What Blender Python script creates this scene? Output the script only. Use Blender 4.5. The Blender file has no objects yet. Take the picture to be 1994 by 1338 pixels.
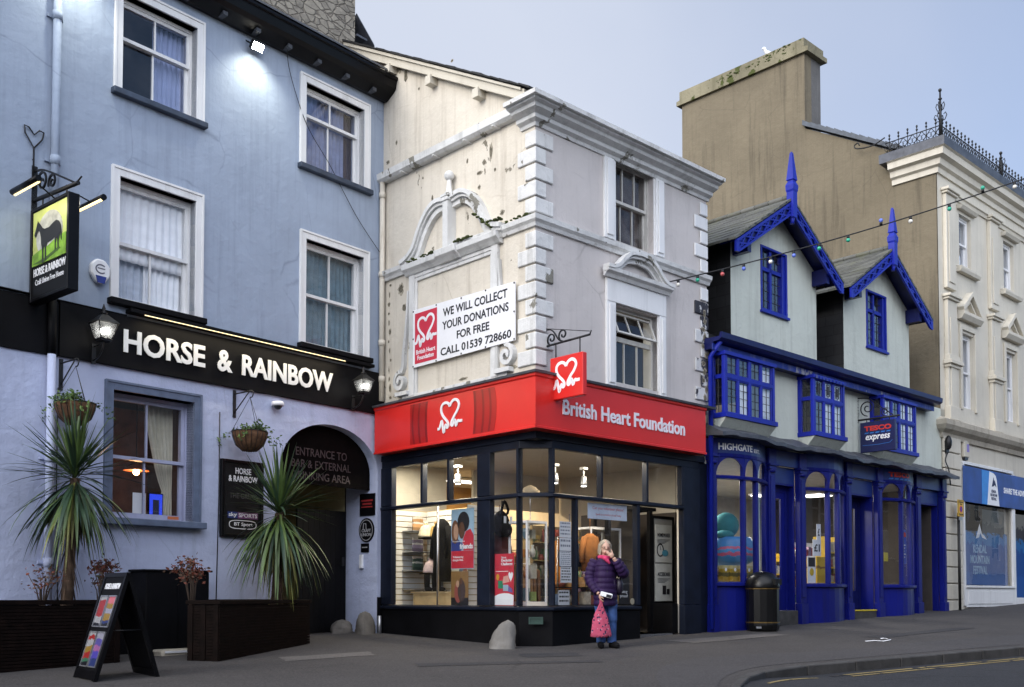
import bpy, bmesh, math, random
from math import sin, cos, pi, radians
from mathutils import Vector, Matrix

scene = bpy.context.scene
COL = scene.collection

# ------------------------------------------------------------------ camera
EYE = 1.457                      # eye height above the pavement at the camera
FPX, WPX, HPX = 1990.0, 1994.0, 1338.0
TILT = radians(2.2)
cam = bpy.data.cameras.new('camera')
cam.sensor_width = 36.0
cam.lens = 36.0 * FPX / WPX
cam.shift_y = (1160.0 - FPX * math.tan(TILT) - HPX / 2) / WPX
cam.clip_start, cam.clip_end = 0.1, 2000
camo = bpy.data.objects.new('camera', cam)
COL.objects.link(camo)
camo.location = (0, 0, EYE)
camo.rotation_euler = (pi / 2 + TILT, 0, 0)
scene.camera = camo

# ------------------------------------------------------------------ sky, sun, exposure
SUN_EL, SUN_AZ = radians(24), radians(228)      # azimuth clockwise from +Y: behind the camera, to the left
world = bpy.data.worlds.new('World')
scene.world = world
world.use_nodes = True
wn, wl = world.node_tree.nodes, world.node_tree.links
bg = wn['Background']
sky = wn.new('ShaderNodeTexSky')
sky.sky_type = 'NISHITA'
sky.sun_disc = False
sky.sun_elevation = SUN_EL
sky.sun_rotation = SUN_AZ
sky.air_density, sky.dust_density, sky.ozone_density = 1.0, 0.6, 2.0
# a thin high veil of cloud, palest towards the left, over the clear blue
tc = wn.new('ShaderNodeTexCoord')
dotn = wn.new('ShaderNodeVectorMath'); dotn.operation = 'DOT_PRODUCT'
wl.new(tc.outputs['Generated'], dotn.inputs[0]); dotn.inputs[1].default_value = (-.75, .45, .10)
cn = wn.new('ShaderNodeTexNoise'); cn.inputs['Scale'].default_value = 1.6; cn.inputs['Detail'].default_value = 5
wl.new(tc.outputs['Generated'], cn.inputs['Vector'])
cm = wn.new('ShaderNodeMath'); cm.operation = 'MULTIPLY_ADD'
wl.new(cn.outputs['Fac'], cm.inputs[0]); cm.inputs[1].default_value = .7; wl.new(dotn.outputs['Value'], cm.inputs[2])
vr = wn.new('ShaderNodeValToRGB')
vr.color_ramp.elements[0].position, vr.color_ramp.elements[0].color = .17, (.12, .12, .12, 1)
vr.color_ramp.elements[1].position, vr.color_ramp.elements[1].color = .90, (.96, .96, .96, 1)
wl.new(cm.outputs[0], vr.inputs[0])
veil = wn.new('ShaderNodeMix'); veil.data_type = 'RGBA'
clear = wn.new('ShaderNodeMix'); clear.data_type = 'RGBA'; clear.blend_type = 'MULTIPLY'; clear.inputs[0].default_value = 1
wl.new(sky.outputs[0], clear.inputs[6]); clear.inputs[7].default_value = (.34, .40, .48, 1)
wl.new(clear.outputs[2], veil.inputs[6])
veil.inputs[7].default_value = (1.92, 2.08, 2.46, 1)
bf = wn.new('ShaderNodeMapRange'); bf.inputs['From Min'].default_value, bf.inputs['From Max'].default_value = -.2, .5
mxn = wn.new('ShaderNodeMath'); mxn.operation = 'MAXIMUM'
wl.new(vr.outputs[0], mxn.inputs[0]); wl.new(bf.outputs[0], mxn.inputs[1]); wl.new(mxn.outputs[0], veil.inputs[0])
# the low sun stands behind the camera: that half of the sky is the bright one
bd = wn.new('ShaderNodeVectorMath'); bd.operation = 'DOT_PRODUCT'
wl.new(tc.outputs['Generated'], bd.inputs[0]); bd.inputs[1].default_value = (-.30, -.95, .05)
br = wn.new('ShaderNodeMapRange'); br.interpolation_type = 'SMOOTHSTEP'
br.inputs['From Min'].default_value, br.inputs['From Max'].default_value = -.25, .75
br.inputs['To Min'].default_value, br.inputs['To Max'].default_value = 1.0, 4.1
wl.new(bd.outputs['Value'], br.inputs['Value']); wl.new(bd.outputs['Value'], bf.inputs['Value'])
glow = wn.new('ShaderNodeVectorMath'); glow.operation = 'SCALE'
wl.new(veil.outputs[2], glow.inputs[0]); wl.new(br.outputs[0], glow.inputs['Scale'])
tint = wn.new('ShaderNodeMix'); tint.data_type = 'RGBA'; tint.blend_type = 'MULTIPLY'
wl.new(bf.outputs[0], tint.inputs[0]); wl.new(glow.outputs[0], tint.inputs[6]); tint.inputs[7].default_value = (1.0, .965, .91, 1)
wl.new(tint.outputs[2], bg.inputs[0])
bg.inputs[1].default_value = 0.15
sun = bpy.data.lights.new('sun', 'SUN')
sun.energy, sun.angle, sun.color = 0.8, radians(30), (1.0, 0.92, 0.80)
suno = bpy.data.objects.new('sun', sun)
COL.objects.link(suno)
sd = Vector((sin(SUN_AZ) * cos(SUN_EL), cos(SUN_AZ) * cos(SUN_EL), sin(SUN_EL)))
suno.rotation_euler = (-sd).to_track_quat('-Z', 'Y').to_euler()
scene.view_settings.view_transform = 'Standard'
scene.view_settings.look = 'None'
scene.view_settings.gamma = 1.0
scene.view_settings.exposure = 1.25
scene.render.engine = 'CYCLES'
scene.cycles.max_bounces = 8
scene.cycles.transparent_max_bounces = 16
scene.cycles.sample_clamp_indirect = 4.0
scene.cycles.caustics_reflective = False
scene.cycles.caustics_refractive = False
scene.cycles.use_denoising = True

random.seed(7)
rnd = random.uniform


def ground_z(y):
    """the street climbs away from the camera"""
    return 0.043 * max(-12.0, min(y, 60.0))


# ------------------------------------------------------------------ frames (a facade each): x along it, y into it, z up
def frame(ox, oy, ux, uy):
    a = math.atan2(uy, ux)
    return Matrix.Translation((ox, oy, 0)) @ Matrix.Rotation(a, 4, 'Z')


def sub(fr, x, y, ang=0.0):
    """a frame standing on another frame, turned by ang about the vertical"""
    return fr @ Matrix.Translation((x, y, 0)) @ Matrix.Rotation(ang, 4, 'Z')


WORLD = Matrix.Identity(4)
PUB = frame(-2.345, 18.367, .642, .767)          # x = 0 at its right end, negative to the left
LEFT = frame(.36, 15.5, .686, -.727)             # shop side wall: x = 0 at the corner, negative to the left
RIGHT = frame(.36, 15.5, .726, .687)             # shop front: x = 0 at the corner
ROW = frame(3.557, 18.525, .726, .687)           # blue shop: x = 0 at its left end
END = sub(ROW, 10.05, 0)                         # white house front
GAB = frame(*(END @ Vector((0, 0, 0))).xy, .686, -.727)   # its long side wall


# ------------------------------------------------------------------ objects
def tagit(o, label=None, cat=None, group=None, kind=None):
    if label: o['label'] = label
    if cat: o['category'] = cat
    if group: o['group'] = group
    if kind: o['kind'] = kind
    return o


def thing(name, label, cat, fr, loc=(0, 0, 0), group=None, rot=0.0):
    o = bpy.data.objects.new(name, None)
    o.empty_display_size = .2
    COL.objects.link(o)
    o.matrix_world = fr @ Matrix.Translation(loc) @ Matrix.Rotation(rot, 4, 'Z')
    o['org'] = [0.0, 0.0, 0.0] if rot else list(loc)
    return tagit(o, label, cat, group)


def copy_tree(o, parent=None):
    c = o.copy()
    COL.objects.link(c)
    if parent is not None:
        c.parent = parent
    for ch in list(o.children):
        copy_tree(ch, c)
    return c


class MB:
    """collects shapes in a facade frame; build() links them as ONE mesh object"""

    def __init__(s):
        s.v, s.f, s.mi, s.sm = [], [], [], []
        s.cur, s.smooth = 0, False

    def add(s, vs, fs, smooth=None):
        b = len(s.v)
        s.v += [tuple(p) for p in vs]
        for f in fs:
            s.f.append(tuple(b + i for i in f))
            s.mi.append(s.cur)
            s.sm.append(s.smooth if smooth is None else smooth)
        return s

    def mat(s, i):
        s.cur = i
        return s

    def box(s, x0, x1, y0, y1, z0, z1):
        vs = [(x, y, z) for z in (z0, z1) for y in (y0, y1) for x in (x0, x1)]
        return s.add(vs, [(0, 2, 3, 1), (4, 5, 7, 6), (0, 1, 5, 4), (2, 6, 7, 3), (0, 4, 6, 2), (1, 3, 7, 5)], False)

    def quad(s, a, b, c, d):
        return s.add([a, b, c, d], [(0, 1, 2, 3)], False)

    def prism(s, poly, y0, y1):
        """polygon in (x, z), anticlockwise seen from the front, between depths y0 < y1"""
        n = len(poly)
        vs = [(x, y0, z) for x, z in poly] + [(x, y1, z) for x, z in poly]
        fs = [tuple(range(n)), tuple(reversed(range(n, 2 * n)))]
        fs += [(i, i + n, (i + 1) % n + n, (i + 1) % n) for i in range(n)]
        return s.add(vs, fs, False)

    def prismx(s, poly, x0, x1):
        """polygon in (y, z) run along x: a moulding"""
        n = len(poly)
        vs = [(x0, y, z) for y, z in poly] + [(x1, y, z) for y, z in poly]
        fs = [tuple(range(n)), tuple(reversed(range(n, 2 * n)))]
        fs += [(i, i + n, (i + 1) % n + n, (i + 1) % n) for i in range(n)]
        return s.add(vs, fs, False)

    def prismz(s, poly, z0, z1):
        n = len(poly)
        vs = [(x, y, z0) for x, y in poly] + [(x, y, z1) for x, y in poly]
        fs = [tuple(reversed(range(n))), tuple(range(n, 2 * n))]
        fs += [(i, (i + 1) % n, (i + 1) % n + n, i + n) for i in range(n)]
        return s.add(vs, fs, False)

    def ribbon(s, pts, w, y0, y1, closed=False):
        """a band of half-width w (number or list) along points (x, z), between depths y0 and y1"""
        n = len(pts)
        P = [Vector(p) for p in pts]
        W = w if isinstance(w, (list, tuple)) else [w] * n
        lo, hi = [], []
        for i in range(n):
            a = P[i - 1] if (i > 0 or closed) else P[i]
            b = P[(i + 1) % n] if (i < n - 1 or closed) else P[i]
            d = (b - a)
            d = d.normalized() if d.length > 1e-9 else Vector((1, 0))
            nn = Vector((-d.y, d.x))
            lo.append(P[i] - nn * W[i]); hi.append(P[i] + nn * W[i])
        vs = [(p.x, y0, p.y) for p in lo] + [(p.x, y0, p.y) for p in hi] + [(p.x, y1, p.y) for p in lo] + [(p.x, y1, p.y) for p in hi]
        fs = []
        for i in range(n if closed else n - 1):
            j = (i + 1) % n
            fs += [(i, j, n + j, n + i), (2 * n + i, 3 * n + i, 3 * n + j, 2 * n + j),
                   (n + i, n + j, 3 * n + j, 3 * n + i), (i, 2 * n + i, 2 * n + j, j)]
        if not closed:
            fs += [(0, n, 3 * n, 2 * n), (n - 1, 3 * n - 1, 4 * n - 1, 2 * n - 1)]
        return s.add(vs, fs, False)

    def tube(s, pts, r, n=8, caps=True, flat=1.0):
        """round bar along 3-D points; r a number or a list"""
        P = [Vector(p) for p in pts]
        m = len(P)
        Rr = r if isinstance(r, (list, tuple)) else [r] * m
        vs, up = [], None
        for i in range(m):
            d = (P[min(i + 1, m - 1)] - P[max(i - 1, 0)])
            d = d.normalized() if d.length > 1e-9 else Vector((0, 0, 1))
            if up is None:
                up = d.orthogonal().normalized()
            up = (up - d * up.dot(d))
            up = up.normalized() if up.length > 1e-6 else d.orthogonal().normalized()
            sd_ = d.cross(up)
            for k in range(n):
                t = 2 * pi * k / n
                vs.append(P[i] + (up * cos(t) + sd_ * sin(t) * flat) * Rr[i])
        fs = [(i * n + k, i * n + (k + 1) % n, (i + 1) * n + (k + 1) % n, (i + 1) * n + k) for i in range(m - 1) for k in range(n)]
        s.add(vs, fs, True)
        if caps:
            b = len(s.v) - len(vs)
            for idx in (tuple(reversed(range(n))), tuple((m - 1) * n + k for k in range(n))):
                s.f.append(tuple(b + i for i in idx)); s.mi.append(s.cur); s.sm.append(False)
        return s

    def lathe(s, prof, cx, cy, n=20, smooth=True, ax='z'):
        """profile of (radius, height) turned about a vertical line (or about y when ax = 'y': cy is then z)"""
        vs = []
        for r, h in prof:
            for k in range(n):
                t = 2 * pi * k / n
                vs.append((cx + r * cos(t), cy + r * sin(t), h) if ax == 'z' else (cx + r * cos(t), h, cy + r * sin(t)))
        m = len(prof)
        fs = [(i * n + k, i * n + (k + 1) % n, (i + 1) * n + (k + 1) % n, (i + 1) * n + k) for i in range(m - 1) for k in range(n)]
        s.add(vs, fs, smooth)
        b = len(s.v) - len(vs)
        for idx in (tuple(reversed(range(n))), tuple((m - 1) * n + k for k in range(n))):
            s.f.append(tuple(b + i for i in idx)); s.mi.append(s.cur); s.sm.append(False)
        return s

    def ball(s, c, r, n=12, m=8, sx=1, sy=1, sz=1):
        vs = [(c[0], c[1], c[2] - r * sz)]
        for i in range(1, m):
            p = -pi / 2 + pi * i / m
            vs += [(c[0] + r * sx * cos(p) * cos(2 * pi * k / n), c[1] + r * sy * cos(p) * sin(2 * pi * k / n), c[2] + r * sz * sin(p)) for k in range(n)]
        vs.append((c[0], c[1], c[2] + r * sz))
        fs = [(0, 1 + (k + 1) % n, 1 + k) for k in range(n)]
        for i in range(m - 2):
            fs += [(1 + i * n + k, 1 + i * n + (k + 1) % n, 1 + (i + 1) * n + (k + 1) % n, 1 + (i + 1) * n + k) for k in range(n)]
        l = len(vs) - 1
        fs += [(l, 1 + (m - 2) * n + k, 1 + (m - 2) * n + (k + 1) % n) for k in range(n)]
        return s.add(vs, fs, True)

    def wall(s, x0, x1, z0, z1, holes, y=0.0, reveal=0.0, nx=1.2, nz=1.2):
        """flat wall with rectangular holes (a, b, c, d) and, when asked, their reveals"""
        xs, zs = {x0, x1}, {z0, z1}
        for a, b, c, d in holes:
            xs |= {a, b}; zs |= {c, d}
        xs, zs = sorted(x for x in xs if x0 <= x <= x1), sorted(z for z in zs if z0 <= z <= z1)
        for i in range(len(xs) - 1):
            for j in range(len(zs) - 1):
                mx, mz = (xs[i] + xs[i + 1]) / 2, (zs[j] + zs[j + 1]) / 2
                if any(a < mx < b and c < mz < d for a, b, c, d in holes):
                    continue
                s.quad((xs[i], y, zs[j]), (xs[i + 1], y, zs[j]), (xs[i + 1], y, zs[j + 1]), (xs[i], y, zs[j + 1]))
        if reveal:
            for a, b, c, d in holes:
                r = y + reveal
                s.quad((a, y, c), (a, r, c), (a, r, d), (a, y, d)); s.quad((b, y, c), (b, y, d), (b, r, d), (b, r, c))
                s.quad((a, y, d), (a, r, d), (b, r, d), (b, y, d)); s.quad((a, y, c), (b, y, c), (b, r, c), (a, r, c))
        return s

    def ring(s, x0, x1, z0, z1, w, y0, y1, wb=None, wt=None):
        """a rectangular frame butted at its corners"""
        wb = w if wb is None else wb
        wt = w if wt is None else wt
        s.box(x0, x0 + w, y0, y1, z0, z1); s.box(x1 - w, x1, y0, y1, z0, z1)
        if wb: s.box(x0 + w, x1 - w, y0, y1, z0, z0 + wb)
        if wt: s.box(x0 + w, x1 - w, y0, y1, z1 - wt, z1)
        return s

    def move(s, a, b, start=0):
        """re-express the shapes of frame a in frame b"""
        return s.xform(b.inverted() @ a, start)

    def sweep(s, prof, path):
        """closed profile (out, z) carried along a plan path (x, y), mitred; out is to the right-hand side of travel"""
        n, m = len(prof), len(path)
        N = []
        for i in range(m - 1):
            d = (Vector(path[i + 1]) - Vector(path[i])).normalized()
            N.append(Vector((d.y, -d.x)))
        vs = []
        for i in range(m):
            a, b_ = N[max(i - 1, 0)], N[min(i, m - 2)]
            k = (a + b_) / (1 + a.dot(b_))
            vs += [(path[i][0] + k.x * o, path[i][1] + k.y * o, z) for o, z in prof]
        fs = [(i * n + k, i * n + (k + 1) % n, (i + 1) * n + (k + 1) % n, (i + 1) * n + k) for i in range(m - 1) for k in range(n)]
        fs += [tuple(range(n)), tuple(reversed(range((m - 1) * n, m * n)))]
        return s.add(vs, fs, False)

    def seg(s, P, Q, t0, t1, z0, z1):
        """upright slab over the plan line P-Q, from offset t0 to t1 to its left"""
        P, Q = Vector(P), Vector(Q)
        d = (Q - P).normalized()
        k = Vector((-d.y, d.x))
        poly = [P + k * t0, Q + k * t0, Q + k * t1, P + k * t1]
        return s.prismz([tuple(p) for p in poly], z0, z1)

    def text(s, body, x0, x1, z0, z1, y, depth=.004, bold=0.0, shear=0.0, space=1.0, keep=False, font=None):
        """raised lettering fitted into the box (x0..x1, z0..z1), its face at y, standing out by depth"""
        cu = bpy.data.curves.new('lettering', 'FONT')
        cu.body = body
        cu.size = 1.0
        cu.offset = bold
        cu.shear = shear
        cu.space_character = space
        cu.space_line = .95
        cu.align_x = 'CENTER'
        cu.resolution_u = 3
        cu.extrude = .5
        to = bpy.data.objects.new('lettering', cu)
        COL.objects.link(to)
        dg = bpy.context.evaluated_depsgraph_get()
        me = bpy.data.meshes.new_from_object(to.evaluated_get(dg))
        vs = [v.co.copy() for v in me.vertices]
        fs = [tuple(p.vertices) for p in me.polygons]
        bpy.data.objects.remove(to); bpy.data.meshes.remove(me); bpy.data.curves.remove(cu)
        if not vs:
            return s
        ax, bx = min(v.x for v in vs), max(v.x for v in vs)
        ay, by = min(v.y for v in vs), max(v.y for v in vs)
        kx, kz = (x1 - x0) / (bx - ax), (z1 - z0) / (by - ay)
        if keep:
            kx = kz = min(kx, kz)
        mx, mz = (x0 + x1) / 2, (z0 + z1) / 2
        out = [(mx + (v.x - (ax + bx) / 2) * kx, y + (depth if v.z < 0 else 0), mz + (v.y - (ay + by) / 2) * kz) for v in vs]
        return s.add(out, fs, False)

    def xform(s, M, start=0):
        s.v = s.v[:start] + [tuple(M @ Vector(p)) for p in s.v[start:]]
        return s

    def build(s, name, mats, parent=None, fr=None, loc=(0, 0, 0), bevel=0.0, label=None, cat=None, group=None, kind=None):
        mats = mats if isinstance(mats, (list, tuple)) else [mats]
        org = Vector(loc)
        root = parent
        while root is not None and 'org' not in root:
            root = root.parent
        if root is not None:
            org = Vector(root['org'])
        me = bpy.data.meshes.new(name)
        me.from_pydata([tuple(Vector(p) - org) for p in s.v], [], s.f)
        for m in mats:
            me.materials.append(m)
        me.polygons.foreach_set('material_index', [min(i, len(mats) - 1) for i in s.mi])
        me.polygons.foreach_set('use_smooth', s.sm)
        me.validate(); me.update()
        bm = bmesh.new(); bm.from_mesh(me)
        bmesh.ops.recalc_face_normals(bm, faces=bm.faces)
        bm.to_mesh(me); bm.free()
        o = bpy.data.objects.new(name, me)
        COL.objects.link(o)
        if parent is not None:
            o.parent = parent
        else:
            o.matrix_world = (fr or WORLD) @ Matrix.Translation(loc)
        if bevel:
            b = o.modifiers.new('bevel', 'BEVEL')
            b.width, b.segments, b.limit_method = bevel, 1, 'ANGLE'
        return tagit(o, label, cat, group, kind)


def smooth_path(pts, per=8):
    """Catmull-Rom through 2-D or 3-D points"""
    P = [Vector(p) for p in pts]
    P = [P[0] * 2 - P[1]] + P + [P[-1] * 2 - P[-2]]
    out = []
    for i in range(1, len(P) - 2):
        for k in range(per):
            t = k / per
            a, b, c, d = P[i - 1], P[i], P[i + 1], P[i + 2]
            out.append(tuple(.5 * ((2 * b) + (c - a) * t + (2 * a - 5 * b + 4 * c - d) * t * t + (3 * b - a - 3 * c + d) * t ** 3)))
    out.append(tuple(P[-2]))
    return out


def spiral(cx, cz, r0, r1, a0, turns, n=28):
    return [(cx + (r0 + (r1 - r0) * i / n) * cos(a0 + turns * 2 * pi * i / n), cz + (r0 + (r1 - r0) * i / n) * sin(a0 + turns * 2 * pi * i / n)) for i in range(n + 1)]


# ------------------------------------------------------------------ materials
class NT:
    def __init__(s, name):
        s.m = bpy.data.materials.new(name)
        s.m.use_nodes = True
        s.t = s.m.node_tree
        s.p = s.t.nodes['Principled BSDF']
        s.out = s.t.nodes['Material Output']
        s.co = None

    def n(s, kind, **kw):
        x = s.t.nodes.new('ShaderNode' + kind)
        for k, v in kw.items():
            setattr(x, k, v)
        return x

    def l(s, a, b):
        s.t.links.new(a, b)

    def coord(s, sx=1, sy=1, sz=1):
        if s.co is None:
            s.co = s.n('TexCoord').outputs['Object']
        mp = s.n('Mapping')
        mp.inputs['Scale'].default_value = (sx, sy, sz)
        s.l(s.co, mp.inputs[0])
        return mp.outputs[0]

    def noise(s, scale, detail=4, rough=.55, st=(1, 1, 1), dist=0):
        x = s.n('TexNoise')
        x.inputs['Scale'].default_value = scale
        x.inputs['Detail'].default_value = detail
        x.inputs['Roughness'].default_value = rough
        x.inputs['Distortion'].default_value = dist
        s.l(s.coord(*st), x.inputs['Vector'])
        return x.outputs['Fac']

    def ramp(s, fac, stops, interp='LINEAR'):
        r = s.n('ValToRGB')
        r.color_ramp.interpolation = interp
        e = r.color_ramp.elements
        while len(e) < len(stops):
            e.new(.5)
        for el, (p, c) in zip(e, stops):
            el.position = p
            el.color = (*c, 1) if isinstance(c, (tuple, list)) else (c, c, c, 1)
        s.l(fac, r.inputs[0])
        return r.outputs[0]

    def mix(s, fac, a, b, mode='MIX'):
        x = s.n('Mix', data_type='RGBA', blend_type=mode)
        for sock, v in ((0, fac), (6, a), (7, b)):
            if isinstance(v, (int, float)):
                x.inputs[sock].default_value = v
            elif isinstance(v, (tuple, list)):
                x.inputs[sock].default_value = (*v, 1)
            else:
                s.l(v, x.inputs[sock])
        return x.outputs[2]

    def math(s, op, a, b=0.0):
        x = s.n('Math', operation=op)
        for i, v in enumerate((a, b)):
            if isinstance(v, (int, float)):
                x.inputs[i].default_value = v
            else:
                s.l(v, x.inputs[i])
        return x.outputs[0]

    def bump(s, h, strength=.2, dist=.01, after=None):
        b = s.n('Bump')
        b.inputs['Strength'].default_value = strength
        b.inputs['Distance'].default_value = dist
        s.l(h, b.inputs['Height'])
        if after is not None:
            s.l(after, b.inputs['Normal'])
        s.l(b.outputs[0], s.p.inputs['Normal'])
        return b.outputs[0]

    def color(s, c):
        if isinstance(c, (tuple, list)):
            s.p.inputs['Base Color'].default_value = (*c, 1)
        else:
            s.l(c, s.p.inputs['Base Color'])
        return s

    def set(s, rough=.6, metal=0.0, spec=.5):
        s.p.inputs['Roughness'].default_value = rough
        s.p.inputs['Metallic'].default_value = metal
        s.p.inputs['Specular IOR Level'].default_value = spec
        return s


def sc(c, k):
    return tuple(min(1, x * k) for x in c)


def flat(name, c, rough=.6, metal=0.0, var=.12, scale=6, bump=.05, spec=.5):
    t = NT(name).set(rough, metal, spec)
    f = t.noise(scale, 5)
    t.color(t.mix(t.ramp(f, [(.3, 0.), (.7, 1.)]), sc(c, 1 - var), sc(c, 1 + var)))
    if bump:
        t.bump(t.noise(scale * 9, 3), bump, .004)
    return t.m


def paint(name, c, dirt=(.06, .055, .05), streak=.35, blot=.15, rough=.75, bump=.35, peel=0.0, peelcol=(.16, .14, .12), cracks=0.0, wear=0.0):
    """weathered masonry paint: broad blotches, rain streaks, hair cracks, flaked patches"""
    t = NT(name).set(rough, 0, .3)
    col = t.mix(t.ramp(t.noise(.7, 6, .6), [(.3, 0.), (.7, 1.)]), sc(c, 1 - blot), sc(c, 1 + blot))
    st = t.ramp(t.noise(1.0, 6, .65, (5, 5, .35)), [(.52, 0.), (.8, streak)])
    col = t.mix(st, col, dirt)
    st2 = t.ramp(t.noise(1.0, 5, .6, (14, 14, .5)), [(.55, 0.), (.85, streak * .6)])
    col = t.mix(st2, col, sc(c, .5))
    pt = t.ramp(t.noise(.45, 3, .5), [(.50, 0.), (.53, .14)])
    col = t.mix(pt, col, sc(c, 1.2))
    sp = t.ramp(t.noise(14, 6, .7), [(.64, 0.), (.76, .4 + wear)])
    col = t.mix(sp, col, sc(dirt, 1.6))
    h = t.math('ADD', t.noise(5, 7, .62), t.math('MULTIPLY', t.noise(1.1, 4, .6), 1.5))
    nrm = t.bump(h, min(1, bump * 1.5), .03)
    nrm = t.bump(t.noise(60, 3, .6), min(1, bump * .7), .004, nrm)
    if cracks:
        v = t.n('TexVoronoi', feature='DISTANCE_TO_EDGE')
        v.inputs['Scale'].default_value = .55
        wv = t.n('Mix', data_type='VECTOR')
        wv.inputs[0].default_value = .12
        nz = t.n('TexNoise'); nz.inputs['Scale'].default_value = 2.5; nz.inputs['Detail'].default_value = 6
        t.l(t.coord(), nz.inputs['Vector'])
        t.l(t.coord(), wv.inputs[4]); t.l(nz.outputs['Color'], wv.inputs[5])
        t.l(wv.outputs[1], v.inputs['Vector'])
        ck = t.math('MULTIPLY', t.ramp(v.outputs[0], [(0., 1.), (.006, 0.)]), t.ramp(t.noise(.9, 3), [(.47, 0.), (.6, cracks)]))
        col = t.mix(ck, col, sc(dirt, 1.3))
    if peel:
        pf = t.ramp(t.noise(1.9, 8, .62, (1.2, 1.2, .8)), [(.70 - peel, 0.), (.705 - peel, 1.)])
        col = t.mix(pf, col, t.mix(t.noise(18, 4), sc(peelcol, .6), sc(peelcol, 1.5)))
        nrm = t.bump(t.math('SUBTRACT', 1.0, pf), .6, .012, nrm)
    t.color(col)
    return t.m


def emit(name, c, k):
    t = NT(name)
    t.p.inputs['Base Color'].default_value = (*c, 1)
    t.p.inputs['Emission Color'].default_value = (*c, 1)
    t.p.inputs['Emission Strength'].default_value = k
    return t.m


def glass(name, tint=(.9, .93, .95), refl=1.0, wavy=.02, dirt=.06):
    t = NT(name)
    tr, gl, mx, fr = t.n('BsdfTransparent'), t.n('BsdfGlossy'), t.n('MixShader'), t.n('Fresnel')
    tr.inputs[0].default_value = (*tint, 1)
    gl.inputs['Roughness'].default_value = .01
    bk = t.n('NewGeometry').outputs['Backfacing']          # a pane reflects the same from both sides
    t.l(t.math('ADD', 1.55, t.math('MULTIPLY', bk, 1 / 1.55 - 1.55)), fr.inputs['IOR'])
    b = t.n('Bump')
    b.inputs['Strength'].default_value = wavy; b.inputs['Distance'].default_value = .1
    t.l(t.noise(1.3, 2), b.inputs['Height'])
    t.l(b.outputs[0], gl.inputs['Normal'])
    k = t.math('MULTIPLY', fr.outputs[0], refl)
    t.l(k, mx.inputs[0]); t.l(tr.outputs[0], mx.inputs[1]); t.l(gl.outputs[0], mx.inputs[2])
    df, m2 = t.n('BsdfDiffuse'), t.n('MixShader')
    df.inputs[0].default_value = (.5, .5, .5, 1)
    t.l(t.ramp(t.noise(3, 6, .7), [(.4, 0.), (.9, dirt)]), m2.inputs[0])
    t.l(mx.outputs[0], m2.inputs[1]); t.l(df.outputs[0], m2.inputs[2])
    t.l(m2.outputs[0], t.out.inputs[0])
    return t.m


def rubble(name, a=(.21, .185, .15), b=(.10, .09, .08), mortar=(.16, .14, .12), scale=4.5, st=(1, 1, 1.5)):
    t = NT(name).set(.9, 0, .2)
    nz = t.n('TexNoise'); nz.inputs['Scale'].default_value = 3; nz.inputs['Detail'].default_value = 4
    t.l(t.coord(), nz.inputs['Vector'])
    wv = t.n('Mix', data_type='VECTOR'); wv.inputs[0].default_value = .12
    t.l(t.coord(*st), wv.inputs[4]); t.l(nz.outputs['Color'], wv.inputs[5])
    v = t.n('TexVoronoi'); v.inputs['Scale'].default_value = scale
    e = t.n('TexVoronoi', feature='DISTANCE_TO_EDGE'); e.inputs['Scale'].default_value = scale
    t.l(wv.outputs[1], v.inputs['Vector']); t.l(wv.outputs[1], e.inputs['Vector'])
    sp = t.n('SeparateColor'); t.l(v.outputs['Color'], sp.inputs[0])
    col = t.mix(sp.outputs[0], a, b)
    col = t.mix(t.ramp(t.noise(9, 6, .7), [(.4, 0.), (.75, .6)]), col, sc(a, 1.35))
    ed = t.ramp(e.outputs[0], [(0., 0.), (.09, 1.)])
    col = t.mix(ed, mortar, col)
    t.color(col)
    t.bump(t.math('ADD', ed, t.math('MULTIPLY', t.noise(22, 5), .4)), .8, .03)
    return t.m


def slate(name, c=(.06, .062, .07), rows=5.0, bx=3.0, moss=.0):
    """slate courses: brick pattern on (x, z) of the object"""
    t = NT(name).set(.6, 0, .4)
    sepa = t.n('SeparateXYZ'); t.l(t.coord(), sepa.inputs[0])
    comb = t.n('CombineXYZ')
    t.l(t.math('ADD', sepa.outputs[0], sepa.outputs[1]), comb.inputs[0]); t.l(sepa.outputs[2], comb.inputs[1])
    br = t.n('TexBrick')
    br.inputs['Scale'].default_value = 1.0
    br.inputs['Brick Width'].default_value = 1 / bx
    br.inputs['Row Height'].default_value = 1 / rows
    br.inputs['Mortar Size'].default_value = .008
    br.inputs['Color1'].default_value = (*sc(c, .7), 1); br.inputs['Color2'].default_value = (*sc(c, 1.5), 1)
    br.inputs['Mortar'].default_value = (*sc(c, .2), 1)
    t.l(comb.outputs[0], br.inputs['Vector'])
    col = t.mix(t.ramp(t.noise(7, 6, .7), [(.4, 0.), (.8, .6)]), br.outputs[0], sc(c, 1.8))
    if moss:
        col = t.mix(t.ramp(t.noise(3, 6, .7), [(.5, 0.), (.7, moss)]), col, (.11, .115, .05))
    t.color(col)
    t.bump(br.outputs['Fac'], -.6, .02)
    return t.m


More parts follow.
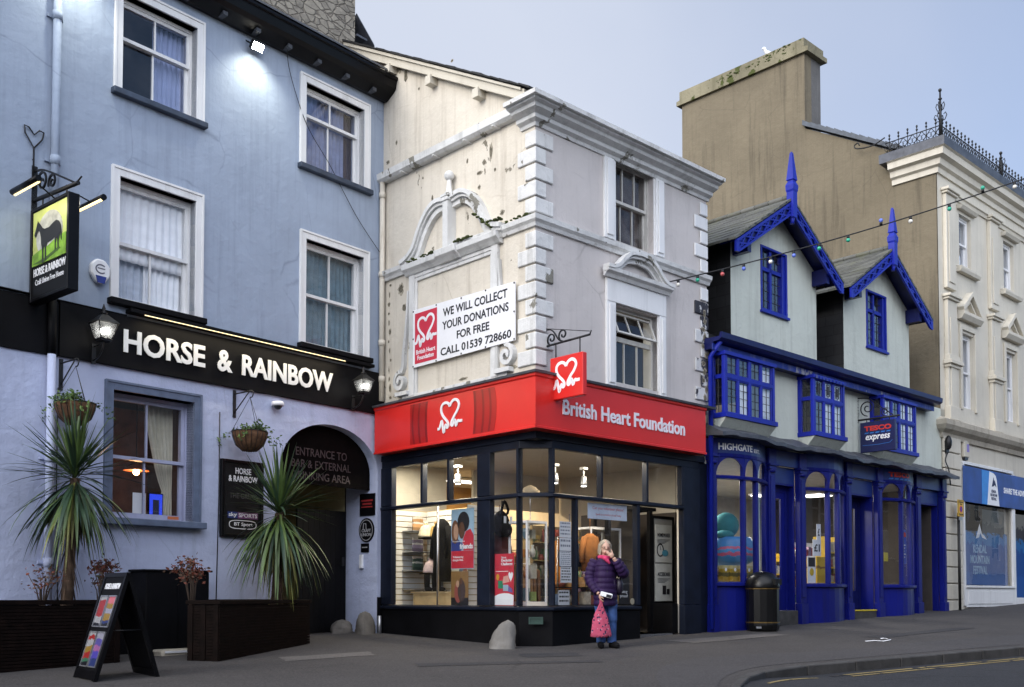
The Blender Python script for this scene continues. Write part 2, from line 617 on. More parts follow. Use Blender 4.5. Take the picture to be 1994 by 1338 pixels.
M = {}
M['pub_upper'] = paint('pub_blue_paint', (.295, .35, .445), (.10, .12, .16), .38, .10, cracks=.45)
M['pub_lower'] = paint('pub_pale_paint', (.44, .485, .65), (.10, .11, .15), .30, .10, bump=.5, cracks=.2)
M['white'] = paint('white_gloss', (.72, .72, .72), (.16, .15, .13), .35, .06, .45, .15)
M['white_dirty'] = paint('white_stucco', (.62, .62, .61), (.06, .06, .05), .6, .14, .7, .5, peel=.09, peelcol=(.2, .19, .16), wear=.25)
M['white_flaked'] = paint('white_flaked_stucco', (.58, .58, .58), (.05, .05, .05), .4, .1, .7, .5, peel=.17, peelcol=(.035, .035, .045), wear=.3)
M['black'] = flat('black_paint', (.0032, .0032, .0042), .6, var=.4, scale=3, spec=.12)
M['black_gloss'] = flat('black_gloss', (.0035, .0035, .0045), .35, var=.2, scale=5, spec=.16)
M['iron'] = flat('black_iron', (.012, .012, .013), .45, .3, .3)
M['navy'] = flat('navy_joinery', (.006, .009, .019), .45, var=.3, scale=4, spec=.22)
M['sill'] = flat('slate_grey_sill', (.035, .05, .08), .6, var=.3, bump=.2)
M['grey_trim'] = flat('blue_grey_trim', (.10, .13, .20), .6, var=.2, bump=.15)
M['glass'] = glass('window_glass', (.97, .98, .99))
M['glass_blue'] = glass('old_window_glass', (.55, .6, .75), 1.8, .03)
M['shop_glass'] = glass('shop_glass', (.95, .96, .96), 1.35, .02, .03)
M['cream'] = paint('cream_stucco', (.62, .57, .485), (.17, .12, .07), .5, .10, .8, .4, peel=.035, peelcol=(.2, .18, .14), cracks=.3)
M['mauve'] = paint('front_stucco_shaded', (.53, .495, .48), (.13, .12, .11), .35, .08, .8, .3, cracks=.35)  # front wall stucco, cooler and darker than the side: shade put into colour
M['red'] = flat('red_fascia', (.62, .022, .018), .32, var=.05, scale=2, bump=0)
M['red_dark'] = flat('dark_red_print', (.22, .006, .006), .32, var=.1, scale=2, bump=0)
M['sign_white'] = flat('sign_white', (.80, .80, .82), .4, var=.03, bump=0)
M['ink'] = flat('black_print', (.012, .012, .016), .4, bump=0)
M['lead'] = flat('lead_flashing', (.075, .08, .095), .5, .2, .35, 5, .3)
M['pale_green'] = paint('pale_green_render', (.53, .56, .50), (.10, .10, .08), .35, .08, .85, .5)
M['blue'] = paint('royal_blue_gloss', (.008, .018, .29), (.02, .025, .07), .55, .2, .4, .12, wear=.1)
M['blue_shaded'] = paint('royal_blue_shaded', (.005, .009, .15), (.012, .014, .035), .6, .25, .36, .12, wear=.1)  # royal blue again, darkened: street-level dimness put into the shop front colour
M['blue_dark'] = flat('navy_blue_gloss', (.005, .008, .075), .35, var=.25, scale=4, spec=.35)
M['blue_fascia'] = flat('blue_fascia', (.008, .026, .16), .35, var=.15, scale=3)
M['brown'] = paint('brown_render', (.158, .132, .090), (.05, .042, .03), .85, .12, .9, .5, cracks=.3)
M['stucco_end'] = paint('ivory_stucco', (.57, .53, .445), (.17, .14, .10), .3, .08, .75, .25, wear=.1)
M['stone_end'] = paint('stained_stone', (.42, .38, .31), (.06, .055, .04), .6, .2, .9, .5, wear=.3)
M['rubble'] = rubble('rubble_stone', (.30, .27, .22), (.15, .135, .115), (.16, .14, .115), 5.2, (1, 1, 1.9))
M['slate'] = slate('slate_roof', moss=.25)
M['slate_side'] = slate('slate_cheek', (.014, .014, .015), 4.4, 2.6)
M['slate_moss'] = slate('mossy_slate', (.085, .085, .075), 6, 3, moss=.55)
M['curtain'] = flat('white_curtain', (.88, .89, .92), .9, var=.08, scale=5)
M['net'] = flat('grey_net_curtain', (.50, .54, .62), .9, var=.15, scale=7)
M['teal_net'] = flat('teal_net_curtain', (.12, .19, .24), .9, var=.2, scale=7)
M['plum'] = flat('plum_drape', (.06, .035, .06), .9)
M['cream_curtain'] = flat('cream_curtain', (.55, .52, .42), .9, var=.08)
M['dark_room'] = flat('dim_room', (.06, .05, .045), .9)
M['wood_dark'] = flat('dark_stained_timber', (.0055, .0028, .0022), .7, var=.5, scale=9, bump=.3, spec=.08)
M['moss'] = flat('moss', (.05, .065, .015), .95, var=.5, scale=25, bump=.6)
M['chrome'] = flat('brushed_metal', (.5, .5, .52), .3, .9, .05)
M['led'] = emit('led_strip', (1, .80, .42), .75)
M['lamp_white'] = emit('lamp_white', (1, .97, .88), 5)
M['lamp_flood'] = emit('flood_led', (1, .98, .86), 60)
M['lamp_warm'] = emit('lamp_warm', (1, .55, .22), 14)
M['panel_light'] = emit('ceiling_panel_light', (1, .98, .92), 2.2)
M['paper'] = flat('white_paper', (.74, .75, .78), .8, var=.03, bump=0)

# ================================================================== SETTING: pavement, road, kerb
def strip_mesh(name, pts_a, pts_b, za, zb, mat, kind='structure'):
    b = MB()
    n = len(pts_a)
    vs = [(p[0], p[1], z) for p, z in zip(pts_a, za)] + [(p[0], p[1], z) for p, z in zip(pts_b, zb)]
    b.add(vs, [(i, i + 1, n + i + 1, n + i) for i in range(n - 1)], False)
    return b.build(name, mat, kind=kind)


def asphalt(name, c, c2, patch=.5, grain=180, rough=.9):
    t = NT(name).set(rough, 0, .25)
    col = t.mix(t.ramp(t.noise(.35, 6, .65, (1, 1, 1)), [(.35, 0.), (.65, 1.)]), c, c2)
    col = t.mix(t.ramp(t.noise(1.3, 7, .7, (1, 2.2, 1)), [(.5, 0.), (.72, patch)]), col, sc(c, .55))
    col = t.mix(t.ramp(t.noise(grain, 2), [(.45, 0.), (.7, .5)]), col, sc(c2, 1.5))
    ce = t.n('TexVoronoi', feature='DISTANCE_TO_EDGE'); ce.inputs['Scale'].default_value = .32
    cw = t.n('TexNoise'); cw.inputs['Scale'].default_value = 1.1; cw.inputs['Detail'].default_value = 7
    t.l(t.coord(), cw.inputs['Vector'])
    cv = t.n('Mix', data_type='VECTOR'); cv.inputs[0].default_value = .35
    t.l(t.coord(), cv.inputs[4]); t.l(cw.outputs['Color'], cv.inputs[5]); t.l(cv.outputs[1], ce.inputs['Vector'])
    ck = t.math('MULTIPLY', t.ramp(ce.outputs[0], [(0., 1.), (.006, 0.)]), t.ramp(t.noise(.6, 3), [(.45, 0.), (.6, .8)]))
    col = t.mix(ck, col, sc(c, .25))
    col = t.mix(t.ramp(t.noise(7, 6, .75, (1, 2.5, 1)), [(.52, 0.), (.75, .55)]), col, sc(c2, 1.5))
    v = t.n('TexVoronoi'); v.inputs['Scale'].default_value = 1.6
    t.l(t.coord(), v.inputs['Vector'])
    gum = t.ramp(v.outputs['Distance'], [(.022, 1.), (.03, 0.)])
    col = t.mix(t.math('MULTIPLY', gum, .5), col, (.13, .125, .12))
    col = t.mix(t.ramp(t.noise(38, 4, .7), [(.40, 0.), (.70, .75)]), col, sc(c2, 1.9))
    col = t.mix(t.ramp(t.noise(55, 3, .6), [(.55, 0.), (.72, .6)]), col, sc(c, .35))
    t.color(col)
    n1 = t.bump(t.noise(38, 4), .6, .012)
    t.bump(t.noise(2.2, 6, .6), .35, .03, n1)
    return t.m


M['pavement'] = asphalt('pavement_tarmac', (.029, .027, .027), (.054, .050, .049))
M['pavement_dark'] = asphalt('pavement_dark_band', (.038, .036, .037), (.052, .049, .050))
M['road'] = asphalt('road_tarmac', (.018, .019, .022), (.028, .029, .033), grain=110)
M['kerb'] = flat('kerb_granite', (.045, .043, .042), .85, var=.35, scale=5, bump=.3)
M['yellow'] = paint('worn_yellow_line', (.26, .20, .085), (.03, .03, .03), .3, .25, .85, .3, peel=.14, peelcol=(.03, .03, .033))

g = MB()
xs = [-160, -60, -30, -16, -10, -6, -3, 0, 3, 6, 10, 16, 24, 34, 60, 160]
ys = [-160, -40, -12, -8, -4, 0, 4, 8, 11, 14, 17, 20, 24, 30, 40, 60, 200]
vs = [(x, y, ground_z(y)) for y in ys for x in xs]
nx = len(xs)
g.add(vs, [(j * nx + i, j * nx + i + 1, (j + 1) * nx + i + 1, (j + 1) * nx + i) for j in range(len(ys) - 1) for i in range(nx - 1)], False)
# the pavement sheet is cut away where the road lies lower: the road edge follows the kerb line
KD = Vector((4.04, 2.53)).normalized()
KN = Vector((KD.y, -KD.x))                      # towards the road
K0 = Vector((1.72, 11.89))


def kerb_pt(s, off=0.0):
    bend = .22 * max(0.0, 2.3 - s) ** 2
    p = K0 + KD * s + KN * (off + bend)
    return p


def kerb_h(s):
    return .105 * max(0.0, min(1.0, (s - .3) / 2.0))


SS = [-9, -6, -3, -1, 0, .4, .8, 1.2, 1.6, 2.0, 2.4, 3, 4, 5, 6, 7.5, 9, 12, 16, 22, 30]
bmf = MB()
vs, fs = [], []
# pavement: rebuilt as strips from far left/back to the kerb line
for s in SS:
    k = kerb_pt(s)
    for d in (0, -.7, -1.6, -3, -5, -8, -14, -30):
        p = k + KN * d
        vs.append((p.x, p.y, ground_z(p.y)))
w = 8
for i in range(len(SS) - 1):
    for j in range(w - 1):
        fs.append((i * w + j, (i + 1) * w + j, (i + 1) * w + j + 1, i * w + j + 1))
MB().add(vs, fs, False).build('pavement', M['pavement'], kind='structure')
# darker tarmac band laid along the kerb
strip_mesh('pavement_band', [kerb_pt(s, -.22) for s in SS], [kerb_pt(s, -1.25 - .15 * sin(s)) for s in SS],
           [ground_z(kerb_pt(s, -.22).y) + .004 for s in SS], [ground_z(kerb_pt(s, -1.25 - .15 * sin(s)).y) + .004 for s in SS], M['pavement_dark'])
# road
vs, fs = [], []
for s in SS:
    for d in (0.0, .6, 2, 4, 7, 12, 30):
        p = kerb_pt(s, .10 + d)
        vs.append((p.x, p.y, ground_z(p.y) - kerb_h(s) - .012 - .012 * min(d, 3)))
w = 7
for i in range(len(SS) - 1):
    for j in range(w - 1):
        fs.append((i * w + j, i * w + j + 1, (i + 1) * w + j + 1, (i + 1) * w + j))
MB().add(vs, fs, False).build('road', M['road'], kind='structure')
# ground under everything, a little lower
g.v = [(x, y, z - .25) for x, y, z in g.v]
g.build('ground', M['road'], kind='structure')
# tarmac repairs
M['repair_pale'] = asphalt('pale_tarmac_repair', (.070, .064, .061), (.095, .088, .084))
M['repair_dark'] = asphalt('dark_tarmac_repair', (.026, .026, .028), (.038, .037, .039))
for pts, mm in (([(2.9, 16.3), (4.9, 17.9), (4.5, 18.2), (2.5, 16.75)], 'repair_pale'), ([(-1.2, 13.0), (1.2, 13.5), (1.15, 13.75), (-1.25, 13.3)], 'repair_dark'), ([(6.2, 17.2), (8.8, 19.4), (8.6, 19.65), (6.0, 17.45)], 'repair_dark'), ([(.2, 14.1), (1.0, 14.3), (.9, 14.75), (.1, 14.6)], 'repair_dark'), ([(-3.0, 13.6), (-1.9, 14.4), (-2.1, 14.9), (-3.2, 14.1)], 'repair_pale')):
    P = [p for i in range(4) for p in [Vector(pts[i]).lerp(Vector(pts[(i + 1) % 4]), f) + Vector((rnd(-.03, .03), rnd(-.03, .03))) for f in (0, .25, .5, .75)]]
    MB().add([(p.x, p.y, ground_z(p.y) + .005) for p in P], [tuple(range(16))], False).build('pavement_repair', M[mm], kind='structure')
# kerb stones
kb = MB()
s = -1.0
while s < 26:
    L_ = .92 if s > 1 else .6
    a, b_ = s + .006, s + L_ - .006
    P = [kerb_pt(a, -.02), kerb_pt(b_, -.02), kerb_pt(b_, .125), kerb_pt(a, .125)]
    zt = [ground_z(p.y) + .012 + rnd(-.003, .003) for p in P]
    zb = [ground_z(p.y) - .35 for p in P]
    vs = [(p.x, p.y, z) for p, z in zip(P, zt)] + [(p.x, p.y, z) for p, z in zip(P, zb)]
    kb.add(vs, [(0, 1, 2, 3), (4, 7, 6, 5), (0, 4, 5, 1), (1, 5, 6, 2), (2, 6, 7, 3), (3, 7, 4, 0)], False)
    s += L_
kb.build('kerb', M['kerb'], kind='structure', bevel=.012)
for off, s0, s1 in ((.20, 2.5, 26), (.33, 2.75, 26), (.26, .9, 2.2)):
    SL = [s0 + (s1 - s0) * i / 40 for i in range(41)]
    zz = lambda o: [ground_z(kerb_pt(q, .1 + o).y) - kerb_h(q) - .012 - .012 * o + .006 for q in SL]
    strip_mesh('road_marking', [kerb_pt(q, .1 + off) for q in SL], [kerb_pt(q, .1 + off + .055) for q in SL], zz(off), zz(off + .055), M['yellow'])


# ================================================================== shared builders
def sash(parent, x0, x1, z0, z1, zt, inset=.15, fm='white', glassm='glass', cols=2, surround=None, sw=.13, sill=None, sillm='sill', bar=.028, st=.05, name='window', open_top=False, mull=(True, True), proud=.03, sill_h=.09):
    """two-light sash window in an opening x0..x1, z0..z1: upper sash forward, lower sash behind"""
    b = MB()
    b.ring(x0, x1, z0, z1, .03, inset - .02, inset + .16, .03, .05)                        # box frame
    up, lo = (x0 + .03, x1 - .03, zt - .025, z1 - .05), (x0 + .03, x1 - .03, z0 + .03, zt + .025)
    for (a, c, d, e), y, wb, wt in ((up, inset, .05, st), (lo, inset + .05, .075, .05)):
        b.ring(a, c, d, e, st, y, y + .045, wb, wt)
        n = cols if (mull[0] if y == inset else mull[1]) else 1
        for k in range(1, n):
            xm = a + (c - a) * k / n
            b.box(xm - bar / 2, xm + bar / 2, y + .004, y + .04, d + wb, e - wt)
    f = b.build(name, M[fm], parent)
    p = MB()
    for (a, c, d, e), y in ((up, inset + .022), (lo, inset + .072)):
        p.quad((a + st * .8, y, d + .04), (c - st * .8, y, d + .04), (c - st * .8, y, e - .04), (a + st * .8, y, e - .04))
    p.build('pane', M[glassm], f)
    if surround:
        q = MB()
        q.ring(x0 - sw, x1 + sw, z0, z1 + sw, sw, -proud, .0, 0, sw)
        q.ring(x0 - sw, x1 + sw, z0, z1 + sw + .004, .035, -proud - .015, -proud, 0, .035)
        q.box(x0 - .004, x0, 0, inset, z0, z1); q.box(x1, x1 + .004, 0, inset, z0, z1)   # painted reveals
        q.box(x0, x1, 0, inset, z1, z1 + .004)
        q.build('surround', M[surround], f, bevel=.008)
    if sill:
        s_ = MB()
        s_.box(x0 - sw - .03, x1 + sw + .03, -sill, inset, z0 - sill_h, z0)
        s_.build('sill', M[sillm], f, bevel=.01)
    return f


def curtain_mesh(x0, x1, z0, z1, y, waves=9, amp=.025, pinch=None):
    b = MB()
    nx_, nz_ = waves * 6, 12
    vs = []
    ph = rnd(0, 6)
    for j in range(nz_ + 1):
        z = z0 + (z1 - z0) * j / nz_
        for i in range(nx_ + 1):
            f = i / nx_
            a, c = x0, x1
            if pinch:                       # gathered by a tie-back: pinch = (x, z, width, side)
                k = abs(z - pinch[1]) / max(pinch[1] - z0, z1 - pinch[1])
                k = min(1, k) ** .7
                px = pinch[0]
                a, c = px - pinch[2] / 2 + (x0 - px + pinch[2] / 2) * k, px + pinch[2] / 2 + (x1 - px - pinch[2] / 2) * k
            vs.append((a + (c - a) * f, y + amp * sin(f * waves * 2 * pi + ph + .6 * sin(z * 2 + f * 5)) + .3 * amp * sin(f * waves * 5.1 * pi), z))
    b.add(vs, [(j * (nx_ + 1) + i, j * (nx_ + 1) + i + 1, (j + 1) * (nx_ + 1) + i + 1, (j + 1) * (nx_ + 1) + i) for j in range(nz_) for i in range(nx_)], True)
    return b


def curtain(name, label, mat, fr, x0, x1, z0, z1, y, **kw):
    o = curtain_mesh(x0, x1, z0, z1, y, **kw).build(name, M[mat], fr=fr, loc=(x0, y, z0), label=label, cat='curtain')
    m = o.modifiers.new('thick', 'SOLIDIFY'); m.thickness = .004
    return o


# ================================================================== PUB
pub = thing('pub_building', 'tall blue rendered pub on the left with white sash windows and a black fascia band', 'building', PUB, (-3.3, 0, .7))
PX0, PX1 = -13.0, .02
ZG = .2
op_up = [(-5.11, -3.89, 8.72, 10.16), (-1.79, -.48, 8.72, 10.15), (-5.12, -3.88, 5.68, 7.47), (-1.77, -.48, 5.68, 7.47),
         (-8.9, -7.7, 8.72, 10.16), (-8.9, -7.7, 5.68, 7.47)]
op_lo = [(-5.17, -3.87, 2.56, 4.38), (-2.23, -.11, ZG, 4.39)]
b = MB()
b.wall(PX0, PX1, 5.0, 10.46, op_up, 0, .36)
b.build('upper_wall', M['pub_upper'], pub)
b = MB()
b.wall(PX0, PX1, ZG, 5.0, op_lo, 0, 0)
# reveal of the ground-floor window
a, c, d, e = op_lo[0]
b.quad((a, 0, d), (a, .4, d), (a, .4, e), (a, 0, e)); b.quad((c, 0, d), (c, 0, e), (c, .4, e), (c, .4, d))
b.quad((a, 0, e), (a, .4, e), (c, .4, e), (c, 0, e)); b.quad((a, 0, d), (c, 0, d), (c, .4, d), (a, .4, d))
AC, AR, ARISE, ASP = -1.17, 1.06, .75, 3.64
arc = [(AC - AR * cos(pi * i / 24), ASP + ARISE * sin(pi * i / 24)) for i in range(25)]
for i in range(24):
    (xa, za), (xb, zb) = arc[i], arc[i + 1]
    b.quad((xa, 0, za), (xb, 0, zb), (xb, 0, 4.39), (xa, 0, 4.39))
    b.quad((xa, 0, za), (xa, .85, za), (xb, .85, zb), (xb, 0, zb))
b.quad((-2.23, 0, ZG), (-2.23, .85, ZG), (-2.23, .85, ASP), (-2.23, 0, ASP))
b.quad((-.11, 0, ZG), (-.11, 0, ASP), (-.11, .85, ASP), (-.11, .85, ZG))
b.build('lower_wall', M['pub_lower'], pub)
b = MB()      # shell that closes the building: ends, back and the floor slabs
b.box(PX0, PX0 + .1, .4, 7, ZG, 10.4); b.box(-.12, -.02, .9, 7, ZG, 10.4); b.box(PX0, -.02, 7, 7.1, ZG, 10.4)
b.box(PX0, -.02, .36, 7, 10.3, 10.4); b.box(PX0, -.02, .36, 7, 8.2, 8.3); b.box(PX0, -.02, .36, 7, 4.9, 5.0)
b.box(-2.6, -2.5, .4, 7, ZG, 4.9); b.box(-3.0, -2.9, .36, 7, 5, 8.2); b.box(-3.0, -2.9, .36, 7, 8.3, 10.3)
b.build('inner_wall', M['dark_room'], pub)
b = MB()      # pale side walls, ceiling and back of the gated passage
b.quad((-2.49, .86, ZG), (-2.49, 4.5, ZG), (-2.49, 4.5, 3.9), (-2.49, .86, 3.9)); b.quad((-.13, .86, ZG), (-.13, .86, 3.9), (-.13, 4.5, 3.9), (-.13, 4.5, ZG))
b.quad((-2.49, 4.5, ZG), (-.13, 4.5, ZG), (-.13, 4.5, 3.9), (-2.49, 4.5, 3.9)); b.quad((-2.49, .86, 3.9), (-2.49, 4.5, 3.9), (-.13, 4.5, 3.9), (-.13, .86, 3.9))
M['passage'] = paint('passage_lit_yellow', (.50, .45, .28), streak=.3)  # pale walls, with the yellowish light of the passage put into the colour
b.build('passage_wall', M['passage'], pub)
b = MB()      # fascia band with its ledge and capping
b.box(PX0, -5.98, -.035, 0, 4.70, 5.44)
b.box(-5.98, PX1, -.055, 0, 4.71, 5.46)
b.box(-5.0, -.33, -.16, 0, 5.505, 5.56); b.box(PX0, -5.0, -.06, 0, 5.46, 5.48)
b.build('fascia_band', M['black'], pub, bevel=.006)
b = MB()
b.box(-4.79, -1.02, -.172, -.1615, 5.492, 5.502)
led = b.build('light_strip', M['led'], pub)
b = MB()      # plinth
b.box(PX0, -2.232, -.03, 0, ZG, 1.40); b.box(-.108, -.01, -.03, .83, ZG, 1.43)
b.build('plinth', M['black'], pub)
eave = MB()
eave.prismx([(.0, 10.46), (-.10, 10.44), (-.30, 10.53), (-.37, 10.58), (-.40, 10.70), (-.37, 10.80), (-.20, 10.86), (.1, 10.9)], PX0, .07)
eave.prismx([(-.40, 10.715), (-.43, 10.73), (-.43, 10.775), (-.40, 10.79)], PX0, .07)
ev = eave.build('eave', M['black_gloss'], pub)
M['bracket_grey'] = flat('grey_painted_bracket', (.05, .055, .065), .6)
x = -.45
while x > -8:
    MB().box(x - .04, x + .04, -.25, -.1, 10.44, 10.50).build('bracket', M['bracket_grey'], ev)
    x -= .62
b = MB()
b.prismx([(-.34, 10.87), (-.30, 10.93), (3.6, 13.3), (7.1, 11.0), (7.1, 10.85), (3.6, 13.15)], PX0, -.2)
b.build('roof', M['slate'], pub)
# windows
sash(pub, -5.11, -3.89, 8.72, 10.16, 9.59, surround='white', sill=.10, glassm='glass_blue')
sash(pub, -1.79, -.48, 8.72, 10.15, 9.68, surround='white', sill=.10, glassm='glass_blue')
sash(pub, -5.12, -3.88, 5.68, 7.47, 6.56, surround='white', sill=.12, sillm='black', mull=(False, True))
sash(pub, -1.77, -.48, 5.68, 7.47, 6.58, surround='white', sill=.12, sillm='black')
sash(pub, -8.9, -7.7, 8.72, 10.16, 9.59, surround='white', sill=.10, glassm='glass_blue')
sash(pub, -8.9, -7.7, 5.68, 7.47, 6.56, surround='white', sill=.12, sillm='black')
M['lilac_frame'] = paint('lilac_joinery', (.36, .38, .52), streak=.2, rough=.5)
sash(pub, -5.17, -3.87, 2.56, 4.38, 3.46, inset=.2, surround='grey_trim', sill=.16, sillm='grey_trim', fm='lilac_frame', sill_h=.10)
# rainwater pipe in three colours
def rain_pipe(parent, x, y, r, segs, joints):
    pipe = MB()
    for i, (z0, z1, m) in enumerate(segs):
        pipe.mat(i).tube([(x, y, z0), (x, y, z1)], r, 12)
    for z in joints:
        pipe.mat(min(i for i, s_ in enumerate(segs) if s_[0] <= z <= s_[1])).tube([(x, y, z - .06), (x, y, z + .06)], r * 1.22, 12)
        pipe.box(x - r * 2, x + r * 2, y + r, y + .09, z - .02, z + .02)
    return pipe.build('downpipe', [M[s_[2]] for s_ in segs], parent)
rain_pipe(pub, -6.10, -.09, .055, [(.9, 4.70, 'pub_lower'), (4.70, 5.46, 'black'), (5.46, 10.5, 'pub_upper')], [1.9, 3.3, 7.35, 9.35])
# small vent pipe and junction hardware
# gate leaf in the passage
b = MB()
for k in range(9):
    x = -1.26 + k * .124
    b.box(x, x + .12, .80, .84, .80, 3.0 + .0 * k)
b.box(-1.26, -.14, .84, .88, 1.1, 1.25); b.box(-1.26, -.14, .84, .88, 2.5, 2.65)
gate = b.build('gate', M['black'], pub)
MB().box(-.28, -.22, .75, .80, 2.0, 2.16).build('latch', M['iron'], gate)

# curtains
curtain('net_curtain', 'pale net curtain drawn to the right half of the top left pub window', 'curtain', PUB, -4.45, -3.9, 8.75, 10.1, .34, waves=7)
curtain('net_curtain', 'grey net curtain across the top right pub window', 'net', PUB, -1.78, -.72, 8.75, 10.1, .30, waves=12, amp=.018)
curtain('drape', 'dark plum drape at the right edge of the top right pub window', 'plum', PUB, -.74, -.5, 8.75, 10.1, .34, waves=3)
curtain('net_curtain', 'bright white curtain filling the upper sash of the middle left pub window', 'curtain', PUB, -5.1, -3.9, 6.35, 7.45, .25, waves=10, amp=.012)
curtain('net_curtain', 'white curtain parted over the lower sash of the middle left pub window', 'curtain', PUB, -4.55, -3.9, 5.7, 6.55, .32, waves=7, amp=.018)
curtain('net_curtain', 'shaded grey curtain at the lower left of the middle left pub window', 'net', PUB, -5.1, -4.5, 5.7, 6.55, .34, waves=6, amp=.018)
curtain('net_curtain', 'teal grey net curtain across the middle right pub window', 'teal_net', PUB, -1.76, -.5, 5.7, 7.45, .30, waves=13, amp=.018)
curtain('tied_curtain', 'long cream curtain tied back in the ground floor pub window', 'cream_curtain', PUB, -4.42, -3.92, 2.6, 4.36, .46, waves=6, pinch=(-4.02, 3.05, .13))

# pub room behind the ground floor window
M['pub_room'] = flat('brown_pub_panelling', (.10, .045, .025), .6, var=.5, scale=4)
b = MB()
b.quad((-6.2, 3.4, ZG), (-2.62, 3.4, ZG), (-2.62, 3.4, 4.8), (-6.2, 3.4, 4.8))
for k in range(14):
    b.box(-6.1 + k * .25, -6.07 + k * .25, 3.36, 3.395, 1.0, 2.9)
b.box(-6.2, -2.62, 3.3, 3.395, 2.9, 2.98); b.box(-6.2, -6.1, .42, 3.4, ZG, 4.8)
b.build('room_wall', M['pub_room'], pub)
t = thing('pendant_lamp', 'glowing orange pendant lamp hanging inside the ground floor pub window', 'lamp', PUB, (-4.05, 1.3, 3.45))
MB().lathe([(.02, 3.55), (.06, 3.53), (.17, 3.46), (.2, 3.43)], -4.05, 1.3, 16).build('shade', flat('copper_shade', (.25, .08, .03), .4), t)
MB().ball((-4.05, 1.3, 3.41), .05).build('bulb', M['lamp_warm'], t)
MB().tube([(-4.05, 1.3, 3.55), (-4.05, 1.3, 4.85)], .008, 6).build('cord', M['black'], t)
lt = bpy.data.lights.new('pendant_light', 'POINT'); lt.energy = 14; lt.color = (1, .5, .2); lt.shadow_soft_size = .06
lo = bpy.data.objects.new('pendant_light', lt); COL.objects.link(lo); lo.parent = t; lo.location = (0, 0, -.16)
b = MB().box(-4.64, -4.43, .36, .365, 2.62, 2.98); b.xform(Matrix.Translation((0, 0, 0)))
b.build('card', M['paper'], fr=PUB, loc=(-4.53, .36, 2.62), label='plain white card standing on the sill of the ground floor pub window', cat='card')
t = thing('screen', 'small blue lit screen on the sill of the ground floor pub window', 'screen', PUB, (-4.24, .4, 2.62))
MB().box(-4.36, -4.12, .40, .42, 2.62, 3.0).build('case', M['black'], t)
MB().box(-4.345, -4.135, .396, .3995, 2.64, 2.985).build('display', emit('blue_display', (.02, .05, .6), .35), t)
MB().box(-4.29, -4.19, .392, .3955, 2.66, 2.9).build('display_figure', flat('dark_display_blob', (.02, .02, .05)), t)
MB().box(-4.18, -4.0, .16, .17, 2.60, 2.645).build('sticker', flat('orange_sticker', (.55, .16, .06)), fr=PUB, loc=(-4.1, .16, 2.6), label='orange sticker on the bottom rail of the ground floor pub window', cat='sticker')

# ---- lettering on the band
t = thing('pub_sign', 'raised white capital letters HORSE & RAINBOW across the black pub band', 'sign', PUB, (-3.1, -.06, 4.93))
words = [('HORSE', -5.06, -3.73), ('&', -3.51, -3.24), ('RAINBOW', -3.06, -1.22)]
M['letter_white'] = flat('white_raised_letter', (.80, .80, .78), .4, var=.03, bump=0)
for wd, x0, x1 in words:
    MB().text(wd, x0, x1, 4.925, 5.262, -.085, .018, bold=.028).build('lettering', M['letter_white'], t)

lt = bpy.data.lights.new('strip_light', 'AREA'); lt.shape = 'RECTANGLE'; lt.size, lt.size_y = 3.7, .03; lt.energy = 9; lt.color = (1, .86, .58)
lo = bpy.data.objects.new('strip_light', lt); COL.objects.link(lo); lo.matrix_world = PUB @ Matrix.Translation((-2.9, -.20, 5.48)) @ Matrix.Rotation(radians(-14), 4, 'X')
